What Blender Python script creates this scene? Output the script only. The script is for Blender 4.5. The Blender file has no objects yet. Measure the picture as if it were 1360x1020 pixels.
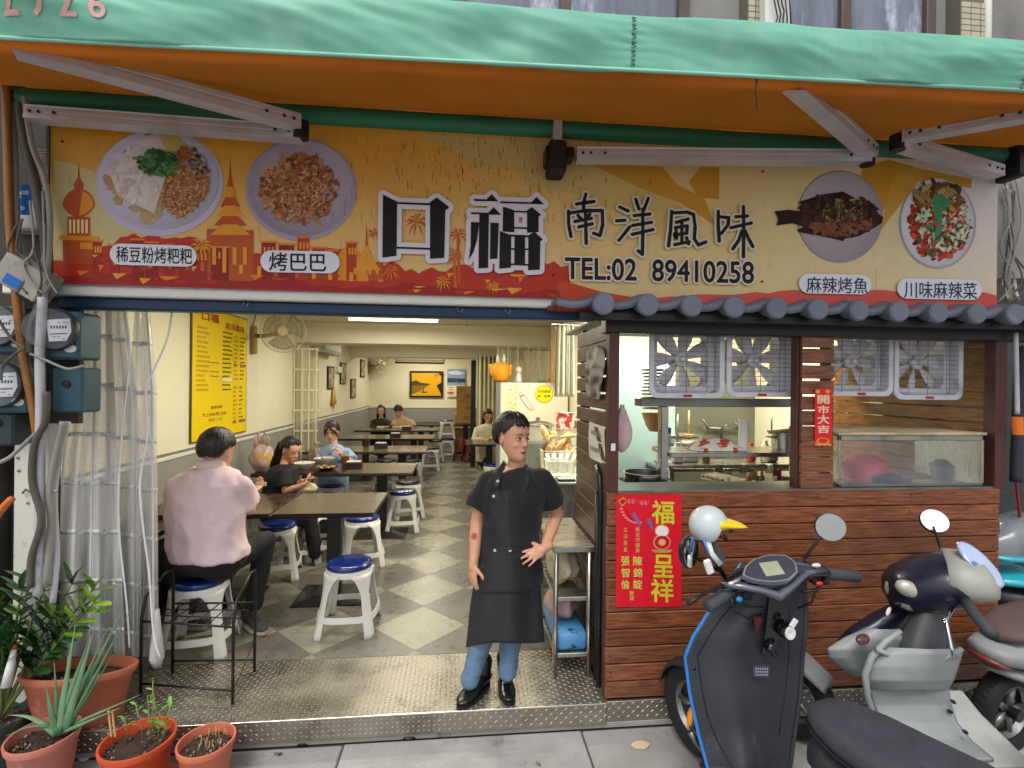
import bpy, math, random
from mathutils import Vector, Matrix, Euler, noise
import numpy as np
rnd = random.Random(7)
SC = bpy.context.scene
COL = SC.collection
PI = math.pi
# ---------------------------------------------------------------- camera, world, sun, exposure
FPX, CX, CY, HC = 665.0, 680.0, 510.0, 1.72
YAW, ROLL = math.radians(5.6), math.radians(0.6)
FW = Vector((math.sin(YAW), math.cos(YAW), 0)); RT = Vector((math.cos(YAW), -math.sin(YAW), 0)); UPV = Vector((0, 0, 1))
cam = bpy.data.cameras.new('camera'); camo = bpy.data.objects.new('camera', cam); COL.objects.link(camo)
cam.sensor_width = 36; cam.lens = 36 * FPX / 1360; cam.clip_start = .05; cam.clip_end = 500
_r = RT * math.cos(ROLL) + UPV * math.sin(ROLL); _u = UPV * math.cos(ROLL) - RT * math.sin(ROLL)
camo.matrix_world = Matrix(((_r.x, _u.x, -FW.x, 0), (_r.y, _u.y, -FW.y, 0), (_r.z, _u.z, -FW.z, HC), (0, 0, 0, 1)))
SC.camera = camo
W = bpy.data.worlds.new("World"); SC.world = W; W.use_nodes = True
nt = W.node_tree; nt.nodes.clear()
sky = nt.nodes.new('ShaderNodeTexSky'); sky.sky_type = 'NISHITA'; sky.sun_disc = False
SUN_EL, SUN_ROT = math.radians(58), math.radians(205)
sky.sun_elevation = SUN_EL; sky.sun_rotation = SUN_ROT; sky.dust_density = 3; sky.air_density = 1.0
hs = nt.nodes.new('ShaderNodeHueSaturation'); hs.inputs['Saturation'].default_value = .22
bg = nt.nodes.new('ShaderNodeBackground'); bg.inputs[1].default_value = .15
ow = nt.nodes.new('ShaderNodeOutputWorld')
nt.links.new(sky.outputs[0], hs.inputs['Color']); nt.links.new(hs.outputs[0], bg.inputs[0]); nt.links.new(bg.outputs[0], ow.inputs[0])
sl = bpy.data.lights.new('sun', 'SUN'); sl.energy = 1.2; sl.angle = math.radians(25); sl.color = (1, .96, .9)
so = bpy.data.objects.new('sun', sl); COL.objects.link(so)
sd = Vector((math.sin(SUN_ROT) * math.cos(SUN_EL), math.cos(SUN_ROT) * math.cos(SUN_EL), math.sin(SUN_EL)))
so.rotation_euler = sd.to_track_quat('Z', 'Y').to_euler()
vs = SC.view_settings; vs.view_transform = 'Standard'; vs.look = 'None'; vs.gamma = 1; vs.use_curve_mapping = False; vs.exposure = 0.35
SC.cycles.use_denoising = True
SC.cycles.max_bounces = 8; SC.cycles.transparent_max_bounces = 24; SC.cycles.diffuse_bounces = 4
try: SC.cycles.sample_clamp_indirect = 4
except Exception: pass

# ---------------------------------------------------------------- pixel -> plane
def ray(px, py):
    dx = (px - CX) / FPX; dy = (CY - py) / FPX; c, s = math.cos(ROLL), math.sin(ROLL)
    return FW + RT * (dx * c - dy * s) + UPV * (dx * s + dy * c)
CAMP = Vector((0, 0, HC))
def onY(px, py, Y): r = ray(px, py); return CAMP + r * (Y / r.y)
def onX(px, py, X): r = ray(px, py); return CAMP + r * (X / r.x)
def onZ(px, py, Z): r = ray(px, py); return CAMP + r * ((Z - HC) / r.z)

# ---------------------------------------------------------------- mesh builder
def lin(h):
    if isinstance(h, str):
        h = h.lstrip('#'); c = [int(h[i:i + 2], 16) / 255 for i in (0, 2, 4)]
        return tuple(x / 12.92 if x <= .04045 else ((x + .055) / 1.055) ** 2.4 for x in c)
    return tuple(h)
ORG = {}
class MB:
    def __init__(s, st=0): s.v = []; s.f = []; s.c = []; s.cur = (1, 1, 1); s.st = st; s.k = 0
    def add(s, vs, fs, c=None):
        n = len(s.v); s.k += 1; o = s.st * s.k; s.v += [(v[0], v[1] - o, v[2]) for v in vs]; s.f += [tuple(i + n for i in f) for f in fs]
        s.c += [lin(c) if c is not None else s.cur] * len(fs); return s
    def box(s, x0, x1, y0, y1, z0, z1, ch=.0, M=None, c=None):
        x0, x1 = min(x0, x1), max(x0, x1); y0, y1 = min(y0, y1), max(y0, y1); z0, z1 = min(z0, z1), max(z0, z1)
        ch = min(ch, (x1 - x0) * .45, (y1 - y0) * .45, (z1 - z0) * .45)
        if ch <= 0:
            vs = [Vector((x, y, z)) for z in (z0, z1) for y in (y0, y1) for x in (x0, x1)]
            fs = [(0, 2, 3, 1), (4, 5, 7, 6), (0, 1, 5, 4), (2, 6, 7, 3), (0, 4, 6, 2), (1, 3, 7, 5)]
        else:
            vs = []; idx = {}
            for i, x in ((0, x0), (1, x1)):
                for j, y in ((0, y0), (1, y1)):
                    for k, z in ((0, z0), (1, z1)):
                        sx = 1 if i == 0 else -1; sy = 1 if j == 0 else -1; sz = 1 if k == 0 else -1
                        for a in range(3):
                            p = [x + sx * ch, y + sy * ch, z + sz * ch]; p[a] = (x, y, z)[a]
                            idx[(i, j, k, a)] = len(vs); vs.append(Vector(p))
            fs = []; cyc = [(0, 0), (1, 0), (1, 1), (0, 1)]
            for a in range(3):
                b, d = (a + 1) % 3, (a + 2) % 3
                for sgn in (0, 1):
                    q = []
                    for u, w in cyc:
                        t = [0, 0, 0]; t[a] = sgn; t[b] = u; t[d] = w; q.append(idx[(t[0], t[1], t[2], a)])
                    fs.append(tuple(q) if sgn else tuple(q[::-1]))
            for a in range(3):     # edges along axis a
                b, d = (a + 1) % 3, (a + 2) % 3
                for u, w in cyc:
                    t0 = [0, 0, 0]; t0[b] = u; t0[d] = w; t1 = list(t0); t1[a] = 1
                    q = [idx[(*t0, b)], idx[(*t1, b)], idx[(*t1, d)], idx[(*t0, d)]]
                    if u ^ w: q = q[::-1]
                    fs.append(tuple(q[::-1]))
            for i in (0, 1):
                for j in (0, 1):
                    for k in (0, 1):
                        q = [idx[(i, j, k, a)] for a in range(3)]
                        fs.append(tuple(q) if (i + j + k) % 2 else tuple(q[::-1]))
        if M is not None: vs = [M @ v for v in vs]
        return s.add(vs, fs, c)
    def ring(s, rings, caps=True, closed=True, c=None):
        n = len(rings[0]); vs = [p for r in rings for p in r]; fs = []
        for i in range(len(rings) - 1):
            for j in range(n if closed else n - 1):
                k = (j + 1) % n; fs.append((i * n + j, i * n + k, (i + 1) * n + k, (i + 1) * n + j))
        if caps and closed:
            fs.append(tuple(range(n))[::-1]); fs.append(tuple((len(rings) - 1) * n + j for j in range(n)))
        return s.add(vs, fs, c)
    def tube(s, pts, r, n=8, caps=True, c=None, sq=1.0):
        pts = [Vector(p) for p in pts]; m = len(pts)
        rr = r if isinstance(r, (list, tuple)) else [r] * m
        rings = []; prev = None
        for i, p in enumerate(pts):
            t = (pts[min(i + 1, m - 1)] - pts[max(i - 1, 0)]).normalized()
            if prev is None:
                a = Vector((0, 0, 1)) if abs(t.z) < .9 else Vector((0, 1, 0)); u = t.cross(a).normalized()
            else: u = (prev - t * prev.dot(t)).normalized()
            prev = u; w = t.cross(u)
            rings.append([p + (u * math.cos(2 * PI * k / n) + w * sq * math.sin(2 * PI * k / n)) * rr[i] for k in range(n)])
        return s.ring(rings, caps, True, c)
    def lathe(s, prof, o=(0, 0, 0), n=24, M=None, sx=1, sy=1, caps=True, c=None):
        rings = []
        for r, z in prof:
            R = []
            for k in range(n):
                p = Vector((math.cos(2 * PI * k / n) * r * sx, math.sin(2 * PI * k / n) * r * sy, z))
                if M is not None: p = M @ p
                R.append(p + Vector(o))
            rings.append(R)
        return s.ring(rings, caps, True, c)
    def ell(s, o, r, R=None, n=14, m=9, c=None):
        M = (R.to_matrix() if isinstance(R, Euler) else R) if R is not None else None
        rings = []
        for i in range(m):
            t = -PI / 2 + PI * (i + .5) / m
            ri = []
            for k in range(n):
                p = Vector((math.cos(t) * math.cos(2 * PI * k / n) * r[0], math.cos(t) * math.sin(2 * PI * k / n) * r[1], math.sin(t) * r[2] / math.sin(PI / 2 - PI * .5 / m)))
                if M is not None: p = M @ p
                ri.append(p + Vector(o))
            rings.append(ri)
        return s.ring(rings, True, True, c)
    def cap(s, a, b, r0, r1, n=12, c=None):
        a = Vector(a); b = Vector(b); d = (b - a); L = d.length
        if L < 1e-5: return s.ell(a, (r0, r0, r0))
        q = d.to_track_quat('Z', 'Y').to_matrix(); prof = []
        for i in range(4): t = -PI / 2 + (i + .4) / 4 * PI / 2; prof.append((r0 * math.cos(t), r0 * math.sin(t)))
        prof.append((r0, 0)); prof.append((r1, L))
        for i in range(4): t = (i + .6) / 4 * PI / 2; prof.append((r1 * math.cos(t), L + r1 * math.sin(t)))
        return s.lathe(prof, a, n, q, c=c)
    def grid(s, fn, nu, nv, c=None, colfn=None):
        vs = [fn(i / nu, j / nv) for j in range(nv + 1) for i in range(nu + 1)]
        fs = []; n0 = len(s.f)
        for j in range(nv):
            for i in range(nu):
                a = j * (nu + 1) + i; fs.append((a, a + 1, a + nu + 2, a + nu + 1))
        s.add(vs, fs, c)
        if colfn:
            for j in range(nv):
                for i in range(nu): s.c[n0 + j * nu + i] = lin(colfn((i + .5) / nu, (j + .5) / nv))
        return s
    def prism(s, poly, fn, t0, t1, c=None):
        """poly: 2D points; fn(u,v,t)->3D"""
        n = len(poly); vs = [fn(u, v, t0) for u, v in poly] + [fn(u, v, t1) for u, v in poly]
        fs = [tuple(range(n))[::-1], tuple(range(n, 2 * n))] + [(i, (i + 1) % n, n + (i + 1) % n, n + i) for i in range(n)]
        return s.add(vs, fs, c)
    def build(s, name, mat, parent=None, smooth=False, loc=None, colors=False, bevel=0, solid=0, sub=0, **tags):
        me = bpy.data.meshes.new(name)
        o0 = ORG.get(parent.name, Vector()) if parent is not None else Vector(loc or (0, 0, 0))
        me.from_pydata([(v[0] - o0.x, v[1] - o0.y, v[2] - o0.z) for v in s.v], [], s.f)
        if colors:
            a = me.color_attributes.new('Col', 'FLOAT_COLOR', 'CORNER'); buf = []
            for p, c in zip(me.polygons, s.c): buf += [c[0], c[1], c[2], 1.0] * p.loop_total
            a.data.foreach_set('color', buf)
        me.materials.append(mat)
        if smooth:
            me.polygons.foreach_set('use_smooth', [True] * len(me.polygons))
            if smooth is not True: me.set_sharp_from_angle(angle=math.radians(smooth))
        me.update()
        o = bpy.data.objects.new(name, me); COL.objects.link(o)
        if parent is not None: o.parent = parent; ORG[o.name] = o0
        else: o.location = o0; ORG[o.name] = o0
        if solid: m = o.modifiers.new('s', 'SOLIDIFY'); m.thickness = solid; m.offset = 0
        if sub: m = o.modifiers.new('u', 'SUBSURF'); m.levels = sub; m.render_levels = sub
        if bevel: m = o.modifiers.new('b', 'BEVEL'); m.width = bevel; m.segments = 2; m.limit_method = 'ANGLE'
        for k, v in tags.items(): o[k] = v
        return o
def tag(o, label, cat, group=None):
    o['label'] = label; o['category'] = cat
    if group: o['group'] = group
    return o
def thing(name, label, cat, loc=(0, 0, 0), group=None):
    o = bpy.data.objects.new(name, None); COL.objects.link(o); o.location = loc; o.empty_display_size = .1
    ORG[o.name] = Vector(loc); return tag(o, label, cat, group)
def struct(o): o['kind'] = 'structure'; return o
def stuff(o): o['kind'] = 'stuff'; return o
def bx(name, mat, parent, x0, x1, y0, y1, z0, z1, ch=.003, **k):
    return MB().box(x0, x1, y0, y1, z0, z1, ch).build(name, mat, parent, **k)
def kids(o): return [c for c in bpy.data.objects if c.parent == o]
def dup(root, loc, rz=0, label=None, group=None, scale=None):
    def rec(o, par):
        c = o.copy(); COL.objects.link(c)
        if par is not None: c.parent = par
        for ch in CH.get(o.name, []): rec(ch, c)
        return c
    CH = {}
    for ch in bpy.data.objects:
        if ch.parent is not None: CH.setdefault(ch.parent.name, []).append(ch)
    r = rec(root, None); r.location = loc; r.rotation_euler = (0, 0, rz)
    if scale: r.scale = scale
    if label: r['label'] = label
    if group: r['group'] = group
    return r

# ---------------------------------------------------------------- materials
MT = {}
def mat(name, col, rough=.5, metal=0, var=.12, vs=6, bump=.1, bs=60, st=(1, 1, 1), dirt=None, rd=0, coat=0, alpha=1, emit=0, wood=False, spec=.5, attr=False, rcol=None, sheen=0, sss=0, rvar=.1, obj=False, tl=0):
    m = bpy.data.materials.new(name); m.use_nodes = True; t = m.node_tree; N = t.nodes; L = t.links
    b = N['Principled BSDF']; b.inputs['Roughness'].default_value = rough; b.inputs['Metallic'].default_value = metal
    b.inputs['Specular IOR Level'].default_value = spec
    if coat: b.inputs['Coat Weight'].default_value = coat; b.inputs['Coat Roughness'].default_value = .08
    if sheen: b.inputs['Sheen Weight'].default_value = sheen
    if sss: b.inputs['Subsurface Weight'].default_value = sss; b.inputs['Subsurface Radius'].default_value = (.01, .004, .002); b.inputs['Subsurface Scale'].default_value = 1
    if obj: g = N.new('ShaderNodeTexCoord'); src = g.outputs['Object']
    else: g = N.new('ShaderNodeNewGeometry'); src = g.outputs['Position']
    oi = N.new('ShaderNodeObjectInfo')
    mp = N.new('ShaderNodeMapping'); mp.inputs['Scale'].default_value = st; L.new(src, mp.inputs[0])
    if rd:
        cb = N.new('ShaderNodeCombineXYZ'); mu = N.new('ShaderNodeMath'); mu.operation = 'MULTIPLY'; mu.inputs[1].default_value = 37
        L.new(oi.outputs['Random'], mu.inputs[0]); L.new(mu.outputs[0], cb.inputs[0]); L.new(mu.outputs[0], cb.inputs[2]); L.new(cb.outputs[0], mp.inputs['Location'])
    nz = N.new('ShaderNodeTexNoise'); nz.inputs['Scale'].default_value = vs; nz.inputs['Detail'].default_value = 6; nz.inputs['Roughness'].default_value = .6; L.new(mp.outputs[0], nz.inputs['Vector'])
    if attr:
        a = N.new('ShaderNodeAttribute'); a.attribute_name = 'Col'; base = a.outputs['Color']
    else:
        rgb = N.new('ShaderNodeRGB'); rgb.outputs[0].default_value = (*lin(col), 1); base = rgb.outputs[0]
    mr = N.new('ShaderNodeMapRange'); mr.inputs['From Min'].default_value = .3; mr.inputs['From Max'].default_value = .7
    mr.inputs['To Min'].default_value = 1 - var; mr.inputs['To Max'].default_value = 1 + var; L.new(nz.outputs['Fac'], mr.inputs[0])
    vm = N.new('ShaderNodeVectorMath'); vm.operation = 'SCALE'; L.new(base, vm.inputs[0]); L.new(mr.outputs[0], vm.inputs['Scale']); out = vm.outputs[0]
    if rd:
        m2 = N.new('ShaderNodeMapRange'); m2.inputs['To Min'].default_value = 1 - rd; m2.inputs['To Max'].default_value = 1 + rd; L.new(oi.outputs['Random'], m2.inputs[0])
        v2 = N.new('ShaderNodeVectorMath'); v2.operation = 'SCALE'; L.new(out, v2.inputs[0]); L.new(m2.outputs[0], v2.inputs['Scale']); out = v2.outputs[0]
    if rcol:
        mr_ = N.new('ShaderNodeMapRange'); mr_.inputs['From Min'].default_value = .45; mr_.inputs['To Max'].default_value = rcol[1]; L.new(oi.outputs['Random'], mr_.inputs[0])
        mx = N.new('ShaderNodeMix'); mx.data_type = 'RGBA'; L.new(mr_.outputs[0], mx.inputs['Factor']); L.new(out, mx.inputs['A']); mx.inputs['B'].default_value = (*lin(rcol[0]), 1); out = mx.outputs['Result']
    for d in ([dirt] if dirt and not isinstance(dirt, list) else dirt or []):   # (colour, threshold, scale, stretch, sharp)
        dc, th, ds, dst, sh = d
        mp2 = N.new('ShaderNodeMapping'); mp2.inputs['Scale'].default_value = dst; L.new(src, mp2.inputs[0])
        n2 = N.new('ShaderNodeTexNoise'); n2.inputs['Scale'].default_value = ds; n2.inputs['Detail'].default_value = 8; n2.inputs['Roughness'].default_value = .65; L.new(mp2.outputs[0], n2.inputs['Vector'])
        r2 = N.new('ShaderNodeMapRange'); r2.inputs['From Min'].default_value = th; r2.inputs['From Max'].default_value = th + sh; L.new(n2.outputs['Fac'], r2.inputs[0])
        mx = N.new('ShaderNodeMix'); mx.data_type = 'RGBA'; L.new(r2.outputs[0], mx.inputs['Factor']); L.new(out, mx.inputs['A']); mx.inputs['B'].default_value = (*lin(dc), 1); out = mx.outputs['Result']
    L.new(out, b.inputs['Base Color'])
    if rvar:
        mr3 = N.new('ShaderNodeMapRange'); mr3.inputs['From Min'].default_value = .3; mr3.inputs['From Max'].default_value = .7
        mr3.inputs['To Min'].default_value = max(0, rough - rvar); mr3.inputs['To Max'].default_value = min(1, rough + rvar); L.new(nz.outputs['Fac'], mr3.inputs[0]); L.new(mr3.outputs[0], b.inputs['Roughness'])
    if bump:
        nb = N.new('ShaderNodeTexNoise'); nb.inputs['Scale'].default_value = bs; nb.inputs['Detail'].default_value = 4; L.new(mp.outputs[0], nb.inputs['Vector'])
        bp = N.new('ShaderNodeBump'); bp.inputs['Strength'].default_value = bump; bp.inputs['Distance'].default_value = .01; L.new(nb.outputs['Fac'], bp.inputs['Height']); L.new(bp.outputs[0], b.inputs['Normal'])
    if tl:
        tb_ = N.new('ShaderNodeBsdfTranslucent'); L.new(out, tb_.inputs['Color']); ms_ = N.new('ShaderNodeMixShader'); ms_.inputs[0].default_value = tl
        L.new(b.outputs[0], ms_.inputs[1]); L.new(tb_.outputs[0], ms_.inputs[2]); L.new(ms_.outputs[0], N['Material Output'].inputs['Surface'])
    if alpha < 1: b.inputs['Alpha'].default_value = alpha
    if emit: b.inputs['Emission Color'].default_value = (*lin(col), 1); b.inputs['Emission Strength'].default_value = emit
    MT[name] = m; return m
def wood(name, dark, light, st, rough=.45, rd=.25, sc=1.0, coat=0, rcol=None):
    m = mat(name, light, rough, rd=rd, var=.34, vs=5 * sc, st=st, bump=.12, bs=30 * sc, coat=coat, rcol=rcol, dirt=[(dark, .42, 7 * sc, st, .22), ('#1c0f0a', .63, 4 * sc, (st[0] * 1.2, st[1], st[2] * .9), .1), (dark, .5, 1.1 * sc, (1.2, 2, 3), .25), ('#7d6a60', .66, 3 * sc, (1, 3, 5), .1)])
    return m
def clear(name, col, a, rough=.08, var=0, st=(1, 1, 1), vsc=5, fm=.45):
    """thin clear plastic / glass: transparent mixed with a glossy, slightly milky film"""
    m = bpy.data.materials.new(name); m.use_nodes = True; t = m.node_tree; N = t.nodes; L = t.links; N.clear()
    o = N.new('ShaderNodeOutputMaterial'); tr = N.new('ShaderNodeBsdfTransparent'); p = N.new('ShaderNodeBsdfPrincipled'); mx = N.new('ShaderNodeMixShader')
    p.inputs['Base Color'].default_value = (*lin(col), 1); p.inputs['Roughness'].default_value = rough
    fr = N.new('ShaderNodeLayerWeight'); fr.inputs['Blend'].default_value = .35
    ad = N.new('ShaderNodeMath'); ad.operation = 'MULTIPLY_ADD'; ad.inputs[1].default_value = fm; ad.inputs[2].default_value = a; ad.use_clamp = True
    L.new(fr.outputs['Fresnel'], ad.inputs[0])
    if var:
        g = N.new('ShaderNodeNewGeometry'); mp = N.new('ShaderNodeMapping'); mp.inputs['Scale'].default_value = st; nz = N.new('ShaderNodeTexNoise'); nz.inputs['Scale'].default_value = vsc; nz.inputs['Detail'].default_value = 5
        L.new(g.outputs['Position'], mp.inputs[0]); L.new(mp.outputs[0], nz.inputs['Vector'])
        mr = N.new('ShaderNodeMapRange'); mr.inputs['From Min'].default_value = .35; mr.inputs['From Max'].default_value = .75; mr.inputs['To Max'].default_value = var; L.new(nz.outputs['Fac'], mr.inputs[0])
        a2 = N.new('ShaderNodeMath'); a2.operation = 'ADD'; a2.use_clamp = True; L.new(ad.outputs[0], a2.inputs[0]); L.new(mr.outputs[0], a2.inputs[1]); fac = a2.outputs[0]
        bp = N.new('ShaderNodeBump'); bp.inputs['Strength'].default_value = .4; bp.inputs['Distance'].default_value = .02; L.new(nz.outputs['Fac'], bp.inputs['Height']); L.new(bp.outputs[0], p.inputs['Normal'])
    else: fac = ad.outputs[0]
    L.new(fac, mx.inputs[0]); L.new(tr.outputs[0], mx.inputs[1]); L.new(p.outputs[0], mx.inputs[2]); L.new(mx.outputs[0], o.inputs[0])
    return m
def G(k, *a, **kw):
    if k not in MT: MT[k] = mat(k, *a, **kw)
    return MT[k]
PRINT = mat('printed_ink', '#fff', .5, spec=.3, var=.05, vs=20, bump=.02, attr=True, dirt=('#3a2c1c', .66, 9, (9, 1, .55), .12))
PRINTC = mat('printed_paper', '#fff', .55, spec=.25, var=.04, vs=20, bump=.03, attr=True)
CLOTHC = mat('coloured_surface', '#fff', .6, var=.1, vs=20, bump=.08, attr=True)
SKIN = mat('skin', '#fff', .5, var=.06, vs=40, bump=.03, bs=300, attr=True, sss=.15)
steel = mat('brushed_steel', '#b9b7b0', .28, 1, var=.12, vs=4, bump=.03, bs=40, st=(1, 8, 1), dirt=('#6b6354', .6, 5, (1, 1, 1), .2))
steel_dull = mat('dull_steel', '#8e8f8c', .42, .9, var=.15, vs=6, bump=.05, dirt=('#4c463c', .6, 7, (1, 1, 1), .2))
black_m = mat('black_metal', '#17171a', .4, .2, var=.2, bump=.05)
black_p = mat('black_plastic', '#141417', .35, 0, var=.2, bump=.04)
white_pl = mat('white_plastic', '#d9d8d3', .35, var=.05, bump=.02, vs=8, dirt=('#8e8a7e', .66, 9, (1, 1, 1), .2))
blue_pl = mat('blue_plastic', '#142a72', .22, var=.1, bump=.02, coat=.3)
wall_cream = mat('cream_wall', '#e6dfc4', .6, var=.04, vs=2, bump=.03, dirt=('#b5ab8c', .68, 3, (1, 1, .4), .25))
wall_grey = mat('grey_wall', '#93908a', .6, var=.05, vs=2, bump=.03)
white_pt = mat('white_paint', '#dcdad2', .5, var=.06, vs=5, bump=.05, dirt=('#8c8578', .62, 6, (1, 1, .4), .2))
WX = wood('plank_wood', '#4e2817', '#985834', (.9, 3, 14), rd=.3, coat=.12, rough=.42, rcol=('#57443c', .75))
WXd = wood('dark_slat_wood', '#39251a', '#5b3d2b', (2, 2, 9), rd=.2)
WSx = wood('side_slat_wood', '#3c2819', '#644630', (3, 1.2, 12), rd=.2)
paint_brown = mat('brown_painted_wood', '#4d2a24', .5, var=.2, vs=8, st=(3, 3, 1), bump=.1)

def text_tris(s, bold=0.0):
    cu = bpy.data.curves.new('t', 'FONT'); cu.body = s; cu.size = 1; cu.offset = bold; cu.resolution_u = 3
    o = bpy.data.objects.new('t', cu); COL.objects.link(o); bpy.context.view_layer.update()
    me = bpy.data.meshes.new_from_object(o.evaluated_get(bpy.context.evaluated_depsgraph_get()))
    v = [(p.co.x, p.co.y) for p in me.vertices]; f = [tuple(p.vertices) for p in me.polygons]
    bpy.data.objects.remove(o); bpy.data.curves.remove(cu); bpy.data.meshes.remove(me)
    return v, f
def text(mb, fn, s, quad, c, bold=0.0, outline=None, ob=.04, lay=3, ref=None):
    """place text so that its bounding box fills the quad (x0,y_top,x1,y_bottom[,slope]) in fn's 2-D units"""
    x0, yt, x1, yb = quad[:4]; sl = quad[4] if len(quad) > 4 else 0
    v0, f0 = text_tris(s)
    ax, bxx = min(p[0] for p in v0), max(p[0] for p in v0); ay, by = min(p[1] for p in v0), max(p[1] for p in v0)
    def mp(v, l):
        r = []
        for x, y in v:
            X = x0 + (x - ax) / (bxx - ax) * (x1 - x0); Y = yb + (y - ay) / (by - ay) * (yt - yb) + (X - x0) * sl
            r.append(fn(X, Y, l))
        return r
    def put(r, n, l, col):
        for k in range(n):
            a = 2 * PI * k / n + .3; mb.add(mp([(x + r * math.cos(a), y + r * math.sin(a)) for x, y in v0], l + .01 * k), f0, col)
    if outline: put(bold + ob, 14, lay - 1, outline)
    if bold: put(bold * .6, 5, lay, c)
    mb.add(mp(v0, lay + .1), f0, c)
# ================================================================ GROUND
SZ = -.15
asph = mat('street_concrete', '#8b8a88', .8, var=.16, vs=3, bump=.35, bs=90, dirt=[('#4e4c4a', .6, 2.2, (1, 1, 1), .25), ('#b0aca4', .7, 14, (1, 1, 1), .06)])
slab_m = mat('paving_slab', '#9b9a98', .82, var=.14, vs=5, bump=.35, bs=110, rd=.1, dirt=[('#4d4b48', .58, 3.5, (1, 1, 1), .25), ('#bcb8ae', .72, 22, (1, 1, 1), .04), ('#3a3836', .67, 9, (1, 1, 1), .04), ('#6a6864', .6, 1.2, (1, 1, 1), .15)])
g = MB(); g.box(-60, 60, -60, 60, SZ - .3, SZ - .012); struct(g.build('street', asph))
pv = MB(); pv.box(-9, 9, -.5, 2.72, SZ - .1, SZ - .009); pave = struct(pv.build('pavement', mat('joint_dirt', '#4c4946', .95)))
rr = random.Random(3); y = -.4; row = 0
for w in (.62, .55, .6, .58, .71):
    x = -4 + rr.random() * .5
    while x < 4.6:
        l = rr.choice((.9, 1.1, 1.25)); bx('paving_slab', slab_m, pave, x + .005, x + l - .005, y + .005, y + w - .005, SZ - .05, SZ + rr.uniform(-.002, .003), ch=.006); x += l
    y += w
# kerb strip under the step
kb = bx('kerb', mat('pale_kerb', '#96938d', .75, var=.2, bump=.3, dirt=('#4a4845', .55, 6, (1, 1, 1), .2)), None, -3.2, 5.0, 2.66, 2.80, SZ, SZ + .035, ch=.006); struct(kb)
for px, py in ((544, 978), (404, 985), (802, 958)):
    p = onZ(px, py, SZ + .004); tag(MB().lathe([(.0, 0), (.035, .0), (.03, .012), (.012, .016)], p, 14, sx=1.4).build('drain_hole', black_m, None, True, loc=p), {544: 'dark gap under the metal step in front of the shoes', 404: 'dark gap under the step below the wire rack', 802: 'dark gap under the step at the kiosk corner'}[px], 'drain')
for px, py, lb, r in ((850, 990, 'beige flattened food scrap on the pavement before the kiosk corner', .05), (112, 1008, 'small white paper scrap on the pavement between the flower pots', .025), (655, 962, 'tiny pale paper scrap on the pavement below the shoes', .012)):
    p = onZ(px, py, SZ + .004); q = random.Random(px); po = [(math.cos(a * PI / 5) * r * q.uniform(.6, 1.2), math.sin(a * PI / 5) * r * q.uniform(.5, .9)) for a in range(10)]
    tag(MB().prism(po, lambda u, v, t: Vector((p.x + u, p.y + v, p.z + t)), 0, .005, c='#c9b59a').build('litter', mat('litter_paper' + str(px), '#c9b8a0' if px == 850 else '#dcdcd8', .8), None, loc=p), lb, 'litter')
# metal platform
plate = mat('tread_plate_metal', '#a09a8e', .38, .85, var=.18, vs=3, bump=.12, bs=70, dirt=[('#4b463c', .55, 5, (1, 1, 1), .25)])
PY0, PY1 = 2.64, 3.21
pl = struct(bx('metal_platform', plate, None, -2.6, .79, PY0, PY1, -.11, 0, ch=.003))
struct(bx('metal_platform', plate, None, .795, 3.25, 2.66, 2.74, -.115, -.005, ch=.003))
tr = MB(); Lb, wb = .021, .0032; sp = .0215
def bar(mb, c, ang, ax):
    ca, sa = math.cos(ang), math.sin(ang)
    def P(u, w, h):
        a, b = u * ca - w * sa, u * sa + w * ca
        return Vector((c[0] + a, c[1] + b, c[2] + h)) if ax == 'z' else Vector((c[0] + a, c[1] - h, c[2] + b))
    mb.add([P(-Lb / 2, 0, 0), P(0, -wb, 0), P(Lb / 2, 0, 0), P(0, wb, 0), P(-Lb * .28, 0, .0022), P(Lb * .28, 0, .0022)], [(0, 1, 4), (1, 2, 5, 4), (2, 3, 5), (3, 0, 4, 5)])
j = 0; y = PY0 + .015
while y < PY1 - .01:
    i = 0; x = -2.2
    while x < .78: bar(tr, (x, y, 0), math.radians(38 if (i + j) % 2 else -38), 'z'); x += sp * 1.25; i += 1
    y += sp; j += 1
for jz in range(4):
    x = -2.2; i = 0
    while x < 3.2:
        bar(tr, (x, (2.64 if x < .79 else 2.66), -.018 - jz * .024), math.radians(38 if (i + jz) % 2 else -38), 'y'); x += sp * 1.25; i += 1
stuff(tr.build('raised_treads', mat('worn_tread_metal', '#bdb7aa', .3, .9, var=.15, bump=0), pl))
bx('nosing', mat('worn_edge', '#cfc9bd', .3, .9, bump=0), pl, -2.6, .79, PY0 - .003, PY0 + .006, -.006, .0025, ch=.001)
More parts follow.
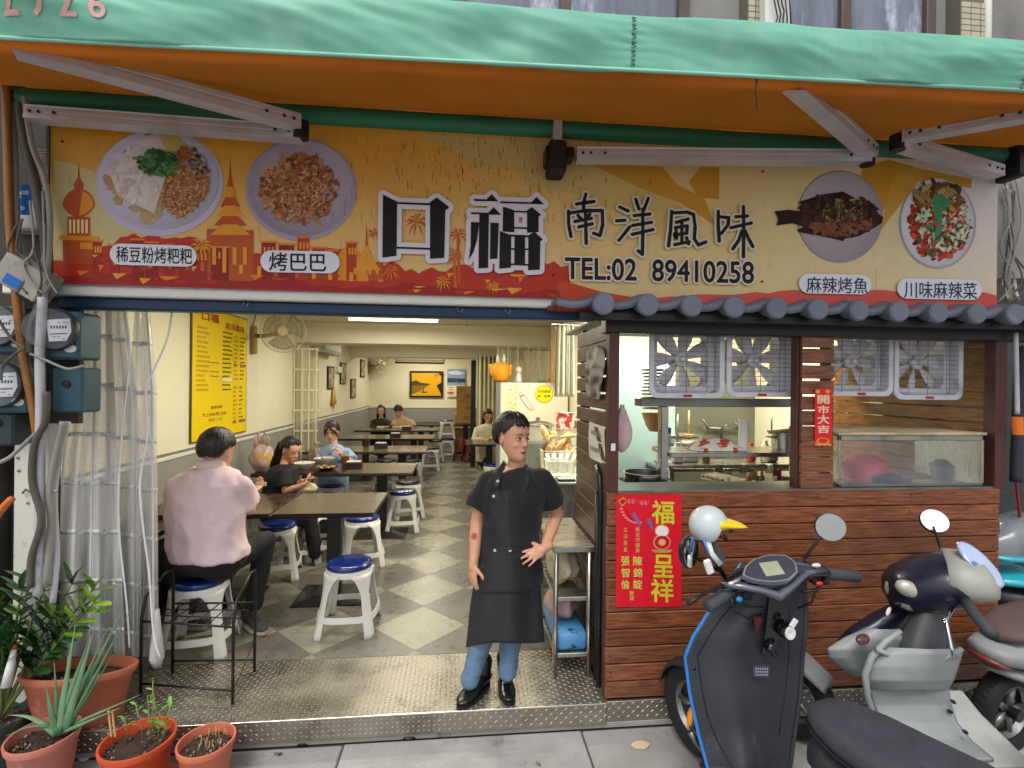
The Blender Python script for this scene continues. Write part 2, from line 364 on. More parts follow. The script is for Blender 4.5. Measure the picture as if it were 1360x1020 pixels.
# interior floor + tiles (laid on the diagonal)
ib = struct(bx('shop_floor', mat('floor_joint', '#4a473e', .9), None, -2.9, 3.3, PY1, 13.4, -.1, -.006, ch=0))
tl = mat('light_vinyl_tile', '#8e8b7c', .3, var=.14, vs=12, bump=.04, bs=60, rd=.06, dirt=('#7d7864', .55, 30, (1, 1, 1), .2), rvar=.08)
td = mat('dark_vinyl_tile', '#6b6861', .32, var=.16, vs=12, bump=.04, bs=60, rd=.06, dirt=('#46443c', .55, 28, (1, 1, 1), .2), rvar=.08)
A0 = onZ(569.6, 763, 0); sT = .455; nt_ = 0; dg = sT / math.sqrt(2)
def clip_poly(P, ax, lim, keep_less):
    out = []
    for i in range(len(P)):
        a, b = P[i], P[(i + 1) % len(P)]; ia = (a[ax] <= lim) == keep_less; ibb = (b[ax] <= lim) == keep_less
        if ia: out.append(a)
        if ia != ibb: t = (lim - a[ax]) / (b[ax] - a[ax]); out.append((a[0] + (b[0] - a[0]) * t, a[1] + (b[1] - a[1]) * t))
    return out
rest = MB()
for i in range(-30, 31):
    for j in range(-30, 31):
        cx = A0.x + (i - j) * dg; cy = A0.y + dg + (i + j) * dg
        if cx < -2.9 or cx > 1.6 or cy < PY1 - .4 or cy > 13.4: continue
        h = dg - .0012; P = [(cx, cy - h), (cx + h, cy), (cx, cy + h), (cx - h, cy)]
        P = clip_poly(P, 1, PY1 + .002, False)
        if len(P): P = clip_poly(P, 0, 1.3, True)
        if len(P): P = clip_poly(P, 0, -2.42, False)
        if len(P) < 3: continue
        b = MB().prism(P, lambda u, v, t: Vector((u, v, t)), -.006, 0.0005 * ((i * 7 + j * 3) % 3))
        lightt = (i + j) % 2 == 0
        if nt_ < 290 or True:
            o = b.build('tile', tl if lightt else td, ib); nt_ += 1
# kitchen floor
# ================================================================ INTERIOR SHELL
WL, BK, CE = -2.4, 13.2, 2.6
lw = struct(MB().box(WL - .15, WL, 2.9, BK, 1.12, CE + .1).build('wall_left', wall_cream))
MB().box(WL - .15, WL + .002, 2.9, BK, -.1, 1.0665).build('lower_wall', wall_grey, lw)
MB().box(WL - .15, WL + .012, 2.9, BK, 1.067, 1.10, .004).build('rail', white_pt, lw)
MB().box(WL - .15, WL + .006, 2.9, BK, 1.101, 1.125).build('grey_band', mat('grey_band', '#7b7a76', .6), lw)
wb_ = struct(MB().box(WL, 1.4, BK, BK + .15, 1.12, CE + .1).build('wall_back', wall_cream))
MB().box(WL, 1.4, BK - .004, BK + .1, -.1, 1.0665).build('lower_wall', wall_grey, wb_)
MB().box(WL, 1.4, BK - .016, BK + .1, 1.067, 1.12, .004).build('rail', white_pt, wb_)
struct(MB().box(1.3, 1.4, 5.4, BK, 0, CE + .1).build('wall_right', wall_cream))
ceil_m = mat('ceiling_panel', '#dcd3b6', .7, var=.04, vs=2, bump=.03, rd=.05)
cl = struct(bx('ceiling', mat('ceiling_joint', '#6e6753', .9), None, WL - .1, 3.4, 2.86, BK + .2, CE + .006, CE + .1, ch=0))
for ix in range(0, 10):
    for iy in range(0, 9):
        x0 = WL + ix * .61; y0 = 2.9 + iy * 1.21
        if x0 > 3.0 or (iy > 3 and ix > 5): continue
        bx('ceiling_panel', ceil_m, cl, x0 + .003, min(x0 + .607, 3.3), y0 + .003, y0 + 1.207, CE - .006 - .001 * ((ix + iy) % 2), CE + .006, ch=.002)
struct(bx('beam', wall_cream, None, WL, 1.3, 7.5, 8.0, 2.29, CE - .008, ch=.006))
struct(bx('beam', wall_cream, None, WL, 1.3, 10.9, 11.4, 2.27, CE - .008, ch=.006))
# ceiling lamps
tube_m = mat('lamp_tube', '#fff0c4', .4, emit=5, bump=0, var=0)
def lamp(x, y, ln, w, lb, along='x', z=CE):
    t = thing('ceiling_light', lb, 'ceiling light', (x, y, z), 'ceiling lamps of the shop')
    hx, hy = (ln / 2, .05) if along == 'x' else (.05, ln / 2)
    bx('lamp_body', white_pt, t, x - hx, x + hx, y - hy, y + hy, z - .05, z - .008, ch=.01)
    d = Vector((1, 0, 0)) if along == 'x' else Vector((0, 1, 0)); c = Vector((x, y, z - .072))
    MB().tube([c - d * ln * .47, c + d * ln * .47], .014, 10).build('lamp_tube', tube_m, t, True)
    l = bpy.data.lights.new('lamp_glow', 'AREA'); l.shape = 'RECTANGLE'; l.size = ln if along == 'x' else .08; l.size_y = .08 if along == 'x' else ln
    l.energy = w; l.color = (1, .93, .77); lo = bpy.data.objects.new('lamp_glow', l); COL.objects.link(lo); lo.location = (x, y, z - .1)
lamp(-.9, 4.2, 1.2, 26, 'white tube lamp on the ceiling near the shop front')
lamp(-.9, 6.6, 1.2, 24, 'white tube lamp on the ceiling before the first beam')
lamp(-.9, 9.4, 1.2, 26, 'white tube lamp on the ceiling between the two beams')
lamp(-.9, 12.2, 1.2, 26, 'white tube lamp on the ceiling over the rear tables')
lamp(.62, 4.9, .9, 26, 'short tube lamp over the food counter', z=CE - .01)
lamp(1.75, 4.2, 1.0, 44, 'tube lamp over the kitchen sink side', z=CE - .01)
lamp(2.75, 4.0, 1.0, 30, 'tube lamp over the display case end of the kitchen', z=CE - .01)
# ================================================================ FRONT: lintel, shutter box, upper building
SY = 2.6                                    # plane of the sign face
wall_up = mat('grey_rendered_wall', '#8a8783', .85, var=.12, vs=3, bump=.3, dirt=('#5b5652', .55, 3, (1, 1, .3), .3))
ub = struct(MB().box(-2.75, 3.6, 2.75, 2.9, CE - .2, 6.5).build('front_wall', wall_up))
struct(MB().box(-2.75, -2.40, 2.72, 2.9, -.11, CE - .2).build('wall_front_left', mat('dirty_pale_wall', '#8d8877', .8, var=.2, bump=.25, dirt=('#3d382f', .55, 4, (1, 1, .5), .3))))
sh = thing('roller_shutter_box', 'white and navy roller shutter housing under the sign above the shop entrance', 'shutter', (-.6, 2.7, 2.2))
def zy(px, py, Y): return onY(px, py, Y).z
bx('white_lip', white_pt, sh, -2.2, .62, 2.62, 2.76, 2.128, 2.178, ch=.006)
bx('bottom_rail', mat('navy_shutter', '#1c3350', .45, .3, var=.2, bump=.05), sh, -1.98, .72, 2.66, 2.74, 2.068, 2.127, ch=.008)
for i in range(3): bx('slat', G('navy_shutter'), sh, -1.98, .72, 2.70 + .0 * i, 2.715, 2.0675 - .0 * i, 2.07) if False else None
for x in (-1.1, -.03, .22): MB().tube([(x, 2.64, 2.13), (x, 2.632, 2.10), (x + .02, 2.628, 2.09), (x + .025, 2.63, 2.115)], .004, 6).build('hook', steel_dull, sh, True)
struct(MB().box(-3.6, -1.98, 2.735, 2.748, 2.10, 3.4).build('neighbour_wall', mat('sooty_wall', '#3c3833', .85, var=.3, bump=.3)))
# second floor facade bits over the awning
frame_b = mat('bronze_window_frame', '#5c4f49', .4, .4, var=.15, bump=.05)
gl_up = mat('curtained_window_glass', '#6b7080', .12, 0, var=.35, vs=2.5, st=(3, 1, .6), bump=0, dirt=('#c3cbdc', .56, 1.4, (2.5, 1, .8), .12), coat=.6)
tile_m = mat('small_wall_tile', '#b3a994', .45, var=.15, vs=9, bump=.1, rd=.1)
def upx(px, Y=2.72): return onY(px, 30, Y).x
for nm, a, b, lb in (('window', 610, 906, 'bronze framed upstairs window with pale roller blind above the awning middle'), ('window', 1006, 1232, 'bronze framed upstairs window with grey curtains above the right end of the awning')):
    t = thing('upstairs_window', lb, 'window', (upx(a), 2.72, 3.6), 'upstairs windows')
    x0, x1 = upx(a), upx(b); ms = [x0, x0 + (x1 - x0) * .46, x1] if a == 610 else [x0, upx(1120), x1]
    for m_ in ms: bx('mullion', frame_b, t, m_ - .03, m_ + .03, 2.69, 2.75, 3.2, 5, ch=.005)
    bx('frame', frame_b, t, x0, x1, 2.70, 2.75, 3.14, 3.2, ch=.005)
    for m0, m1 in zip(ms, ms[1:]): bx('pane', gl_up, t, m0 + .03, m1 - .03, 2.728, 2.735, 3.2, 4.95, ch=0)
for a, b, lb in ((985, 1004, 'column of small beige tiles between the upstairs windows'), (1262, 1300, 'column of small beige tiles beside the upstairs drain pipe')):
    x0, x1 = upx(a), upx(b); t = thing('tiled_column', lb, 'column', (x0, 2.7, 3.2))
    bx('core', mat('tile_grout' + str(a), '#6d675b', .9), t, x0, x1, 2.66, 2.76, 3.1, 4.6, ch=0)
    k = 0; z = 3.1
    while z < 3.95:
        n = max(2, int((x1 - x0) / .055)); w = (x1 - x0) / n
        for i in range(n): bx('wall_tile', tile_m, t, x0 + i * w + .003, x0 + (i + 1) * w - .003, 2.652, 2.66, z, z + .03, ch=.001)
        z += .034
acb = thing('junction_box', 'grubby white junction box with loose cables on the tiled column above the awning', 'junction box', (upx(1003), 2.6, 3.75))
bx('box', white_pt, acb, upx(998), upx(1030), 2.58, 2.65, 3.66, 3.95, ch=.008)
for i in range(5): MB().tube([(upx(1000 + i * 6), 2.57, 3.95), (upx(1004 + i * 5), 2.55, 3.8 - .01 * i), (upx(1010 + i * 4), 2.56, 3.72 + .02 * (i % 3)), (upx(1003 + 7 * i), 2.58, 3.60)], .004, 5).build('cable', black_p, acb, True)
tag(MB().tube([(upx(1311, 2.66), 2.66, 3.0), (upx(1311, 2.66), 2.66, 5)], .022, 10).build('drain_pipe', white_pt, None, True, loc=(upx(1311), 2.66, 3)), 'thin white drain pipe rising beside the tiled column above the awning', 'pipe')
tag(MB().tube([(upx(1347), 2.55, 3.45), (upx(1343), 2.56, 3.75), (upx(1339), 2.58, 4.2)], [.02, .028, .035], 10).build('hanging_cloth', mat('dark_cloth', '#30323c', .8), None, True, loc=(upx(1345), 2.55, 3.5)), 'furled dark cloth hanging above the right end of the awning', 'cloth')
# ================================================================ AWNING
awg = mat('green_awning_canvas', '#86ccb4', .5, var=.1, vs=2.2, tl=.3, bump=.05, bs=25, st=(1, 1, 1), dirt=[('#bfe0d6', .5, 1.1, (2.2, 1, .5), .35), ('#e8f2ee', .74, 45, (1, 1, 1), .02), ('#3f7f68', .66, 2.6, (1, 1, 1.5), .2)])
awo = mat('orange_awning_lining', '#dd7026', .65, tl=.6, var=.12, vs=1.5, bump=.12, bs=10, st=(1, .6, 1), dirt=('#b04c16', .58, 1.6, (.6, 2.5, 1), .25))
alu = mat('grey_aluminium', '#c4c0c4', .4, .35, var=.1, bump=.04, dirt=('#5e5650', .6, 8, (1, 1, 1), .2))
AW = thing('awning', 'green folding arm awning with orange lining above the whole shop front', 'awning', (.5, 2.5, 3.0))
VY = 1.8; VX0, VX1 = -2.15, 3.15
def ztop(x): return 3.073 + .012 * (x - .16) - (.02 * math.exp(-((x + 1.5) / .8) ** 2))
def zbot(x): return 2.872 + .0215 * (x - .16)
def valf(u, v):
    x = VX0 + u * (VX1 - VX0); z0, z1 = zbot(x), ztop(x); z = z0 + (z1 - z0) * v
    w = .014 * math.sin(x * 2.1 + 1) + .008 * math.sin(x * 7 + v * 4) + .006 * noise.noise(Vector((x * 9 + v * 5, v * 3 - x * 2, 9))) + .02 * noise.noise(Vector((x * 3.2, v * 1.4, 4)))
    seam = math.exp(-abs(x - .61) * 22) + math.exp(-abs(x - 2.2) * 18)
    w += seam * .014 * math.sin(v * 42) * (.4 + .6 * noise.noise(Vector((v * 9, x * 4, 1))))
    return Vector((x, VY - .035 * math.sin(v * PI * .8) * (.4 + .6 * v) + w * (1.1 - abs(v - .5)), z))
MB().grid(valf, 500, 22).build('valance', awg, AW, True, solid=.004)
def topf(u, v):
    x = VX0 + u * (VX1 - VX0); z0, z1 = ztop(x), 3.18
    return Vector((x, VY + .0 + (2.5 - VY) * v, z0 + (z1 - z0) * v - .02 * math.sin(v * PI)))
MB().grid(topf, 60, 10).build('canopy', awg, AW, True)
def undf(u, v):
    x = VX0 + .02 + u * (VX1 - VX0 - .04); z0, z1 = zbot(x) + .012, 3.092
    sag = .03 * math.sin(v * PI) * (1 + .5 * noise.noise(Vector((x * 1.2, v * 2, 0)))) + .012 * noise.noise(Vector((x * 1.5 + v * 3, v * 6 - x * .8, 3)))
    return Vector((x, VY + .02 + (2.56 - VY) * v, z0 + (z1 - z0) * v - sag))
MB().grid(undf, 160, 24).build('lining', awo, AW, True)
MB().tube([(VX0, VY - .005, zbot(VX0)), (VX1, VY - .005, zbot(VX1))], .007, 8).build('hem', mat('pale_hem', '#8fc9b4', .5, bump=.1), AW, True)
for xs in (.61, 2.2):
    st = MB()
    for i in range(26):
        v = i / 26; p = valf((xs - VX0) / (VX1 - VX0), v); st.tube([p + Vector((-.007, -.006, 0)), p + Vector((.008, -.007, .004 * (-1) ** i))], .0013, 4)
    stuff(st.build('stitching', black_p, AW))
pr = onY(30, 130, 2.53); pe = onY(1330, 207, 2.53)
MB().tube([pr, pe], .043, 20).build('roller_tube', mat('dark_green_canvas', '#1d6b4c', .55, var=.12, vs=3, st=(1, 4, 4), bump=.08), AW, 60)
for p, s in ((pr, -1), (pe, 1)): MB().tube([p, p + Vector((.03 * s, 0, 0))], .03, 14).build('end_cap', black_m, AW, 40)
def arm(a, b, w=.034, h=.03):
    a = Vector(a); b = Vector(b); d = (b - a); L = d.length; M = Matrix.Translation(a) @ d.to_track_quat('X', 'Z').to_matrix().to_4x4()
    A = MB(); pf = [(-w, -h), (-w, -h * .35), (-w * .93, -h * .3), (-w * .93, -h * .05), (-w, 0), (-w, h * .5), (-w * .94, h * .55), (-w * .94, h * .8), (-w, h), (w, h), (w, h * .35), (w * .94, h * .3), (w * .94, 0), (w, -.05 * h), (w, -h)]
    A.ring([[M @ Vector((x, u, v)) for u, v in pf] for x in (0, L)], True, True)
    o = A.build('arm', alu, AW)
    sc = MB()
    for x in (.03, .07, .14, L - .05, L - .11):
        for s in (-1, 1): sc.lathe([(.007, 0), (.007, .004), (.002, .005)], M @ Vector((x, s * w, 0)), 8, M.to_3x3() @ Matrix.Rotation(-s * PI / 2, 3, 'X'))
    stuff(sc.build('bolt', black_m, o, True)); return o
def elbow(p): MB().tube([Vector(p) + Vector((0, 0, -.038)), Vector(p) + Vector((0, 0, .038))], .034, 14).build('elbow', black_m, AW, 40)
e1 = onY(400, 173, 2.36); arm(onY(40, 152, 2.5), e1 + Vector((0, .02, -.012))); e1b = onY(20, 62, 1.9)
arm(e1 + Vector((0, -.02, .02)), e1b); elbow(e1)
e2 = onY(1152, 210, 2.38); arm(onY(765, 207, 2.48), e2); arm(e2 + Vector((0, -.02, .02)), onY(1050, 108, 1.9)); elbow(e2)
e3 = onY(1192, 190, 2.3); arm(onY(1325, 229, 2.5), e3); arm(e3 + Vector((0, -.02, .02)), onY(1372, 150, 2.0)); elbow(e3)
b0 = onY(739, 206, 2.5); MB().box(b0.x - .045, b0.x + .045, 2.45, 2.58, b0.z - .1, b0.z + .06, .012).build('bracket', mat('rusty_black_metal', '#2a2422', .6, .4, var=.3, bump=.2), AW)
MB().box(b0.x - .022, b0.x + .022, 2.46, 2.55, b0.z + .06, b0.z + .16, .004).build('bracket_plate', alu, AW)
MB().box(b0.x - .06, b0.x - .045, 2.46, 2.56, b0.z - .05, b0.z + .03, .004).build('bracket', black_m, AW); MB().box(b0.x + .045, b0.x + .085, 2.46, 2.54, b0.z - .03, b0.z + .03, .006).build('bracket', black_m, AW)
pz = pe + Vector((.04, 0, -.05)); MB().box(pz.x - .03, pz.x + .03, 2.45, 2.58, pz.z - .09, pz.z + .1, .01).build('bracket', black_m, AW)
tw = MB()
def vf(px, py, l): p = onY(px, py, VY); q = valf((p.x - VX0) / (VX1 - VX0), min(1, max(0, (p.z - zbot(p.x)) / (ztop(p.x) - zbot(p.x))))); return Vector((p.x, q.y - .004 - .0006 * l, p.z))
text(tw, vf, '7 2 9 2 6', (-18, -2, 150, 30, .02), '#d8a8a4', bold=.03)
tw.build('lettering', PRINTC, AW, colors=True)
MB().tube([onY(1005, 104, VY + .01), onY(1004, 120, VY + .01), onY(1006, 146, VY + .02)], .003, 5).build('loose_thread', black_p, AW)
# ================================================================ SIGN
SG = thing('shop_sign', 'long orange and cream shop sign with food photos, big black characters and a phone number', 'sign', (.5, SY, 2.2))
sx0, sx1, sz0, sz1 = -1.975, 3.055, 2.18, 3.03
def lerp3(a, b, t): return tuple(a[i] + (b[i] - a[i]) * t for i in range(3))
def bgc(u, v):
    st = [(0, 'd89420'), (.12, 'dd9a28'), (.3, 'e0a03a'), (.45, 'e0ae5c'), (.6, 'dcb878'), (.75, 'e0c890'), (.88, 'e2d0a8'), (.96, 'e6dada'), (1, 'e2d8e0')]
    for (a, ca), (b, cb) in zip(st, st[1:]):
        if a <= u <= b: c = lerp3(lin(ca), lin(cb), (u - a) / (b - a)); break
    t = max(0, min(1, 1 - v * 1.15)); return lerp3(c, lin('d6c290'), t * .75)
sm = MB().grid(lambda u, v: Vector((sx0 + u * (sx1 - sx0), SY, sz0 + v * (sz1 - sz0))), 180, 26, colfn=bgc); sm.build('sign_face', PRINT, SG, colors=True)
bx('sign_box', alu, SG, sx0 - .004, sx1 + .004, SY + .003, SY + .13, sz0 - .004, sz1 + .004, ch=.003)
bx('edge_trim', steel_dull, SG, sx0 - .016, sx0 - .004, SY - .006, SY + .12, sz0 - .01, sz1 + .01, ch=.002)
art = MB(4e-6)
def S(px, py, l=1): p = onY(px, py, SY); return Vector((p.x, SY - .0007 * l, p.z))
def poly(mb, pts, c, l=1, fn=S):
    from mathutils.geometry import tessellate_polygon
    v = [Vector((p[0], -p[1], 0)) for p in pts]; t = tessellate_polygon([v]); mb.add([fn(p[0], p[1], l) for p in pts], [tuple(x) for x in t], c)
def disc(mb, cx, cy, rx, ry, c, l=1, n=48, fn=S, rot=0): mb.add([fn(cx + rx * math.cos(2 * PI * k / n) * math.cos(rot) - ry * math.sin(2 * PI * k / n) * math.sin(rot), cy + rx * math.cos(2 * PI * k / n) * math.sin(rot) + ry * math.sin(2 * PI * k / n) * math.cos(rot), l) for k in range(n)], [tuple(range(n))], c)
# light shapes in the sky of the print
poly(art, [(72, 212), (110, 222), (150, 240), (170, 300), (170, 340), (72, 345)], 'c8b880', 1)
poly(art, [(560, 178), (760, 190), (790, 215), (880, 250), (930, 300), (900, 330), (780, 260), (690, 246), (690, 228), (640, 220)], 'cdb06c', 1)
poly(art, [(780, 216), (880, 222), (900, 246), (935, 262), (950, 300), (905, 270), (850, 250)], 'c99032', 1)
poly(art, [(930, 222), (955, 222), (955, 265), (928, 262), (915, 242)], 'c68c28', 2)
poly(art, [(1145, 222), (1180, 212), (1215, 222), (1150, 310), (1170, 260), (1130, 310)], 'cc9028', 1)
poly(art, [(1190, 218), (1290, 238), (1290, 250), (1220, 240), (1165, 312), (1170, 300)], 'd09a3a', 2)
rA = random.Random(11)
def ridge(x0, x1, f, base, step, jit): return [(x, f(x) + rA.uniform(-jit, jit)) for x in [x0 + i * step for i in range(int((x1 - x0) / step) + 1)]]
def yb(x): return 376.5 + (x - 68) * .0277
top = ridge(70, 760, lambda x: 340 - 22 * math.exp(-((x - 250) / 130) ** 2) + 10 * math.sin(x / 40) + (x - 300) * .035 * (x > 300), 0, 9, 5)
poly(art, [(70, yb(70))] + top + [(760, yb(760) + 2), (740, yb(740) + 2)], 'b4301c', 2)
top = ridge(70, 745, lambda x: 366 + (x - 68) * .03 + 4 * math.sin(x / 33), 0, 14, 3)
poly(art, [(70, yb(70))] + top + [(745, yb(745) + 2)], '9a1f18', 3)
top = [(745, 392)] + ridge(860, 1324, lambda x: 397 - 8 * math.sin((x - 860) / 150) - (x - 860) * .012, 0, 16, 2) + [(1324, 412), (745, 412)]
poly(art, top, 'd0524a', 2)
poly(art, [(740, 375), (760, 376), (800, 388), (850, 396), (850, 412), (740, 412)], 'c2431f', 2)
def rect(x0, y0, x1, y1, c, l): poly(art, [(x0, y0), (x1, y0 + (x1 - x0) * .03), (x1, y1 + (x1 - x0) * .03), (x0, y1)], c, l)
def dome(cx, cy, s, c1, c2, l):
    P = [(math.cos(a) * .5 * (1 + .12 * math.sin(a)), math.sin(a) * .46) for a in [i * PI / 12 for i in range(24)]]
    P = [(x * (1 if y < .1 else 1 - (y - .1) * .8), y) for x, y in P]
    poly(art, [(cx + x * s, cy + y * s) for x, y in P], c1, l); poly(art, [(cx + s * .02 + abs(x) * s * .9, cy + y * s * .85) for x, y in P if x >= 0], c2, l + 1)
    poly(art, [(cx - s * .12, cy - s * .42), (cx - s * .16, cy - s * .6), (cx - s * .03, cy - s * .8), (cx, cy - s * 1.35), (cx + s * .03, cy - s * .8), (cx + s * .16, cy - s * .6), (cx + s * .12, cy - s * .42)], c1, l)
    rect(cx - s * .36, cy + s * .42, cx + s * .36, cy + s * 1.05, c1, l)
    for k in range(5): rect(cx - s * .3 + k * s * .13, cy + s * .52, cx - s * .3 + k * s * .13 + s * .07, cy + s * .95, 'ecd9a0', l + 1)
    rect(cx - s * .62, cy + s * 1.02, cx + s * .62, cy + s * 1.16, c2, l + 1); rect(cx - s * .5, cy + s * 1.16, cx + s * .5, cy + s * 1.9, c1, l)
    rect(cx + s * .05, cy + s * 1.24, cx + s * .45, cy + s * 1.45, c2, l + 2)
dome(105, 270, 42, 'b04a1a', 'd98a1e', 4)
def pagoda(cx, top_, bot, w, c1, c2, l):
    n = 6
    for k in range(n):
        t = k / n; ww = w * (.15 + .85 * t); y = top_ + (bot - top_) * (t * .55)
        poly(art, [(cx - ww * .5, y + 14), (cx - ww * .2, y), (cx + ww * .2, y), (cx + ww * .5, y + 14)], c2 if k % 2 else c1, l + k % 2)
    poly(art, [(cx - 2, top_ + 6), (cx, top_ - 26), (cx + 2, top_ + 6)], c1, l)
    rect(cx - w * .5, top_ + (bot - top_) * .5, cx + w * .5, bot, c1, l)
    for k in range(4): rect(cx - w * .38 + k * w * .22, top_ + (bot - top_) * .68, cx - w * .3 + k * w * .22, top_ + (bot - top_) * .85, c2, l + 2)
pagoda(306, 236, 372, 62, 'b5511c', 'e0952a', 4); pagoda(487, 322, 372, 44, 'b5511c', 'e0952a', 4)
poly(art, [(440, 372), (442, 350), (455, 330), (470, 326), (485, 345), (490, 374)], 'd98a22', 4)
for k in range(40):
    x = rA.uniform(75, 740); y = rA.uniform(335, yb(x) - 8) if x < 480 else rA.uniform(362, yb(x) - 4); w = rA.uniform(6, 26); h = rA.uniform(1, 3)
    poly(art, [(x, y), (x + w, y + h * .4), (x + w * .9, y + h), (x + w * .3, y + h + rA.uniform(0, 7)), (x + 1, y + h)], rA.choice(('d87a22', 'e09a34', 'b03a1a')), 6)
for k in range(14):
    x = 150 + k * 24 + rA.uniform(-3, 3); rect(x, 340 + (x - 150) * .07, x + 5, 352 + (x - 150) * .07, rA.choice(('e0952a', 'c45a20')), 6)
def palm(cx, cy, s, c, l, trunk=0):
    for k in range(11):
        a = k * 2 * PI / 11 + rA.uniform(-.2, .2); L = s * rA.uniform(.7, 1.1); d = (math.cos(a), math.sin(a) * .85)
        tip = (cx + d[0] * L, cy + d[1] * L + .25 * L); mid = (cx + d[0] * L * .55, cy + d[1] * L * .55 - .06 * L)
        poly(art, [(cx, cy), (mid[0] - d[1] * s * .07, mid[1] + d[0] * s * .07), tip, (mid[0] + d[1] * s * .07, mid[1] - d[0] * s * .07)], c, l)
    if trunk: poly(art, [(cx - 1.5, cy), (cx + 1.5, cy), (cx + 4, cy + trunk), (cx - .5, cy + trunk)], c, l)
palm(553, 295, 19, 'b8501e', 4); palm(608, 311, 17, 'bc531e', 4, 66); palm(603, 338, 17, 'c4601e', 4, 44); palm(497, 310, 12, 'b8501e', 4)
palm(268, 327, 20, 'e0952a', 6); palm(228, 330, 13, 'e0952a', 6); palm(588, 375, 14, 'e09a34', 6); palm(520, 360, 15, 'd87a22', 6); palm(655, 380, 12, 'e0952a', 6)
for k in range(16):
    x = 128 + k * 22 + rA.uniform(-5, 5); y = 322 + rA.uniform(-6, 14); w = rA.uniform(12, 24)
    if 285 < x < 335 or x > 470: continue
    rect(x, y, x + w, 372, rA.choice(('9c261a', '8a1c16', 'b0361c')), 3 + .05 * k); rect(x - 2, y - 2.5, x + w + 2, y, 'd87a22', 4)
    for j in range(3): rect(x + 3 + j * w / 3.4, y + 6, x + 5.5 + j * w / 3.4, y + 15, 'e0952a', 4.5)
for k in range(260):      # rain streaks and specks dried on the print
    x = rA.gauss(640, 110); y = rA.uniform(176, 290); h = rA.uniform(2, 13)
    if 60 < x < 900: art.add([S(x, y, 7.5), S(x + rA.uniform(.3, .8), y, 7.5), S(x + .5, y + h, 7.5), S(x, y + h, 7.5)], [(0, 1, 2, 3)], rA.choice(('8a6228', 'a87a34', '5c4018')))
art.build('printed_skyline', PRINT, SG, colors=True)
# food photographs
def chunk(mb, cx, cy, r, c, l, rg, el=1.0, rot=None, n=7):
    a0 = rg.uniform(0, PI) if rot is None else rot; P = []
    for k in range(n):
        a = 2 * PI * k / n; q = r * rg.uniform(.7, 1.2); x, y = math.cos(a) * q * el, math.sin(a) * q / el
        P.append((cx + x * math.cos(a0) - y * math.sin(a0), cy + x * math.sin(a0) + y * math.cos(a0)))
    mb.add([S(x, y, l) for x, y in P], [tuple(range(n))], c)
def mixc(rg, cols): a, b = rg.sample(cols, 2); return lerp3(lin(a), lin(b), rg.random())
def scatter(mb, n, inside, cols, r0, r1, l0, rg, el=1.4):
    for k in range(n):
        x, y = inside(rg); chunk(mb, x, y, rg.uniform(r0, r1), mixc(rg, cols), l0 + rg.random() * 3, rg, rg.uniform(1, el))
def inell(cx, cy, rx, ry, cond=lambda x, y: True):
    def f(rg):
        while 1:
            a = rg.uniform(0, 2 * PI); q = math.sqrt(rg.random()); x, y = cx + rx * q * math.cos(a), cy + ry * q * math.sin(a)
            if cond(x, y): return x, y
    return f
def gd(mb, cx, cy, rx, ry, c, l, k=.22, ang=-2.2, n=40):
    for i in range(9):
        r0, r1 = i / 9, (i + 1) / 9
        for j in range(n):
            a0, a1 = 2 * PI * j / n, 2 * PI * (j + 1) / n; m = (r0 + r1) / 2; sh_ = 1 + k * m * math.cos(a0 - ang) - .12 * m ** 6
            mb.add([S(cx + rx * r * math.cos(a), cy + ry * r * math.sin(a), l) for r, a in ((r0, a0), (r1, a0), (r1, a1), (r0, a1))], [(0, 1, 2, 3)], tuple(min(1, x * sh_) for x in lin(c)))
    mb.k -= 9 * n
f1 = MB(4e-6); rg = random.Random(5)
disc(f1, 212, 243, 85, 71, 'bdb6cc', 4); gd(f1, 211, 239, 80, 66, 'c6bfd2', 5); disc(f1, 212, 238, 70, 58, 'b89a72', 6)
scatter(f1, 60, inell(212, 238, 66, 55), ['c9ab80', 'b08a5c', 'a88a66'], 5, 11, 7, rg)
for P in ([(148, 218), (190, 190), (215, 205), (190, 232), (160, 235)], [(150, 240), (185, 232), (222, 232), (206, 284), (180, 272), (160, 262)], [(180, 185), (212, 178), (222, 200), (200, 210)], [(150, 225), (178, 225), (170, 262), (156, 250)]):
    poly(f1, P, 'd3c6c4', 10); poly(f1, [(x * .8 + P[0][0] * .2, y * .8 + P[2][1] * .2 + 1) for x, y in P], 'ddd3d2', 11)
scatter(f1, 40, inell(185, 232, 35, 40), ['d8cdcc', 'c5b0a8', 'e2dad8'], 2, 7, 12, rg)
poly(f1, [(210, 178), (235, 180), (254, 200), (248, 215), (225, 205)], 'c8b06a', 11)
scatter(f1, 700, inell(250, 258, 34, 36, lambda x, y: x + (y - 230) * .35 > 226 and ((x - 212) / 68) ** 2 + ((y - 238) / 56) ** 2 < 1), ['a8643c', 'c48a58', 'd8a878', '7c4426', 'b87848'], 1, 2.4, 12, rg, 1.6)
scatter(f1, 120, inell(268, 212, 20, 22, lambda x, y: ((x - 212) / 68) ** 2 + ((y - 238) / 56) ** 2 < 1), ['3a2018', '4a2c22', 'c8b0a0', '8a6a5c'], 1.2, 3.2, 13, rg, 1.5)
scatter(f1, 45, inell(246, 206, 9, 9), ['8a4a26', 'b06a34'], 1.5, 4, 14, rg)
scatter(f1, 130, inell(212, 218, 25, 16), ['2f5a34', '4d7d48', '6f9a5c', '244628'], 1.5, 6, 15, rg, 2.2)
f1.build('food_photo', PRINTC, SG, colors=True)
f2 = MB(4e-6); rg = random.Random(6)
disc(f2, 400, 252, 74, 68, 'a898ae', 4); gd(f2, 400, 250, 70, 64, 'ad9fb2', 5, .3, -1.2); disc(f2, 398, 252, 60, 54, 'a695a8', 6)
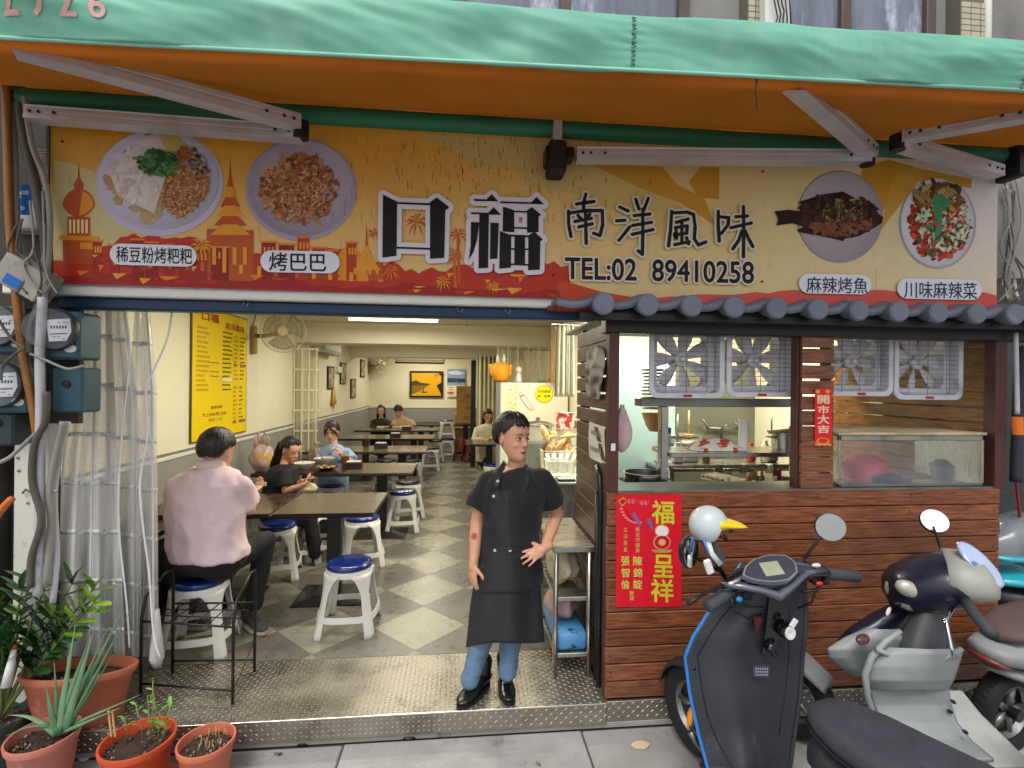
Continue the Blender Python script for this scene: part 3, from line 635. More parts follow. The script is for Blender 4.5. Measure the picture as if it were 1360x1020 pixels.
for k in range(46):
    a = rg.uniform(0, 2 * PI); q = rg.uniform(0, 42); chunk(f2, 398 + q * math.cos(a) * 1.15, 252 + q * math.sin(a), rg.uniform(9, 15), mixc(rg, ['a8704a', 'c89a72', '8a5232', 'd0a884']), 7 + rg.random() * 4, rg, rg.uniform(1.3, 2), n=5)
scatter(f2, 420, inell(398, 252, 52, 44), ['8a4a2a', '6c3820', 'b06c44', 'd0a480', 'c08058'], 1, 4.5, 12, rg, 2)
scatter(f2, 260, inell(402, 250, 26, 28), ['c07a50', '9a5430', 'dca884', '7a3c22'], 1, 2.6, 15, rg)
f2.build('food_photo', PRINTC, SG, colors=True)
f3 = MB(4e-6); rg = random.Random(8)
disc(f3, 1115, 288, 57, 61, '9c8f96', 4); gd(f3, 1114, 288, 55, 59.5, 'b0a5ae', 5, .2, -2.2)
fish = [(1028, 281), (1047, 279), (1062, 281), (1069, 276), (1059, 269), (1090, 259), (1118, 255), (1113, 252), (1124, 258), (1142, 268), (1160, 280), (1172, 289), (1170, 297), (1158, 304), (1140, 314), (1112, 319), (1090, 314), (1060, 309), (1058, 305), (1068, 302), (1052, 297), (1030, 300), (1033, 292)]
poly(f3, fish, '2a1612', 9)
infish = lambda x, y: 1062 < x < 1164 and abs(y - 287) < 27 * (1 - ((x - 1112) / 62) ** 2)
scatter(f3, 240, inell(1112, 287, 52, 27, infish), ['3a1c16', '241010', '4c2a1c', '5a2a1e'], 2, 6, 10, rg, 1.8)
scatter(f3, 90, inell(1115, 305, 46, 12, infish), ['7a4030', '8f5640', '5a2c20'], 1.5, 5, 13, rg, 2)
scatter(f3, 90, inell(1118, 281, 30, 16, infish), ['3c4a26', '6c6a3a', '8a4a26', '1e2a16', 'a89a5c'], 1, 3, 14, rg, 2.4)
f3.build('food_photo', PRINTC, SG, colors=True)
f4 = MB(4e-6); rg = random.Random(9)
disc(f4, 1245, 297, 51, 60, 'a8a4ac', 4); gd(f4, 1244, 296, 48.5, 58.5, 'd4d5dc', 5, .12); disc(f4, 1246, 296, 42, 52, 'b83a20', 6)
scatter(f4, 520, inell(1246, 296, 40, 50), ['c23c22', '8a2418', 'd8562e', '5a1a14', 'a83a20'], 1.5, 4.5, 7, rg)
scatter(f4, 220, inell(1250, 296, 34, 38), ['dfe0d0', 'b8cfa0', '8ab07c', 'c8d8b8', 'e8d8d0'], 1, 4.5, 10, rg, 2)
scatter(f4, 90, inell(1244, 262, 32, 18), ['b08a4c', '6a4a24', '3a2418', 'c8a868'], 2, 6, 11, rg, 2)
for P in ([(1236, 262), (1250, 258), (1247, 320), (1240, 326)], [(1250, 262), (1262, 268), (1250, 282)], [(1222, 300), (1238, 300), (1236, 312)]): poly(f4, P, '3f8a5c', 15)
scatter(f4, 60, inell(1246, 315, 32, 26), ['3a1c18', '2f6a44', 'c8402a'], 1.2, 3.5, 15, rg, 2)
f4.build('food_photo', PRINTC, SG, colors=True)
# pills and lettering
lt = MB(4e-6)
def pill(x0, y0, x1, y1, sl, c='dedde8', l=18):
    h = (y1 - y0) / 2; P = []
    for k in range(10): a = PI / 2 + PI * k / 9; P.append((x0 + h + h * math.cos(a), y0 + h - h * math.sin(a)))
    for k in range(10): a = -PI / 2 + PI * k / 9; P.append((x1 - h + h * math.cos(a), y0 + h - h * math.sin(a)))
    poly(lt, [(x, y + (x - x0) * sl) for x, y in P], c, l)
INK = '16151b'
pill(148, 324, 263, 352, .03); text(lt, S, '稀豆粉烤粑粑', (157, 328, 257, 349, .028), INK, .012, lay=20)
pill(347, 333, 452, 362, .02); text(lt, S, '烤巴巴', (359, 336, 434, 360, .02), INK, .02, lay=20)
pill(1059, 364, 1155, 390, .02, 'dde0ec'); text(lt, S, '麻辣烤魚', (1069, 368, 1150, 389, .02), '34363f', .012, lay=20)
pill(1189, 370, 1301, 397, .02, 'dde0ec'); text(lt, S, '川味麻辣菜', (1198, 374, 1294, 396, .02), '34363f', .012, lay=20)
text(lt, S, 'TEL:02  89410258', (750, 343, 999, 371, .024), INK, .035, outline='d8cdbb', ob=.045, lay=20)
def glyph(strokes, c, l, fn=S):
    for P in strokes: poly(lt, P, c, l, fn)
Z3 = lambda pts: [(490 + x / 5.037, 240 + y / 5.037) for x, y in pts]
def grow(P, d):
    """outline polygon: offset outward by d (px)"""
    n = len(P); A = sum(P[i][0] * P[(i + 1) % n][1] - P[(i + 1) % n][0] * P[i][1] for i in range(n)); s = 1 if A > 0 else -1; out = []
    for i in range(n):
        a, b = Vector(P[i]) - Vector(P[i - 1]), Vector(P[(i + 1) % n]) - Vector(P[i])
        for e in (a, b):
            if e.length: e = e.normalized(); out.append((P[i][0] + s * e.y * d + (e.x if e is not b else -e.x) * 0, P[i][1] - s * e.x * d))
    return out
kou = [[(97, 100), (192, 148), (187, 508), (93, 520)], [(190, 150), (412, 158), (412, 172), (190, 163)], [(410, 150), (456, 120), (536, 182), (532, 194), (512, 205), (505, 522), (410, 527)], [(187, 447), (410, 455), (410, 468), (187, 460)]]
fu = [[(702, 130), (785, 133), (820, 98), (864, 146), (706, 144)], [(681, 218), (798, 222), (832, 184), (884, 236), (684, 230)], [(738, 228), (802, 232), (796, 588), (732, 592)], [(682, 282), (738, 286), (724, 395), (700, 480), (667, 538), (680, 440)], [(812, 286), (868, 290), (858, 526), (808, 530)],
      [(876, 146), (1084, 152), (1118, 116), (1168, 166), (876, 158)], [(895, 180), (970, 205), (970, 352), (893, 346)], [(970, 208), (1055, 210), (1055, 222), (970, 218)], [(1055, 205), (1087, 184), (1150, 236), (1132, 246), (1132, 350), (1055, 355)], [(970, 316), (1055, 318), (1055, 330), (970, 327)],
      [(874, 342), (950, 372), (948, 586), (870, 594)], [(940, 366), (1068, 372), (1068, 386), (940, 380)], [(1064, 372), (1104, 348), (1162, 400), (1144, 412), (1140, 600), (1062, 604)], [(972, 380), (1042, 382), (1042, 568), (970, 566)], [(946, 456), (1064, 460), (1064, 470), (946, 468)], [(944, 558), (1064, 562), (1064, 574), (944, 570)]]
def fat(P, r, c, l):
    n = 14
    for i in range(len(P)):
        a, b = Vector(P[i]), Vector(P[(i + 1) % len(P)]); d = (b - a)
        if d.length < 1e-3: continue
        u = Vector((-d.y, d.x)).normalized() * r
        lt.add([S(*(a + u), l), S(*(b + u), l), S(*(b - u), l), S(*(a - u), l)], [(0, 1, 2, 3)], c); disc(lt, a.x, a.y, r, r, c, l + .01 * i, 14)
for gset in (kou, fu):
    for P in gset: Q = Z3(P); poly(lt, Q, 'd9d2dc', 20); fat(Q, 6.2, 'd9d2dc', 20.1)
    for P in gset: poly(lt, Z3(P), '121014', 23)
Z4 = lambda pts: [(740 + x / 4.857, 240 + y / 4.857) for x, y in pts]
brush = [  # 南洋風味, brush strokes as centre lines (zoom coordinates)
 [(180, 95), (170, 130), (165, 185)], [(120, 158), (175, 150), (232, 142)], [(68, 205), (70, 290), (85, 365)], [(80, 215), (180, 200), (285, 200), (288, 290), (270, 360), (230, 345)], [(130, 232), (150, 255)], [(205, 222), (190, 245)], [(110, 270), (215, 250)], [(135, 305), (220, 285)], [(178, 215), (180, 320), (182, 410)],
 [(398, 178), (450, 202)], [(378, 265), (430, 262)], [(392, 390), (425, 350), (460, 305)], [(500, 128), (520, 190)], [(580, 122), (552, 195)], [(490, 232), (590, 222)], [(480, 295), (600, 275)], [(478, 352), (610, 322)], [(545, 190), (545, 350), (542, 480), (515, 458)],
 [(730, 205), (722, 330), (710, 425)], [(732, 215), (830, 210), (870, 225), (880, 300), (875, 380), (900, 420), (948, 402)], [(760, 275), (835, 255)], [(755, 310), (762, 355)], [(760, 308), (830, 298), (825, 345)], [(762, 355), (826, 345)], [(795, 265), (795, 405)], [(750, 418), (842, 400)], [(825, 375), (838, 412)],
 [(1028, 205), (1028, 300), (1035, 395)], [(1035, 240), (1095, 245), (1092, 290), (1050, 345)], [(1142, 240), (1215, 235)], [(1110, 310), (1240, 280)], [(1190, 175), (1192, 330), (1190, 495)], [(1180, 330), (1160, 390), (1122, 445)], [(1200, 330), (1225, 385), (1250, 430)]]
for rad, c, l in ((25, 'd6cbb8', 20), (11.5, '141216', 23)):
    for si, P in enumerate(brush):
        Q = Z4(P); r = rad / 4.857
        for i, (a, b) in enumerate(zip(Q, Q[1:])):
            a, b = Vector(a), Vector(b); u = (b - a).normalized(); u = Vector((-u.y, u.x)) * r * (1.0 if i % 2 else .92)
            ll = l + si * .02 + i * .004
            lt.add([S(*(a + u), ll), S(*(b + u), ll), S(*(b - u), ll), S(*(a - u), ll)], [(0, 1, 2, 3)], c); disc(lt, a.x, a.y, r, r, c, ll, 14)
        disc(lt, Q[-1][0], Q[-1][1], r, r, c, l + .5, 14)
lt.build('lettering', PRINTC, SG, colors=True)
for px, py in ((1012, 374), (735, 365), (83, 188), (1013, 228)): 
    p = onY(px, py, SY - .002); MB().lathe([(.006, 0), (.006, .004), (.002, .006)], p, 10, Matrix.Rotation(PI / 2, 3, 'X')).build('screw', black_m, SG, True)
# ================================================================ KIOSK (timber kitchen stall on the right)
KY = 2.664; KX0, KX1 = .79, 3.172
KI = thing('timber_kiosk', 'dark timber plank kitchen kiosk with grey tiled eave to the right of the shop entrance', 'kiosk', (2.0, KY, 0))
ph = 1.128 / 12
for i in range(12):
    z0 = .006 + i * ph; cuts = [KX0 + rnd.uniform(0, .004), KX1 + rnd.uniform(-.006, .006)]
    if i in (1, 3, 4, 7, 9): cuts.insert(1, (KX0 + .62, KX0 + 1.8, KX0 + 1.22)[i % 3])
    for xa, xb in zip(cuts, cuts[1:]): dz = rnd.uniform(-.0012, .0012); bx('plank', WX, KI, xa + .0008, xb - .0008, KY + rnd.uniform(0, .004), KY + .03, z0 + .003 + dz, z0 + ph - .003 + dz, ch=.004)
nl = MB()
for i in range(12):
    for x in (KX0 + .03, KX0 + .62, KX0 + 1.22, KX0 + 1.8, KX1 - .04):
        nl.lathe([(.0045, 0), (.004, .0015), (.001, .0018)], (x + rnd.uniform(-.006, .006), KY + .001, .006 + i * ph + ph * (.3 + .4 * rnd.random())), 7, Matrix.Rotation(PI / 2, 3, 'X'))
stuff(nl.build('nail_heads', G('nail_dark', '#3a3634', .5, .5), KI))
bx('backing', black_m, KI, KX0 + .02, KX1 - .02, KY + .032, KY + .05, 0, 1.12, ch=0)
bx('sill', steel_dull, KI, KX0 + .05, KX1 - .02, KY + .01, KY + .25, 1.128, 1.14, ch=.003)
pbm = paint_brown
for x0, x1 in ((KX0 + .005, KX0 + .062), (onY(1324, 550, KY).x, onY(1339, 550, KY).x)):
    bx('post', pbm, KI, x0, x1, KY + .005, KY + .075, 1.13, 2.03, ch=.004)
    bx('post_foot', pbm, KI, x0, x1, KY + .051, KY + .11, 0, 1.128, ch=.004)
mx0, mx1 = onY(1066, 550, KY).x, onY(1109, 550, KY).x
mk = (1.128, 1.2) ; z = 1.142; 
bx('post', pbm, KI, mx0 - .008, mx0 + .025, KY + .035, KY + .10, 1.14, 2.03, ch=.004); bx('post', pbm, KI, mx1 - .02, mx1 + .005, KY + .035, KY + .10, 1.14, 2.03, ch=.004)
gapn = (5, 6, 7)
for i in range(10):
    h = .089; z0 = 1.142 + i * h; g_ = .009 if i in gapn else .003
    bx('plank', WX, KI, mx0, mx1, KY + .006 + rnd.uniform(0, .002), KY + .03, z0 + .003, z0 + h - g_, ch=.003)
# beams / gutter under the eave
bx('beam', mat('dark_gutter', '#2b2522', .45, .2, var=.2, bump=.06), KI, KX0 - .02, 3.4, KY - .01, KY + .09, 2.005, 2.09, ch=.006)
MB().tube([(KX0 - .03, KY - .05, 2.105), (3.45, KY - .05, 2.105)], .038, 14).build('gutter', G('dark_gutter'), KI, 60)
bx('eave_board', mat('worn_red_wood', '#6b3a2a', .7, var=.3, st=(1, 4, 4), bump=.2), KI, .44, 1.0, KY - .06, KY + .12, 2.11, 2.135, ch=.003)
bx('eave_board', mat('splintered_white_wood', '#8f8478', .8, var=.35, st=(1, 6, 8), bump=.3), KI, .46, .80, KY - .05, KY + .1, 2.137, 2.16, ch=.003)
# tile eave: round end caps with curved pans, sloping back up to the sign
tile_g = mat('slate_grey_tile', '#6d7584', .5, var=.14, vs=7, bump=.15, dirt=('#a9b2c4', .6, 6, (1, 1, 1), .3), rd=.08)
TX0, TXE = onY(800, 402, 2.52).x, onY(1361, 420, 2.52).x; NT = 11; tsp = (onY(1341, 422, 2.52).x - TX0) / 10
tzc = 2.135
EV = thing('tile_eave', 'row of slate grey roof tiles with round end caps along the kiosk top', 'eave', (2, 2.55, 2.1))
sl_ = .22
for k in range(-1, NT + 1):
    x = TX0 + k * tsp
    if k >= 0:
        c = MB(); d = Vector((0, 1, sl_)).normalized()
        c.tube([(x, 2.505, tzc), (x, 2.62, tzc + .025)], .052, 20); c.build('round_tile', tile_g, EV, 50)
        MB().lathe([(.0575, 0), (.0575, .018), (.05, .026), (.001, .028)], (x, 2.508, tzc), 28, Matrix.Rotation(PI / 2, 3, 'X'), caps=True).build('end_cap', tile_g, EV, 40)
    # pan tile
    def pf(u, v, x=x): return Vector((x + tsp * u, 2.525 + .1 * v + (0), tzc + .006 - .022 * math.sin(PI * min(1, u * 1.1)) + .024 * u + .03 * v))
    if k < NT: MB().grid(pf, 14, 3).build('pan_tile', tile_g, EV, True, solid=.036)
bx('fascia', black_m, EV, .60, 3.45, 2.56, 2.6, 2.06, 2.10, ch=.003)
# left (shop side) slatted wall of the kiosk
sx = .80; ye = onX(765, 640, sx).y
for i in range(21):
    h = .0985; z0 = .004 + i * h; gp = .012 if 14 <= i <= 18 else .004
    bx('side_slat', WSx, KI, sx, sx + .022, KY + .085, ye, z0, z0 + h - gp, ch=.003)
bx('post', pbm, KI, sx + .024, sx + .08, ye - .06, ye, 0, 2.1, ch=.003)
# right end wall seen from inside
for i in range(22):
    h = .0935; z0 = .02 + i * h; gp = .009 if i in (15, 16, 18, 20) else .004
    bx('side_slat', wood('inner_slat_wood', '#5c3514', '#8a5a24', (3, 1.2, 12), rd=.15) if 'isw' not in MT else MT['isw'], KI, 3.15, 3.172, KY + .08, 4.1, z0, z0 + h - gp, ch=.003)
    MT.setdefault('isw', bpy.data.materials['inner_slat_wood'])
bx('post', wood('post_wood', '#4a2c16', '#6b4626', (4, 4, 1)), KI, onY(1242, 550, 3.3).x, onY(1262, 550, 3.3).x, 3.25, 3.33, 0, 2.55, ch=.004)
MB().box(sx + .02, 3.17, KY + .09, 4.0, 2.12, 2.135).build('roof_board', wall_up, KI)
# side post dark vertical strap and small white tag
bx('tag', white_pl, KI, KX0 + .018, KX0 + .042, KY + .001, KY + .004, onY(812, 594, KY).z - .02, onY(812, 594, KY).z + .02, ch=0)
MB().tube([(sx - .012, KY + .13, 0), (sx - .012, KY + .13, 1.12), (sx - .012, KY + .16, 1.2), (sx - .012, KY + .22, 1.24)], .017, 8).build('strap', black_p, KI, True)
MB().tube([(sx - .012, KY + .20, .0), (sx - .012, KY + .20, 1.1)], .012, 8).build('strap', black_p, KI, True)
# paper notice on the side wall
pA, pB, pC, pD = (onX(x, y, sx - .004) for x, y in ((783, 560), (804, 568), (803, 618), (783, 607)))
nb = MB(); nb.grid(lambda u, v: (pD.lerp(pC, u)).lerp(pA.lerp(pB, u), v) + Vector((-.006 * math.sin(u * 5 + v * 3), 0, 0)), 10, 10, c='#d9d6cc')
def nf(u, v, l): return (pA.lerp(pB, u)).lerp(pD.lerp(pC, u), v) + Vector((-.008 - .001 * l - .006 * math.sin(u * 5 + (1 - v) * 3), 0, 0))
for r0 in (.18, .62):
    for k in range(5): nb.add([nf(.2 + k * .13 + a, r0 + b, 1) for a, b in ((0, 0), (.07, .02), (.08, .14), (.01, .12))], [(0, 1, 2, 3)], '#8a8a86')
tag(nb.build('paper_notice', PRINTC, None, False, loc=pD, colors=True, solid=.001), 'white handwritten paper notice pinned on the kiosk side wall', 'notice')
# hanging printed plastic bag
hb = MB(); q = random.Random(21)
b0_, b1_ = onX(781, 462, sx - .02), onX(799, 455, sx - .02); zb_ = onX(790, 530, sx - .02).z; yc, hw = (b0_.y + b1_.y) / 2, abs(b0_.y - b1_.y) / 2 + .03; zt = b0_.z
def bagf(u, v): w = (.62 + .5 * math.sin(v * PI * .9) ** .7) if v < .96 else .5; return Vector((sx - .02 - .03 * math.sin(v * PI) * math.sin(u * PI) - .008 * math.sin(u * 14 + v * 6), yc + (u - .5) * 2 * hw * w, zb_ + (zt - zb_) * v))
hb.grid(bagf, 16, 26, colfn=lambda u, v: lerp3(lin('a9a49c'), lin('5a4438'), min(1, max(0, 1.6 * noise.noise(Vector((u * 4, v * 7, 2))) + (.5 if .15 < v < .6 else .1)))))
tag(hb.build('hanging_bag', CLOTHC, None, True, loc=(sx, yc, zt), colors=True, solid=.002), 'grey brown printed plastic bag hanging high on the kiosk side wall', 'bag')
# ---- red blessing poster on the planks
PP = KY - .004
def PS(px, py, l=1): p = onY(px, py, PP); return Vector((p.x, PP - .0006 * l - .001 * math.sin(px * .23) - .0008 * math.sin(py * .11), p.z))
po = MB(4e-6); po.grid(lambda u, v: PS(818 + 87 * u, 806 - 149 * v + u * (-.5), 0), 12, 20, c='d4182c')
red2 = 'e8283c'
def shp(pts, c, l): poly(po, pts, c, l, PS)
YG = 'c8c832'
text(po, PS, '福', (866, 665, 895, 695, .03), YG, .03, lay=3); text(po, PS, '呈', (868, 737, 894, 766, .03), YG, .03, lay=3); text(po, PS, '祥', (865, 769, 894, 799, .03), YG, .03, lay=3)
for i, ch in enumerate('陳錦錠'): text(po, PS, ch, (841, 739 + i * 15.5, 852.5, 751 + i * 15.5), 'c9cc55', .02, lay=3)
for i, ch in enumerate('張智倫'): text(po, PS, ch, (825, 739 + i * 15.5, 836, 751 + i * 15.5), 'c9cc55', .02, lay=3)
for i, ch in enumerate('新北市議員'): text(po, PS, ch, (844, 700 + i * 7, 849.5, 706 + i * 7), 'c9b25c', .01, lay=3)
for i, ch in enumerate('立法委員'): text(po, PS, ch, (828, 700 + i * 9, 833, 706 + i * 9), 'c9b25c', .01, lay=3)
for i, ch in enumerate('敬賀'): text(po, PS, ch, (836, 785 + i * 6.5, 842, 791 + i * 6.5), 'c9b25c', .01, lay=3)
shp([(821, 665), (828, 660), (833, 666), (826, 673)], 'c79a4a', 2); shp([(823, 665.5), (828, 662), (831, 666), (826, 670.5)], 'b01226', 3)
for cx_, cy_ in ((838, 665), (855, 667)):
    for k in range(5): disc(po, cx_ - 5 + k * 2.6, cy_ + (k % 2), 2.4, 3.2, 'e8606a' if k % 2 else 'c7404e', 2 + k * .1, 12, PS)
for k in range(9): a = .3 + k * .18; disc(po, 846 - 22 * math.cos(a), 668 + 26 * math.sin(a), 2.4, 1.6, 'e57a80', 2.5, 8, PS); disc(po, 846 - 15 * math.cos(a), 672 + 20 * math.sin(a), 1.2, 1.6, 'b41024', 2.6, 8, PS)
shp([(838, 683), (843, 680), (852, 697), (849, 699)], '8a5a8a', 3); shp([(858, 690), (864, 688), (868, 702), (865, 704)], '8a5a8a', 3)
# plain round festive ornament (generic) where the mascot stands
disc(po, 879, 705, 9.5, 8.5, 'd9a66a', 3, 24, PS); disc(po, 879, 705, 8, 7, 'e8dcd8', 4, 24, PS); disc(po, 879, 720, 11.5, 10, 'd9a66a', 3.5, 24, PS); disc(po, 879, 720, 10, 8.8, 'b8162a', 4.5, 24, PS); disc(po, 879, 720, 5, 4.4, 'd9a66a', 5, 18, PS)
shp([(864, 730), (894, 730), (889, 734), (869, 734)], 'b98a58', 5)
tag(po.build('blessing_poster', PRINTC, None, False, loc=onY(818, 806, PP), colors=True, solid=.0008), 'tall red poster with gold lettering pinned on the kiosk planks beside the entrance', 'poster')
# ---- vertical red couplet on the middle post
CP = KY - .001
def CS(px, py, l=1): p = onY(px, py, CP); return Vector((p.x, CP - .0006 * l, p.z))
bn = MB(4e-6); bn.grid(lambda u, v: CS(1082 + 23 * u, 592 - 76 * v, 0), 3, 10, c='d8242a')
for i, (ch, y0, y1) in enumerate((('開', 525, 536), ('市', 539, 549), ('大', 551, 563), ('吉', 565, 575))): text(bn, CS, ch, (1086, y0, 1101, y1), 'e2cdb0', .04, lay=2)
disc(bn, 1093, 586, 9, 5, 'c98a3c', 1.5, 20, CS); disc(bn, 1093, 585.5, 6, 3.2, 'd8242a', 2, 20, CS); disc(bn, 1086, 520, 3, 2.5, 'd9a04a', 2, 12, CS); disc(bn, 1099, 520, 3, 2.5, 'd9a04a', 2, 12, CS)
for k in range(6): disc(bn, 1084 + k * 3.6, 590 + (k % 2), 1.8, 1.4, 'd9a04a', 2, 10, CS)
tag(bn.build('couplet_banner', PRINTC, None, False, loc=onY(1082, 592, CP), colors=True, solid=.0008), 'narrow vertical red couplet banner glued on the middle post of the kiosk', 'banner')
# ---- exhaust fans
fan_g = mat('dusty_fan_grey', '#c9c9d0', .5, .1, var=.15, bump=.08, dirt=('#5d564c', .58, 9, (1, 1, 1), .25))
fan_bl = mat('greasy_fan_blade', '#cfccd2', .5, .1, var=.2, bump=.1, dirt=('#6a6058', .58, 12, (1, 1, 1), .3))
def wire(mb, a, b, r=.0016): mb.tube([a, b], r, 5, False)
def mkfan(lb, px0, px1, py0, py1, Y, ang):
    p0, p1 = onY(px0, py1, Y), onY(px1, py0, Y); w, h = p1.x - p0.x, p1.z - p0.z; c = Vector(((p0.x + p1.x) / 2, Y, (p0.z + p1.z) / 2)); s = min(w, h) / 2
    t = thing('exhaust_fan', lb, 'fan', (c.x, Y, c.z - s), 'exhaust fans in the kiosk window'); w2 = w / 2
    def rr_(a, b, r, n=6):
        P = []
        for qx, qy, a0 in ((1, 1, 0), (-1, 1, 90), (-1, -1, 180), (1, -1, 270)):
            for k in range(n + 1): an = math.radians(a0 + 90 * k / n); P.append((qx * (a - r) + r * math.cos(an), qy * (b - r) + r * math.sin(an)))
        return P
    def R3(P, y): return [Vector((c.x + x, Y + y, c.z + z)) for x, z in P]
    o1, o2 = rr_(w2, s, .05), rr_(w2 - .028, s - .028, .035)
    MB().ring([R3(o1, .01), R3(o1, 0), R3(o2, 0), R3(o2, .06), R3(rr_(w2 - .03, s - .03, .035), .06)], False).build('frame', fan_g, t, 40)
    n = 28; rc = s * .9
    sq = [(p[0], p[1]) for p in o2]; cir = [(rc * math.cos(math.atan2(z, x)), rc * math.sin(math.atan2(z, x))) for x, z in sq]
    MB().ring([R3(sq, .06), R3(cir, .06), R3(cir, .16)], False).build('shroud', fan_g, t, 50)
    gr = MB()
    for k in range(14): z = c.z - s + .04 + k * (2 * s - .08) / 13; wire(gr, (c.x - w2 + .03, Y + .012, z), (c.x + w2 - .03, Y + .012, z))
    for k in (-.55, 0, .55): wire(gr, (c.x + k * w2, Y + .01, c.z - s + .03), (c.x + k * w2, Y + .01, c.z + s - .03), .0022)
    stuff(gr.build('wire_guard', steel_dull, t))
    for k in range(7):
        a = math.radians(ang + k * 360 / 7); b = MB()
        def bf(u, v, a=a):
            r = .035 + (rc * .93 - .035) * u; hw = (.015 + .024 * min(1, u * 1.8)); off = (v - .5) * 2 * hw; tw = (v - .5) * .03
            return Vector((c.x + r * math.cos(a) - off * math.sin(a), Y + .10 + tw, c.z + r * math.sin(a) + off * math.cos(a)))
        b.grid(bf, 8, 4); b.build('blade', fan_bl, t, True, solid=.003)
    MB().lathe([(.04, 0), (.04, .02), (.02, .03), (.012, .05), (.001, .05)], (c.x, Y + .10, c.z), 20, Matrix.Rotation(PI / 2, 3, 'X')).build('hub', fan_bl, t, 40)
    MB().tube([(c.x, Y + .12, c.z), (c.x, Y + .22, c.z)], .035, 16).build('motor', steel_dull, t, 40)
    m_ = MB(); m_.box(c.x - .022, c.x + .03, Y - .003, Y + .001, c.z - s + .006, c.z - s + .02); m_.build('badge', G('red_badge', '#a02024', .5), t)
mkfan('grey seven-blade exhaust fan, first from the paper-tagged kiosk post', 862, 963, 424, 530, 2.80, 25)
mkfan('grey seven-blade exhaust fan just before the banner post', 965, 1058, 426, 532, 2.80, 12)
mkfan('dusty exhaust fan half hidden behind the banner post', 1100, 1187, 428, 532, 2.80, 50)
mkfan('dusty exhaust fan last of the row towards the slatted end', 1188, 1280, 430, 533, 2.80, 5)
# ---- kitchen shell
KBY = 5.3
struct(bx('kitchen_wall', mat('greasy_steel_wall', '#6f7162', .45, .3, var=.15, vs=2, bump=.05, dirt=('#3f3f34', .55, 3, (1, 1, .5), .3)), None, 1.3, 3.35, KBY, KBY + .1, 0, 1.95, ch=0))
struct(bx('kitchen_wall', wall_cream, None, 1.3, 3.35, KBY - .0, KBY + .1, 1.951, 2.6, ch=0))
struct(bx('kitchen_side_wall', wall_cream, None, 3.25, 3.35, 4.1, KBY, 0, 2.6, ch=0))
fl2 = bx('cold_room_panel', mat('pale_cyan_steel', '#a9c8c6', .35, .2, var=.05, vs=2, bump=.02), None, 1.32, 2.02, 4.6, 5.29, .0, 1.93, ch=.008)
tag(fl2, 'pale cyan refrigerator side behind the hanging pink bag in the kiosk kitchen', 'refrigerator')
kp = lambda px, py, Y: onY(px, py, Y)
# cream column
a, b = kp(1172, 550, 4.0).x, kp(1228, 550, 4.0).x
cc = MB().box(a, b, 4.0, 4.4, 0, 2.595, .01); tag(cc.build('plaster_column', mat('yellowed_plaster', '#cdb684', .7, var=.08, bump=.12, dirt=('#8c7648', .62, 6, (1, 1, 1), .2)), None, loc=(a, 4, 0)), 'yellowed plaster column in the kiosk kitchen behind the display case', 'column')
# shelf, hood and work tables
def prep(nm, lb, cat, x0, x1, y0, y1, z, legs=True, grp=None):
    t = thing(nm, lb, cat, ((x0 + x1) / 2, y0, 0), grp); bx('top', steel, t, x0, x1, y0, y1, z - .03, z, ch=.004)
    for x in (x0 + .03, x1 - .03):
        for y in (y0 + .03, y1 - .03): MB().tube([(x, y, 0), (x, y, z - .03)], .018, 10).build('leg', steel_dull, t, True)
    return t
bxx = thing('steel_shelf', 'stainless shelf under the exhaust fans in the kiosk kitchen', 'shelf', (kp(960, 540, 3.0).x, 3.0, 1.0))
X0, X1 = kp(878, 540, 2.98).x, kp(1060, 540, 2.98).x
bx('upper_rail', steel_dull, bxx, kp(850, 535, 2.98).x, X1, 2.97, 3.08, kp(900, 540, 2.98).z, kp(900, 529, 2.98).z, ch=.004)
MB().box(X0 - .0, X0 + .045, 2.97, 3.03, .9, kp(900, 540, 2.98).z - .001, .003).build('upright', steel, bxx)
bx('shelf_board', steel, bxx, X0 + .047, X1, 2.93, 3.25, kp(900, 606, 2.98).z, kp(900, 601, 2.98).z + .004, ch=.003)
sz_ = kp(900, 601, 2.98).z + .004
# things on the shelf
q = MB(); q.box(0, .2, 0, .14, 0, .04, .01)
cl_ = MB(); 
def heap(u, v): return Vector((kp(918, 600, 3.05).x + u * .36, 3.0 + v * .18, sz_ + .002 + .085 * math.sin(u * PI) ** .6 * math.sin(v * PI) ** .6 * (.7 + .5 * noise.noise(Vector((u * 5, v * 4, 1))))))
cl_.grid(heap, 24, 14, colfn=lambda u, v: lin('d8d2c6') if noise.noise(Vector((u * 6, v * 6, 3))) > -.1 else lin('b8483c'))
tag(cl_.build('kitchen_cloth', CLOTHC, None, True, loc=(kp(918, 600, 3.05).x, 3.0, sz_), colors=True), 'crumpled white and red bag lying on the steel shelf in the kiosk', 'bag')
c_ = kp(987, 598, 3.08); tag(MB().lathe([(.0, 0), (.03, 0), (.03, .19), (.028, .195), (.008, .195)], (c_.x, 3.08, sz_), 20).build('paper_roll', white_pt, None, 40, loc=(c_.x, 3.08, sz_)), 'upright white paper towel roll on the steel shelf', 'paper roll')
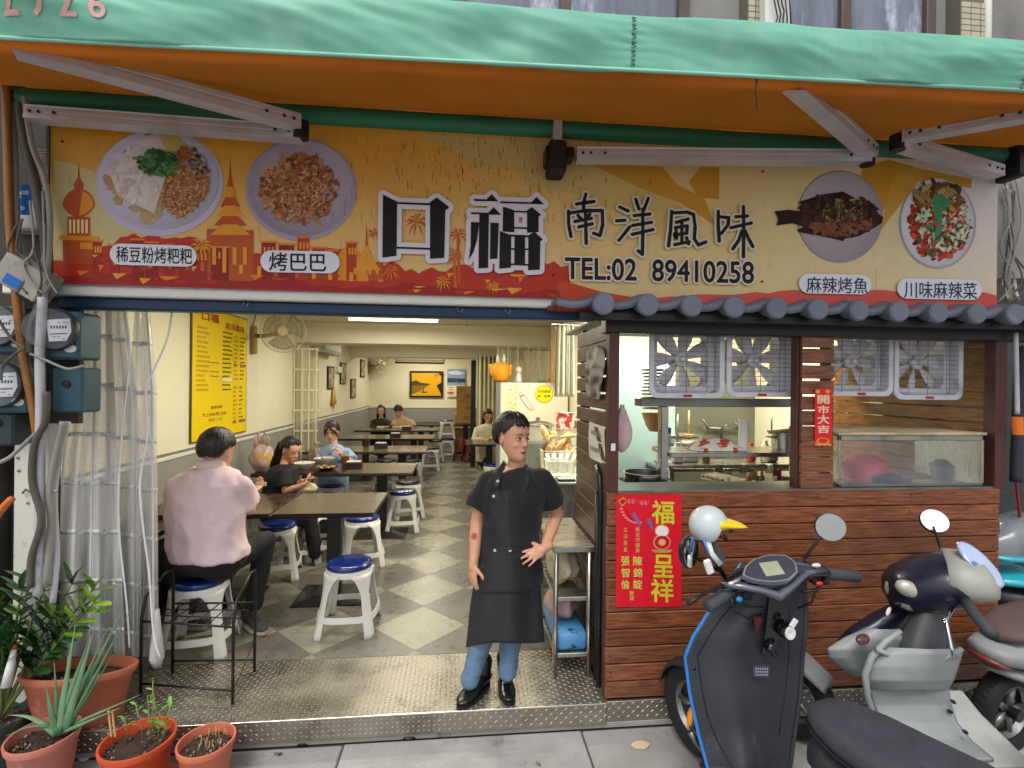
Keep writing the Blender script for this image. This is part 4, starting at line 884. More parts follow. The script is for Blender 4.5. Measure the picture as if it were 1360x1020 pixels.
def pot(lb, px, py, Y, r, h, hd=True, m=None, z=None):
    c = kp(px, py, Y); zz = z if z is not None else c.z; t = thing('cooking_pot', lb, 'pot', (c.x, Y, zz))
    MB().lathe([(r * .96, 0), (r, .01), (r, h), (r * 1.06, h + .004), (r * 1.06, h + .008), (r * .97, h + .008), (r * .95, .012), (.001, .012)], (c.x, Y, zz), 32, caps=False).build('body', m or steel, t, 40)
    if hd:
        for s in (-1, 1): MB().tube([(c.x + s * r, Y - .03, zz + h * .75), (c.x + s * (r + .03), Y - .03, zz + h * .78), (c.x + s * (r + .03), Y + .03, zz + h * .78), (c.x + s * r, Y + .03, zz + h * .75)], .006, 8).build('handle', steel_dull, t, True)
    return t
pot('tall steel stock pot on the shelf beside the banner post', 1042, 602, 3.12, .078, .1, z=sz_)
tag(MB().cap((kp(1020, 575, 3.12).x, 3.1, sz_ + .11), (kp(1058, 576, 3.12).x, 3.14, sz_ + .125), .012, .012).build('rolling_pin', G('pale_wood', '#c8a468', .5), None, True, loc=(kp(1040, 575, 3.12).x, 3.1, sz_ + .11)), 'pale wooden rolling pin lying across the stock pot', 'rolling pin')
pot('wide dark steel pot low behind the kiosk sill beside the hanging pink bag', 856, 660, 3.1, .13, .16, z=1.0)
# wall ladles & taps
tp = thing('wall_tap', 'steel wall tap with two lever handles on the kiosk kitchen wall', 'tap', kp(958, 575, KBY - .1))
a = kp(958, 600, KBY - .05); MB().tube([a, a + Vector((0, 0, .25)), a + Vector((0, -.1, .3))], .018, 8).build('pipe', steel_dull, tp, True)
MB().tube([a + Vector((-.16, 0, .26)), a + Vector((.2, 0, .25))], .016, 8).build('crossbar', steel_dull, tp, True)
for s, z in ((-.16, .3), (.2, .27)): MB().tube([a + Vector((s, -.02, .25)), a + Vector((s - .08, -.05, z + .06))], .012, 8).build('lever', steel_dull, tp, True)
wk = MB(); 
c = kp(905, 588, 4.6); tag(MB().lathe([(.05, 0), (.14, .04), (.2, .1), (.205, .13), (.19, .13), (.12, .05), (.001, .03)], (c.x, 4.6, c.z - .05), 28, caps=False).build('steel_bowl', steel, None, 50, loc=c), 'large steel bowl behind the shelf upright in the kiosk', 'bowl')
st_t = prep('steel_counter', 'long stainless sink counter at the back of the kiosk kitchen', 'counter', kp(880, 600, 4.2).x, 3.1, 4.2, 5.0, 1.0)
st_u = prep('steel_counter', 'stainless wok counter right behind the kiosk sill', 'counter', 1.35, 3.05, 2.95, 3.6, .98)
# long chute / dish rack running to the front right
a, b = kp(940, 628, 3.55), kp(1058, 655, 3.0)
sk = MB(); sk.box(0, 1, 0, .16, 0, .02); 
d = (b - a); M_ = Matrix.Translation(a) @ d.to_track_quat('X', 'Z').to_matrix().to_4x4()
tag(MB().box(0, d.length, -.09, .09, -.03, 0, .004, M=M_).build('steel_tray', steel, None, loc=a), 'narrow steel tray sloping along the kiosk sill', 'tray')
# seasoning jars & bottles on the tray end / counter
jd = random.Random(4)
for i, (px, py, r, h, c, lb) in enumerate(((967, 628, .022, .06, '#d8d8d2', 'white lidded seasoning jar on the wok counter'), (980, 628, .02, .045, '#7a7e80', 'small steel seasoning cup beside the white jar'), (994, 630, .02, .075, '#c8442c', 'red capped sauce bottle with pale label on the wok counter'), (1012, 624, .018, .08, '#3f7040', 'green bottle behind the red capped sauce bottle'), (1030, 626, .022, .06, '#a86a2c', 'brown seasoning jar close to the steel pot'))):
    c0 = kp(px, py, 3.3); t = thing('seasoning_jar', lb, 'jar', (c0.x, 3.3, .98)); zt = .98
    MB().lathe([(r, 0), (r, h * 1.3), (r * .8, h * 1.45), (r * .5, h * 1.55)], (c0.x, 3.3, zt), 16).build('body', G('jar%d' % i, c, .3), t, 40); MB().lathe([(r * .55, h * 1.55), (r * .55, h * 1.9), (.001, h * 1.92)], (c0.x, 3.3, zt), 14).build('lid', G('jarlid%d' % (i % 2), ('#d9d4c0', '#b03024')[i % 2], .4), t, 40)
for i in range(9):
    c0 = kp(955 + 11 * i, 618 + (i % 3) * 8, 3.8 + .1 * (i % 3)); hh = .06 + .03 * (i % 3)
    tag(MB().lathe([(.03, 0), (.034, hh), (.03, hh + .01), (.001, hh + .012)], (c0.x, c0.y, c0.z - hh), 14).build('tub_shape', G('tub%d' % (i % 5), ('#5b6b3c', '#c9c2b0', '#a03c28', '#7a7468', '#c8a85a')[i % 5], .5), None, 40, loc=c0), ('olive', 'cream', 'dark red', 'taupe', 'sand')[i % 5] + (' small food tub at the back of the kiosk kitchen near the shelf upright' if i < 5 else ' small food tub at the back of the kiosk kitchen near the banner post'), 'tub', 'food tubs in the kiosk kitchen')
# utensils hanging: ladles, pipes
for i, (px, py, ln) in enumerate(((880, 548, .25), (900, 550, .3), (915, 545, .22), (1025, 550, .15))):
    c0 = kp(px, py, 4.4); t = thing('ladle', ('steel ladle hanging behind the shelf upright', 'long steel ladle hanging second behind the shelf upright', 'bamboo strainer hanging behind the kiosk shelf', 'short hook hanging close to the banner post')[i], 'ladle', c0)
    MB().tube([c0, c0 + Vector((0, 0, -ln))], .008, 6).build('handle', steel_dull if i != 2 else G('pale_wood'), t, True); MB().lathe([(.001, 0), (.03, .005), (.045, .03)], c0 + Vector((0, 0, -ln - .03)), 14, caps=False).build('bowl', steel_dull if i != 2 else G('pale_wood'), t, True)
q = random.Random(33)
for i, (px, w, h, c, lb) in enumerate(((900, .05, .16, '#c8c8c4', 'tall steel canister behind the shelf upright'), (920, .07, .09, '#b8b4a8', 'stack of pale bowls behind the crumpled bag'), (938, .03, .2, '#7a5a2c', 'brown sauce bottle behind the crumpled bag'), (1002, .04, .15, '#b03a28', 'red condiment tin behind the paper roll'), (1016, .035, .18, '#d8d0b0', 'cream condiment bottle behind the paper roll'), (1028, .06, .1, '#8c8f90', 'grey mixing bowl left of the steel pot'))):
    c0 = kp(px, 600, 3.9); tag(MB().lathe([(w * .8, 0), (w, .01), (w, h * .7), (w * .55, h * .85), (w * .5, h), (.001, h)], (c0.x, 3.9 + .05 * (i % 2), 1.1), 18).build('kitchen_vessel', G('ves%d' % i, c, .35, .6 if i in (0, 5) else 0), None, 40, loc=(c0.x, 3.9, 1.1)), lb, 'container')
kr = prep('steel_counter', 'raised stainless rack in the middle of the kiosk kitchen', 'counter', kp(880, 600, 3.9).x, kp(1050, 600, 3.9).x, 3.78, 4.08, 1.098)
# hanging pink bag inside the window
pb = MB(); c0 = kp(822, 580, 3.05)
def pbf(u, v): r = .07 * math.sin(min(1, v * 1.05) * PI * .93) ** .75 * (.4 + .9 * (1 - v)) + .004; a = u * 2 * PI; return Vector((c0.x + .02 + math.cos(a) * r * (1 + .1 * math.sin(5 * a)), 3.05 + math.sin(a) * r * .7, c0.z - .10 + .30 * v))
pb.grid(pbf, 28, 20, colfn=lambda u, v: lerp3(lin('e8b0b4'), lin('f0e6e2'), .5 + .9 * noise.noise(Vector((u * 5, v * 4, 7)))))
tag(pb.build('pink_bag', CLOTHC, None, True, loc=(c0.x, 3.05, c0.z + .2), colors=True), 'translucent pink and white plastic bag hanging inside the kiosk window', 'bag')
# hoses on top of the cyan fridge, small green sticker
for i in range(2): c0 = kp(828 + i * 12, 488, 4.8); tag(MB().tube([c0 + Vector((-.1, 0, -.02)), c0 + Vector((-.05, 0, .1)), c0 + Vector((.04, 0, .12)), c0 + Vector((.09, 0, -.02))], .016, 8).build('hose', white_pt, None, True, loc=c0), ('white hose loop on top of the cyan refrigerator, shop entrance side', 'white hose loop on top of the cyan refrigerator, fan side')[i], 'hose')
# sieve / basket stack by the cyan fridge
c0 = kp(868, 530, 3.9); sv = thing('bamboo_steamer_stack', 'leaning stack of round bamboo steamer trays behind the first exhaust fan', 'steamer', (c0.x, 3.9, c0.z - .1))
for i in range(12): MB().lathe([(.085, 0), (.09, .012), (.08, .014)], (c0.x + .01 * math.sin(i), 3.9, c0.z - .08 + i * .028), 20).build('tray', G('bamboo', '#b08a5c', .6, rd=.2), sv, 40)
tag(MB().lathe([(.04, 0), (.07, .05), (.1, .14), (.11, .15)], (c0.x + .01, 3.9, c0.z - .26), 20).build('wooden_bucket', G('bamboo'), None, 40, loc=(c0.x, 3.9, c0.z - .26)), 'wooden tapered bucket below the bamboo steamer stack', 'bucket')
# water bottle / blue canister
c0 = kp(884, 600, 3.4); t = thing('water_canister', 'clear canister with a blue cap beside the shelf upright', 'canister', (c0.x, 3.4, c0.z - .02)); MB().lathe([(.035, 0), (.035, .15), (.02, .17)], (c0.x, 3.4, c0.z - .02), 16).build('body', clear('clear_bottle', '#b8c8d0', .35), t, 40); MB().lathe([(.036, .15), (.036, .19), (.001, .192)], (c0.x, 3.4, c0.z - .02), 16).build('cap', G('blue_cap', '#244a9a', .4), t, 40)
# display case in the right opening
dc = thing('display_case', 'steel framed food display case with curved clear front in the kiosk window', 'display case', (kp(1200, 640, 2.72).x, 2.72, 1.14))
x0, x1 = kp(1112, 600, 2.715).x, kp(1308, 600, 2.715).x; zt, zbm = kp(1200, 577, 2.715).z, 1.142
bx('top_board', G('worn_board', '#b8a888', .7, var=.3, bump=.1), dc, x0 - .005, x1, 2.70, 3.15, zt - .004, zt + .012, ch=.003)
bx('top_rail', steel, dc, x0, x1 - .02, 2.70, 2.72, zt - .035, zt - .006, ch=.003); bx('bottom_rail', steel_dull, dc, x0, x1 - .02, 2.70, 2.72, zbm, zbm + .018, ch=.003)
for x in (x0, x1 - .035): bx('side_frame', steel, dc, x, x + .015, 2.70, 3.15, zbm, zt - .006, ch=.003)
def gcf(u, v): return Vector((x0 + .016 + (x1 - x0 - .052) * u, 2.706 + .012 * math.sin(v * PI) + .01 * (1 - v), zbm + .018 + (zt - zbm - .054) * v))
MB().grid(gcf, 20, 12).build('front_glass', clear('case_glass', '#cfd3d6', .12, .05, .14, (3, 1, 2), 3), dc, True)
def redc(u, v): return Vector((x0 + .03 + .18 * u, 2.9 + .1 * math.sin(v * 3), zbm + .01 + .13 * v * (1 - .4 * (2 * u - 1) ** 2)))
for i, (px, c, w, h, lb) in enumerate(((1148, '#d8304e', .22, .15, 'added pink red tub standing in for street reflections in the display case'), (1160, '#3a3c6a', .2, .05, 'added dark blue tray standing in for street reflections in the display case'), (1255, '#55565a', .14, .12, 'grey steel tub inside the display case'))):  # pink red and dark blue vessels added to stand in for street reflections
    c0 = kp(px, 640, 2.95); tag(MB().lathe([(w * .5, 0), (w * .58, h * .7), (w * .3, h)], (c0.x, 2.95 if i != 1 else 2.84, zbm), 24).build('tub_shape', G('casefill%d' % i, c, .5), None, 50, loc=(c0.x, 2.95, zbm)), lb, 'tub')
# ================================================================ RIGHT SIDE OF THE SHOP INTERIOR (counter, fridge)
ct = thing('serving_counter', 'grey wood fronted serving counter behind the kiosk side wall', 'counter', (.75, 4.1, 0))
cz = .92; cy0 = onZ(740, 641, cz).y; cx0 = onZ(700, 641, cz).x
ctw = wood('grey_laminate', '#6f6b64', '#98938a', (8, 8, 1.2), rd=0)
bx('front_panel', ctw, ct, cx0 - .05, 1.28, cy0, cy0 + .03, .06, cz - .02, ch=.003); bx('side_panel', ctw, ct, cx0 - .05, cx0 - .02, cy0 + .031, 5.35, .06, cz - .02, ch=.003)
bx('countertop', mat('pale_teal_counter', '#9db3a8', .35, var=.2, vs=9, bump=.03, dirt=('#b8a684', .5, 5, (1, 1, 1), .2)), ct, cx0 - .07, 1.28, cy0 - .02, 5.35, cz - .018, cz, ch=.003); bx('slot', black_m, ct, cx0 + .13, cx0 + .19, cy0 - .003, cy0 + .001, .73, .745, ch=0)
def ct_(px, py): return onZ(px, py, cz)
def basin(lb, px, py, r, h, c, nm='basin', cat='basin'):
    p = ct_(px, py); return tag(MB().lathe([(r * .7, 0), (r * .72, .004), (r, h), (r * 1.08, h + .003), (r * 1.08, h + .01), (r * .98, h + .008), (r * .7, .012), (.001, .012)], p, 28, caps=False).build(nm, G('plastic' + c, c, .35, var=.06, bump=.02), None, 45, loc=p), lb, cat)
basin('red orange plastic basin on the counter near the standing cook', 708, 612, .13, .09, '#d8401c')
basin('small purple plastic tub on the counter beside the red basin', 717, 622, .055, .12, '#5a2a7a')
basin('pale blue plastic basin on the counter behind the white basket', 737, 622, .11, .13, '#9ec4d6')
def basket(lb, p, w, d, h, c):
    t = thing('plastic_basket', lb, 'basket', p, None); m = G('bk' + c, c, .4, bump=.02)
    bx('bottom', m, t, p.x - w / 2 + .01, p.x + w / 2 - .01, p.y - d / 2 + .01, p.y + d / 2 - .01, p.z + .001, p.z + .006, ch=0)
    lat = MB(); n = 12
    for s in range(4):
        for k in range(n + 1):
            f = k / n - .5; a = (f * w * .9, -d / 2 * .9) if s == 0 else (f * w * .9, d / 2 * .9) if s == 1 else (-w / 2 * .9, f * d * .9) if s == 2 else (w / 2 * .9, f * d * .9)
            lat.tube([(p.x + a[0], p.y + a[1], p.z), (p.x + a[0] * 1.1, p.y + a[1] * 1.1, p.z + h)], .0022, 4)
    for zf in (.03, .3, .6, .9):
        e = .9 + .1 * zf; P = [(p.x + sx_ * w / 2 * e, p.y + sy_ * d / 2 * e, p.z + h * zf) for sx_, sy_ in ((-1, -1), (1, -1), (1, 1), (-1, 1), (-1, -1))]; lat.tube(P, .002, 4)
    stuff(lat.build('lattice', m, t)); e = 1
    rim = MB(); P = [(p.x + sx_ * w / 2, p.y + sy_ * d / 2, p.z + h) for sx_, sy_ in ((-1, -1), (1, -1), (1, 1), (-1, 1), (-1, -1))]; rim.tube(P, .006, 6); rim.build('rim', m, t, True); return t
pbk = ct_(742, 634); pbk = Vector((pbk.x + .02, pbk.y + .12, cz)); basket('white lattice basket of utensils on the counter front', pbk, .22, .2, .13, '#e2e2da')
for i in range(5): p = pbk + Vector((-.06 + .035 * i, .02 * (i % 2), .02)); tag(MB().tube([p, p + Vector((.03 * (i - 1.5), 0, .17))], [.008, .02], 6, sq=.3).build('clip', G('clipc', '#d8dcd0', .4), None, True, loc=p), 'pale plastic serving tong standing in the white lattice basket', 'tong', 'tongs in the white basket')
p = ct_(752, 640); cal = thing('calculator', 'black calculator with white keys at the counter edge', 'calculator', p); MB().box(p.x - .07, p.x + .08, p.y + .0, p.y + .12, cz, cz + .018, .004).build('body', black_p, cal)
for i in range(5):
    for j in range(3): bx('key', white_pl, cal, p.x - .058 + i * .026, p.x - .038 + i * .026, p.y + .012 + j * .032, p.y + .034 + j * .032, cz + .018, cz + .023, ch=.002)
# bread basket
pb_ = Vector((onY(742, 600, cy0 + .45).x, cy0 + .45, cz)); basket('tall cream lattice basket heaped with flat breads on the counter', pb_ + Vector((0, .1, 0)), .3, .3, .20, '#d2c6a2')
brd = mat('baked_bread', '#d8b27a', .7, var=.12, vs=15, bump=.3, bs=40, dirt=('#8f5a26', .56, 14, (1, 1, 1), .2), rd=.12)
for i in range(14):
    p = pb_ + Vector((rnd.uniform(-.12, .12), .1 + rnd.uniform(-.13, .1), .17 + .02 * i * .7)); M = Euler((rnd.uniform(-.7, .7), rnd.uniform(-1.1, 1.1), rnd.uniform(0, 3)))
    tag(MB().ell(p, (.085, .035, .022), M).build('bread', brd, None, True, loc=p), 'golden baked bread stick in the cream basket on the counter', 'bread', 'breads heaped in the cream basket')
# glass dispenser jar
p = Vector((onY(714, 600, cy0 + .75).x, cy0 + .75, cz)); dj = thing('drink_dispenser', 'steel lidded clear drink dispenser on the counter behind the breads', 'dispenser', p)
MB().lathe([(.13, 0), (.14, .02), (.14, .38), (.13, .4)], p, 32, caps=False).build('jar', clear('disp_glass', '#c0c4b8', .3), dj, True); MB().lathe([(.115, .01), (.115, .24), (.001, .24)], p, 24).build('drink', G('drink', '#8a8270', .3), dj, 40)
MB().lathe([(.155, .4), (.155, .415), (.1, .44), (.02, .45), (.02, .48), (.001, .485)], p, 32).build('lid', steel, dj, 45)
p2 = Vector((onY(752, 590, cy0 + .9).x, cy0 + .9, cz))
for i, (c, h0, h1, lb) in enumerate((('#d8c8a0', .22, .37, 'red and white snack tin in the middle of the stack on the counter'), ('#c0403a', .371, .52, 'red topped snack tin at the top of the stack on the counter'), ('#c9b88c', 0, .219, 'pale tin at the bottom of the stack on the counter'))):
    tag(MB().lathe([(.105, h0), (.105, h1 - .01), (.11, h1 - .01), (.11, h1), (.001, h1)], p2, 28).build('snack_tin', G('tin%d' % i, c, .4, dirt=('#e8e0d4', .5, 14, (1, 1, 1), .02)), None, 45, loc=p2 + Vector((0, 0, h0))), lb, 'tin')
p = ct_(690, 607); bo = thing('sauce_bottle', 'orange sauce bottle standing on the counter behind the standing cook', 'bottle', p); MB().lathe([(.028, 0), (.03, .02), (.03, .12), (.012, .16), (.006, .21), (.001, .21)], p, 16).build('body', G('orange_sauce', '#d85a1c', .35), bo, 45)
# fridge
fy = 6.0; f0, f1_ = onY(664, 520, fy).x, 1.28
fr = thing('white_fridge', 'tall cream white refrigerator with papers and a yellow round sticker on its door', 'refrigerator', (f0, fy, 0)); fzt = onY(700, 508, fy).z
frm = mat('fridge_white', '#dcd8c0', .35, var=.03, bump=.01)
bx('body', G('fridge_side', '#8d93a4', .4), fr, f0, f1_, fy + .05, fy + .65, .03, fzt, ch=.01); bx('upper_door', frm, fr, f0 + .008, f1_, fy, fy + .048, 1.0, fzt - .004, ch=.012); bx('lower_door', frm, fr, f0 + .008, f1_, fy, fy + .048, .06, .99, ch=.012)
bx('handle', white_pl, fr, f0 + .03, f0 + .055, fy - .03, fy - .001, 1.05, 1.35, ch=.008)
def FS(px, py, l=1): p = onY(px, py, fy); return Vector((p.x, fy - .004 - .0012 * l, p.z))
fp = MB(2e-5); poly(fp, [(671, 511), (688, 511), (688, 548), (671, 548)], 'e6dcae', 1, FS)
qq = random.Random(2)
for k in range(38): x, y = qq.uniform(672, 686), qq.uniform(513, 545); w = qq.uniform(.6, 2.5); poly(fp, [(x, y), (x + w, y), (x + w, y + .8), (x, y + .8)], qq.choice(('b86a3a', '6a5a3a', 'a08a4a')), 2, FS)
disc(fp, 722.5, 523, 12, 11.5, 'b8a800', 2, 32, FS); disc(fp, 722.5, 523, 11, 10.5, 'f2de10', 3, 32, FS); text(fp, FS, '內用桌號', (714, 518, 731, 522), '3a3410', .02, lay=4); text(fp, FS, '統一結帳', (714, 524, 731, 528), '3a3410', .02, lay=4)
for k in range(5): poly(fp, [(689 + k * .5, 520 + k * 2), (692 + k, 517 + k * 2), (709, 540 + k * .6), (703, 543 + k * .3)], ('e8dcc8', 'd8a8a0', 'e8dcc8', 'd06a60', 'e0c8c0')[k], 4 + k, FS)
fp.build('door_papers', PRINTC, fr, colors=True)
ft = Vector((0, fy + .2, fzt))
p = Vector((onY(665, 500, fy + .2).x, fy + .2, fzt)); og = MB(); og.lathe([(.05, 0), (.1, .04), (.115, .12), (.11, .2), (.08, .24), (.001, .25)], p, 24); o = tag(og.build('orange_lantern', G('amber_bag', '#e89a10', .5, var=.15, bump=.1), None, 50, loc=p), 'bright amber padded bag standing on top of the white refrigerator', 'bag')
for s in (-1, 1): MB().cap(p + Vector((s * .1, 0, .1)), p + Vector((s * .12, 0, .2)), .03, .03).build('side_pocket', G('amber_bag'), o, True)
for s in (-.04, .04): MB().lathe([(.025, .24), (.02, .3), (.002, .36)], p + Vector((s, 0, 0)), 10).build('ear_tip', white_pl, o, True)
p = Vector((onY(689, 500, fy + .2).x, fy + .2, fzt)); f_ = thing('figurine', 'small cream round-headed figurine on top of the white refrigerator', 'figurine', p); MB().lathe([(.04, 0), (.045, .02), (.03, .1), (.02, .12)], p, 16).build('body', white_pl, f_, True); MB().ell(p + Vector((0, 0, .155)), (.04, .04, .045)).build('head', white_pl, f_, True)
p = Vector((onY(728, 500, fy + .2).x, fy + .2, fzt)); fz = thing('artificial_flower', 'red flower with green leaves lying on top of the white refrigerator', 'flower', p); MB().ell(p + Vector((.04, 0, .04)), (.04, .03, .035)).build('bloom', G('redfl', '#d8301c', .6), fz, True)
for i in range(5): MB().ell(p + Vector((-.03 - .02 * i, 0, .02 + .01 * (i % 2))), (.03, .01, .012), Euler((0, i, 0))).build('leaf', G('greenlf', '#5a8a3c', .6), fz, True)
# transparent strip curtains above the fridge, brown panel, white pleated curtain
def strips(nm, lb, cat, px0, px1, py0, py1, Y, n, m, grp=None, barm=None):
    t = thing(nm, lb, cat, onY((px0 + px1) / 2, py1, Y), grp); x0, x1 = onY(px0, py0, Y).x, onY(px1, py0, Y).x; z0, z1 = onY(px0, py1, Y).z, onY(px0, py0, Y).z
    MB().grid(lambda u, v: Vector((x0 + (x1 - x0) * u, Y + .03 * math.sin(u * n * 2 * PI) * (1 - .3 * v) + .01 * math.sin(u * 31), z0 + (z1 - z0) * v)), n * 8, 6).build('strip_sheet', m, t, True)
    return t, x0, x1, z0, z1
cur_m = clear('yellowed_clear_pvc', '#d8cf9e', .22, .15, .35, (6, 1, .5), 3)
t, x0, x1, z0, z1 = strips('strip_curtain', 'clear ribbed plastic strip curtain above the white refrigerator', 'curtain', 661, 731, 464, 508, 6.9, 7, cur_m)
MB().tube([(x0, 6.9, z1), (x1, 6.9, z1)], .008, 8).build('rail', steel_dull, t, True)
for k in range(5): MB().tube([(x0 + .07 * k * 2, 6.86, z0), (x0 + .14 * k, 6.86, z1 + .1)], .005, 5).build('cord', white_pl, t, True)
x0, x1 = onY(730, 450, 5.95).x, onY(741, 450, 5.95).x; tag(bx('plywood_panel', wood('plywood', '#7a5526', '#966a30', (3, 3, 1)), None, x0, x1 + .05, 5.86, 5.9, fzt + .002, CE - .02, ch=.003), 'narrow brown plywood panel beside the pleated curtain above the refrigerator', 'panel')
pc = MB(); x0, x1 = onY(737, 450, 4.6).x, onY(764, 450, 4.6).x; z0, z1 = onY(750, 527, 4.6).z, onY(750, 432, 4.6).z
def pcf(u, v): return Vector((x0 + (x1 - x0) * (u * (1 - .12 * v) + .06 * v), 4.6 + .018 * math.sin(u * 26) + .01 * math.sin(u * 60), z0 + (z1 - z0) * v))
pc.grid(pcf, 70, 14); t = thing('white_curtain', 'white pleated curtain hanging beside the kiosk side wall inside the entrance', 'curtain', (x0, 4.6, z0)); pc.build('fabric', mat('white_curtain_cloth', '#dfe0c8', .8, var=.05, bump=.05), t, True, solid=.003); MB().tube([(x0 - .03, 4.6, z1), (x1 + .1, 4.6, z1)], .01, 8).build('rod', steel_dull, t, True)
# steel side table by the kiosk wall
stz = .77; A_, B_ = onZ(735, 727, stz), onZ(712, 688, stz)
stt = thing('steel_side_table', 'stainless three tier side table between the cook and the kiosk wall', 'table', (.66, 3.0, 0)); tx0, tx1, ty0, ty1 = A_.x, .785, A_.y, B_.y
bx('top', steel, stt, tx0, tx1, ty0, ty1, stz - .035, stz, ch=.004)
for z in (.47, .14): bx('shelf', steel, stt, tx0 + .02, tx1 - .02, ty0 + .015, ty1 - .02, z - .025, z, ch=.003)
for x in (tx0 + .02, tx1 - .03):
    for y in (ty0 + .02, ty1 - .02): MB().tube([(x, y, 0), (x, y, stz - .035)], .016, 12).build('leg', steel, stt, True)
bagm = mat('frosted_bag', '#c9bfa4', .35, var=.15, vs=18, bump=.5, bs=18, dirt=('#8f8060', .55, 14, (1, 1, 1), .2))
def lumpy(nm, lb, c, r, m, sd, sc=6, amp=.25):
    b = MB().ell((0, 0, 0), (1, 1, 1), None, 28, 18); vs = []
    for v in b.v:
        n_ = noise.noise(Vector(v) * 1.6 + Vector((sd, 0, 0))) + .4 * noise.noise(Vector(v) * sc + Vector((0, sd, 0))); k = 1 + amp * n_; vs.append((c[0] + v[0] * r[0] * k, c[1] + v[1] * r[1] * k, max(c[2] - r[2], c[2] + v[2] * r[2] * k)))
    b.v = vs; return tag(b.build(nm, m, None, True, loc=(c[0], c[1], c[2] - r[2])), lb, 'bag')
lumpy('rice_bag', 'crinkled clear bag of pale food on the middle shelf of the side table', (tx0 + .11, ty0 + .3, .58), (.1, .18, .11), bagm, 1)
lumpy('flour_bag', 'pinkish plastic bag resting on the blue packets in the side table', (tx0 + .10, ty0 + .28, .33), (.09, .16, .08), mat('pinkish_bag', '#c4a79c', .4, var=.12, bump=.4, bs=20), 2)
bl = MB(); bl.box(tx0 + .03, tx1 - .03, ty0 + .03, ty1 - .1, .141, .25, .02); o = tag(bl.build('blue_packet', mat('blue_printed_bag', '#4f8fc4', .4, var=.08, bump=.3, bs=14, dirt=('#203a2c', .58, 10, (1, 1, 2), .05)), None, True, loc=(tx0, ty0, .141)), 'blue printed food sack on the bottom shelf of the side table', 'sack')
# ================================================================ LEFT SIDE: post, meters, pipes, curtain
LY = 2.62
post_m = mat('pale_post', '#c9c8bc', .6, var=.08, vs=4, bump=.12, dirt=[('#6f6a5c', .62, 7, (1, 1, .6), .2)])
a, b = onY(22, 700, 2.5).x, onY(48, 700, 2.5).x
zt = onY(40, 548, 2.5).z
pst = thing('service_post', 'pale painted service post left of the shop entrance with a wire tie', 'post', (a, 2.5, SZ))
MB().box(onY(17, 700, 2.79).x, onY(64, 700, 2.79).x, 2.79, 2.85, SZ, onY(40, 546, 2.79).z, .006).build('post', post_m, pst)
bbd = struct(MB().box(onY(-60, 600, 2.7).x, onY(104, 600, 2.7).x, 2.70, 2.73, 1.50, 2.11).build('meter_backboard', G('sooty_wall'))); struct(MB().box(onY(-60, 600, 2.7).x, onY(74, 700, 2.86).x, 2.86, 2.89, SZ, 1.498).build('meter_backboard', G('sooty_wall')))
p = onY(30, 668, 2.47); MB().tube([onY(30, 655, 2.78), onY(34, 650, 2.77), onY(42, 654, 2.75), onY(58, 653, 2.6), onY(76, 652, 2.46)], .005, 6).build('wire_tie', steel_dull, pst, True)
for px, py in ((24, 608), (37, 668), (25, 625)): MB().lathe([(.007, 0), (.007, .003), (.001, .004)], onY(px, py, 2.788), 10, Matrix.Rotation(PI / 2, 3, 'X')).build('screw', steel_dull, pst, True)
struct(MB().box(-3.6, -2.34, 2.75, 2.95, SZ, 3.3).build('neighbour_wall', mat('dark_grimy_wall', '#4a4640', .85, var=.25, bump=.3, dirt=('#221f1c', .5, 4, (1, 1, .5), .3))))
gm = mat('meter_teal_box', '#31535f', .5, .1, var=.15, bump=.06, dirt=('#2b3a40', .6, 7, (1, 1, 1), .25))
glm = clear('meter_dome', '#b9bcc0', .06, .08, fm=.3)
MB_ = MB()
